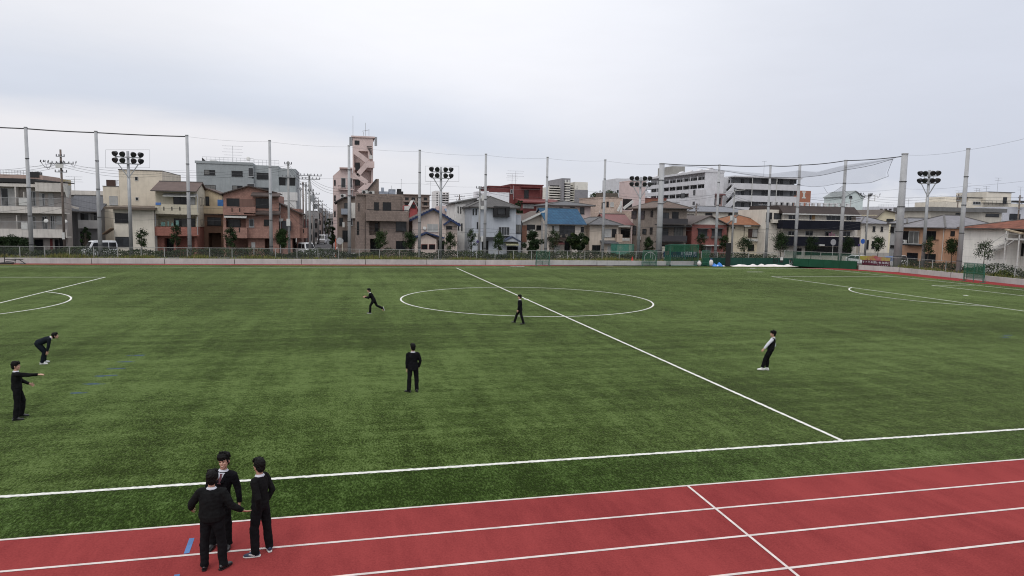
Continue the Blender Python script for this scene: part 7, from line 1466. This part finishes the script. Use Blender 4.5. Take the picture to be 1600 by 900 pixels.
# black board, sheets, tarp, bags
P = on_ground(1133.2, 413.2); H = at_pt(1136, 379.5, P); o = thing('black_board', 'tall narrow black board standing before the green padded wall', 'board', P); k = MB(); k.box(0,-.1,.05,.72,.02,H); k.build('panel', mat('board_black',(.012,.011,.011),.7,.2,2), o); k = MB(); k.box(.05,-.5,0,.13,.5,.05); k.box(.6,-.5,0,.68,.5,.05); k.build('foot', M_blk, o)
def heap(name, label, cat, poly_px, hgt, m, seed, nx=40, ny=8, freq=1.3):
    (xa, ya), (xb, yb), dep = poly_px; A, Z_ = on_ground(xa, ya), on_ground(xb, yb); L = (Z_-A).length; k = MB(); vs = []
    for j in range(ny+1):
        for i in range(nx+1):
            u, v = i/nx, j/ny; e_ = min(1, min(u, 1-u)*9)*min(1, min(v, 1-v)*4); nn = noise.noise(V((u*L*freq, v*dep*freq, seed))); wv = .25*noise.noise(V((u*5, v, seed+3)))
            vs.append((u*L, dep*(v-.5)*(1+.4*noise.noise(V((u*6, seed, 0))))+wv, .012+e_*hgt*max(.08, .45+nn*.9)))
    fs = [(j*(nx+1)+i, j*(nx+1)+i+1, (j+1)*(nx+1)+i+1, (j+1)*(nx+1)+i) for j in range(ny) for i in range(nx)]
    k.add(vs, fs); o = k.build(name, m, smooth=True, loc=A); o.rotation_euler = (0, 0, atan2(Z_.y-A.y, Z_.x-A.x)); return tag(o, label, cat)
M_sheet = mat('white_sheet', (.62,.58,.56), .8, .15, 1.2, stain=.2)
heap('white_sheet', 'long crumpled white sheet lying before the green padded wall', 'sheet', ((1141,414.3),(1243,414.6),1.7), .33, M_sheet, 2, 70, 10)
heap('white_sheet', 'small crumpled white sheet beside the blue tarp', 'sheet', ((1118,412.7),(1132,413),.7), .2, M_sheet, 5, 16, 6)
heap('blue_tarp', 'bright blue tarp heaped at the left end of the green padded wall', 'tarp', ((1112,411.8),(1127.5,412.2),1.1), .50, mat('tarp_blue',(.03,.17,.52),.45,.2,3,spec=.4), 8, 18, 8, 2.2)
def bag(px, py, w_, h_, label, m2=None):
    P = on_ground(px, py); k = MB(); k.ball((0,0,h_*.48), (w_/2, w_*.4, h_*.5), 14, 8); o = k.build('white_bag', M_sheet, smooth=True, loc=P); tag(o, label, 'bag')
    k = MB(); k.tube([(0,0,h_*.9),(.03,0,h_*1.12)], [.1,.16], 8); k.build('bag_neck', m2 or M_sheet, o); return o
bag(1092.5, 412.4, .62, .72, 'white plastic bag slumped at the right foot of the batting cage'); bag(1111, 411.8, .62, .95, 'white bag with a blue top beside the blue tarp', M_blue)
r_ = thing('board_frame', 'small white notice board hung on the green padded wall', 'notice board', at_y(1221, 405.5, 72.36)); k = MB(); k.box(-.28,-.04,-.42,.28,-.002,.42); k.build('frame', M_blk, r_); k = MB(); k.box(-.23,-.055,-.1,.23,-.042,.37); k.build('sheet', M_fr_w, r_)
r_ = thing('wall_hatch', 'black-framed hatch in the green padded wall left of the white notice board', 'hatch', at_y(1212, 405.5, 72.36)); k = MB(); [k.box(*q) for q in ((-.34,-.05,-.42,-.28,-.002,.42),(.28,-.05,-.42,.34,-.002,.42),(-.28,-.05,.36,.28,-.002,.42),(-.28,-.05,-.42,.28,-.002,-.36),(-.28,-.045,-.03,.28,-.002,.03))]; k.build('frame', M_blk, r_)
P = on_ground(1236, 412.5); o = thing('folding_chair', 'dark folding chair leaning by the joint of the two green padded walls', 'chair', P, .3); k = MB(); [k.tube([a, q], .025, 6) for a, q in (((-.22,0,0),(-.2,.2,.95)),((.22,0,0),(.2,.2,.95)),((-.22,.3,0),(-.22,-.1,.5)),((.22,.3,0),(.22,-.1,.5)))]; k.build('frame', M_steel, o); k = MB(); k.box(-.2,-.15,.45,.2,.2,.48); k.build('seat', mat('chair_brown',(.06,.04,.035)), o); k = MB(); k.box(-.2,.14,.65,.2,.18,.95); k.build('backrest', mat('chair_brown',(.06,.04,.035)), o)
# black trolley frame at the left
P = on_ground(4, 411.3); Q = on_ground(40, 411.3); W_ = (Q-P).length; o = thing('equipment_frame', 'low black steel equipment frame on the track at the far left', 'equipment frame', P); k = MB(); H = at_pt(20, 405, P)
pipeframe(k, [((.2,0,.05),(.2,0,H+1.4)),((0,-.4,.05),(.9,.4,.05)),((0,.4,.05),(.9,-.4,.05)),((.2,0,H),(W_*.9,0,H)),((W_*.72,0,H),(W_,.0,.03)),((W_*.75,0,.04),(W_*1.0,0,.04)),((1.2,0,H),(1.3,0,.4)),((.3,0,.25),(1.3,0,.4))], .045); k.build('frame', M_blk, o); k = MB(); k.box(-.1,-.35,.0,1.0,.35,.18); k.build('base_weight', M_blk, o)
P = at_z(1323, 421.5, 0); o = thing('line_marker', 'thin black sign stand on the track below the flower banner', 'stand', on_ground(1354, 421.5)); k = MB(); pipeframe(k, [((0,0,0.03),(0,0,1.5)),((-.5,0,.03),(.5,0,.03)),((0,-.4,.03),(0,.4,.03))], .025); k.build('stand_frame', M_blk, o); k = MB(); k.ball((.5,0,.09), .09, 10, 6); k.build('foot', M_blk, o)
# ------------------------------------------------------------------ street furniture
P = at_y(531, 392, 82.0); P = V((P.x, P.y, 0)); zc = at_pt(530.5, 376.5, P); o = thing('traffic_mirror', 'round grey traffic mirror on a pale post at the side street corner', 'traffic mirror', P)
k = MB(); k.tube([(.35,0,0),(.35,0,zc-.3)], .05, 8); k.tube([(.35,0,zc-.3),(0,.02,zc)], .04, 8); k.build('post', mat('post_cream',(.45,.42,.34)), o); k = MB(); k.tube([(0,.04,zc),(0,-.03,zc)], [.5,.46], 20); k.build('mirror', mat('mirror_dull',(.42,.42,.43),.25,.2,2,metal=.4), o); k = MB(); k.tube([(0,.05,zc),(0,-.045,zc)], .52, 20, cap=False); k.build('rim', M_fr_a, o)
P = at_y(524.8, 392, 83.0); P = V((P.x, P.y, 0)); o = thing('orange_post', 'slim orange-red post beside the traffic mirror', 'post', P); k = MB(); k.tube([(0,0,0),(0,0,at_pt(524.8,373,P))], .09, 8); k.build('shaft', mat('post_orange',(.40,.08,.04)), o); k = MB(); k.tube([(0,0,at_pt(524.8,373,P)),(0,0,at_pt(524.8,373,P)+.06)], .1, 8); k.build('cap', M_blk, o)
def roundsign(px, pyc, Y, r, m, label, postm, cat='road sign', mark=None):
    P = at_y(px, 395, Y); P = V((P.x, P.y, 0)); zc = at_pt(px, pyc, P); o = thing('road_sign', label, cat, P); k = MB(); k.tube([(0,.03,0),(0,.03,zc+.1)], .035, 6); k.build('post', postm, o); k = MB(); k.tube([(0,.0,zc),(0,-.03,zc)], r, 18); f = k.build('disc', m, o)
    if mark: k = MB(); k.bar((-r*.5,-.035,zc+r*.5),(r*.5,-.035,zc-r*.5), .09,.01); k.build('stripe', mark, f)
roundsign(1347, 377, 82.5, .42, mat('sign_blue',(.03,.11,.42),.4,.05), 'blue round road sign on a white post before the pale house', M_fr_w)
roundsign(1341.5, 383, 83.5, .22, mat('sign_purple',(.05,.05,.16)), 'small blue and red no-parking disc left of the blue road sign', M_steel, mark=mat('sign_red',(.42,.02,.03)))
roundsign(1301, 378.5, 80.3, .5, mat('sign_back',(.30,.30,.31)), 'grey back of a round sign before the navy balconies', M_fr_w)
roundsign(746.0, 377.5, 86.0, .2, mat('sign_purple',(.05,.05,.16)), 'small no-parking disc on the mottled pole by the grey-blue house', M_steel, mark=mat('sign_red',(.42,.02,.03)))
P = at_y(988, 404, 73.4); o = thing('traffic_cone', 'small red traffic cone on the planting bed left of the hooped screen', 'cone', V((P.x, P.y, .53))); k = MB(); k.tube([(0,0,.04),(0,0,.62)], [.17,.04], 12); k.build('cone_body', mat('cone_red',(.45,.04,.03),.5,.1,2), o); k = MB(); k.box(-.22,-.22,0,.22,.22,.04); k.build('base', M_blk, o)
P = at_y(1035.5, 400, 75.9); o = thing('cream_stub_post', 'short cream concrete stub beside the thick net pole', 'post', V((P.x, P.y, .4))); k = MB(); k.box(-.2,-.2,0,.2,.2,at_pt(1035.5,387,P)-.4); k.build('stub', mat('stub_cream',(.45,.43,.36),.9,.1,2,stain=.2), o); k = MB(); k.box(-.27,-.27,at_pt(1035.5,387,P)-.4,.27,.27,at_pt(1035.5,387,P)-.25); k.build('cap', mat('stub_cream',(.45,.43,.36)), o)
P = at_y(976, 402, 79.0); P = V((P.x, P.y, 0)); o = thing('green_net_pen', 'teal-green netted pen behind the fence before the red-roofed house', 'net pen', P); H = at_pt(976,382,P); k = MB(); pipeframe(k, [((-1.4,0,0),(-1.4,0,H)),((1.4,0,0),(1.4,0,H)),((-1.4,0,H),(1.4,0,H)),((-1.4,2,0),(-1.4,2,H)),((1.4,2,0),(1.4,2,H)),((-1.4,2,H),(1.4,2,H)),((-1.4,0,H),(-1.4,2,H)),((1.4,0,H),(1.4,2,H))], .04); k.build('pen_frame', M_gpipe, o); k = MB(); k.add([(-1.4,.0,.2),(1.4,.0,.2),(1.4,.0,H),(-1.4,.0,H),(-1.4,2,.2),(1.4,2,.2),(1.4,2,H),(-1.4,2,H)], [(0,1,2,3),(4,5,6,7),(0,4,7,3)]); k.build('pen_net', netmat('teal_net', (.05,.20,.15), .05, .019, diag=True), o)
# ------------------------------------------------------------------ vehicles
M_carw = mat('car_white', (.62,.63,.64), .25, .05, 2, spec=.6); M_card = mat('car_dark', (.02,.035,.035), .25, .05, 2, spec=.6); M_tyre = mat('tyre', (.018,.018,.018), .85, .1, 3); M_rim = mat('rim', (.3,.3,.31), .35, .1, 3, metal=.6); M_lamp = mat('headlight', (.55,.55,.52), .1, .05, 3, spec=.8); M_tail = mat('tail_light', (.30,.02,.02), .2, .05, 3)
def vehicle(name, label, cat, loc, rz, prof, glass, L, Wd, body, wheels, roofm=None, front_lamps=True):
    """prof: side outline (x forward, z); glass: list of side outlines; +x is the nose"""
    o = thing(name, label, cat, loc, rz); hw = Wd/2; k = MB(); n = len(prof); zmax = max(z for _, z in prof)
    ins = lambda z: hw-.02-.16*max(0, (z-.95)/max(.4, zmax-.95))
    vs = [(x, -ins(z), z) for x, z in prof]+[(x, ins(z), z) for x, z in prof]
    k.add(vs, [tuple(range(n)), tuple(reversed(range(n, 2*n)))]+[(i, i+n, (i+1) % n+n, (i+1) % n) for i in range(n)])
    ob = k.build('body', body, o); md = ob.modifiers.new('bevel', 'BEVEL'); md.width = .05; md.segments = 2; md.limit_method = 'ANGLE'
    for g in glass['side']:
        for s_ in (-1, 1):
            k = MB(); vv = [(x, s_*(ins(z)+.012), z) for x, z in g]; vi = [(x, s_*(ins(z)-.02), z) for x, z in g]; m_ = len(g); k.add(vv+vi, [tuple(range(m_)), tuple(reversed(range(m_, 2*m_)))]+[(i, (i+1) % m_, (i+1) % m_+m_, i+m_) for i in range(m_)]); k.build('side_window', M_gl[0], o)
    for nm, (a, q) in glass['ends'].items():
        d_ = V((q[0]-a[0], 0, q[1]-a[1])); nn = V((d_.z, 0, -d_.x)).normalized()*(.012); nn = nn if (nn.x > 0) == (a[0] > 0) else -nn
        k = MB(); wA, wQ = ins(a[1])-.1, ins(q[1])-.1; k.add([V((a[0],-wA,a[1]))+nn, V((a[0],wA,a[1]))+nn, V((q[0],wQ,q[1]))+nn, V((q[0],-wQ,q[1]))+nn], [(0,1,2,3)]); k.build(nm, M_gl[0], o)
    for x in wheels:
        for s_ in (-1, 1):
            k = MB(); k.tube([(x, s_*(hw-.2), .3), (x, s_*(hw+.0), .3)], .3, 16); wv = k.build('wheel', M_tyre, o); k = MB(); k.tube([(x, s_*(hw+.001), .3), (x, s_*(hw+.012), .3)], .18, 12); k.build('rim', M_rim, wv)
    xf = max(x for x, _ in prof); xb = min(x for x, _ in prof)
    for s_ in (-1, 1):
        k = MB(); k.box(xf-.05, s_*(hw-.38)-.14, .62, xf+.012, s_*(hw-.38)+.14, .8); k.build('headlight', M_lamp, o); k = MB(); k.box(xb-.012, s_*(hw-.2)-.08, .7, xb+.05, s_*(hw-.2)+.08, 1.0); k.build('tail_light', M_tail, o)
    k = MB(); k.box(xf-.02, -hw*.85, .3, xf+.03, hw*.85, .5); k.box(xb-.03, -hw*.85, .3, xb+.02, hw*.85, .5); k.build('bumper', mat('bumper_grey',(.2,.2,.2)), o); return o
vanp = [(-1.9,.3),(2.0,.3),(2.05,.95),(1.65,1.15),(1.15,1.95),(.9,2.02),(-1.75,2.0),(-1.9,1.6)]
vang = dict(side=[[(1.4,1.1),(1.0,1.8),(.35,1.82),(.35,1.1)],[(.25,1.1),(.25,1.82),(-.75,1.82),(-.75,1.1)],[(-.85,1.1),(-.85,1.82),(-1.7,1.8),(-1.75,1.1)]], ends={'windscreen': ((1.62,1.2),(1.2,1.88)), 'rear_window': ((-1.9,1.2),(-1.83,1.85))})
P = at_y(157, 398, 83.4); vehicle('parked_van', 'white van parked on the street between the tiled grey house and cream annex', 'van', V((P.x, P.y, .01)), radians(215), vanp, vang, 3.9, 1.75, M_carw, (-1.2,1.35)).scale = (.95,1.0,1.12)
P = at_y(503, 383, 142); vehicle('parked_van', 'white car far down the side street', 'car', V((P.x, P.y, .01)), radians(-95), vanp, vang, 3.9, 1.75, M_carw, (-1.2,1.35))
P = at_y(477, 396, 91.5); vehicle('parked_van', 'white and black small van half hidden at the salmon annex corner', 'van', V((P.x, P.y, .01)), radians(-60), vanp, vang, 3.6, 1.6, M_carw, (-1.2,1.35))
carp = [(-2.0,.3),(2.05,.3),(2.1,.7),(1.9,.85),(1.0,1.0),(.4,1.45),(-1.2,1.48),(-1.95,1.0)]
carg = dict(side=[[(.85,1.0),(.4,1.38),(-.3,1.4),(-.3,1.0)],[(-.4,1.0),(-.4,1.4),(-1.15,1.4),(-1.6,1.0)]], ends={'windscreen': ((.98,1.03),(.48,1.42)), 'rear_window': ((-1.9,1.05),(-1.3,1.44))})
P = at_y(1001, 398, 82.0); vehicle('parked_car', 'dark car on the street behind the hooped pitching screen', 'car', V((P.x, P.y, .01)), radians(180), carp, carg, 4.1, 1.7, M_card, (-1.25,1.3))
P = V((64.2, 75.2, .01)); vehicle('parked_car', 'white car behind the flower banner below the navy balconies', 'car', P, radians(-75), carp, carg, 4.1, 1.7, M_carw, (-1.25,1.3))
P = V((64.4, 68.3, .01)); vehicle('small_truck', 'small white truck with a blue load cover beside the thickest net pole', 'truck', P, radians(-85), [(-1.7,.3),(1.7,.3),(1.72,.95),(1.5,1.2),(1.15,1.85),(.4,1.86),(.35,.95),(-1.7,.95)], dict(side=[[(1.35,1.15),(1.05,1.7),(.55,1.72),(.55,1.15)]], ends={'windscreen': ((1.48,1.25),(1.2,1.78))}), 3.4, 1.5, M_carw, (-1.1,1.2))
o_ = bpy.data.objects['small_truck']; k = MB(); k.prismx([(-.7,.96),(.7,.96),(.6,1.5),(0,1.65),(-.6,1.5)], -1.65, .3); k.build('load_cover', mat('cover_blue',(.06,.11,.25),.5,.2,2), o_)
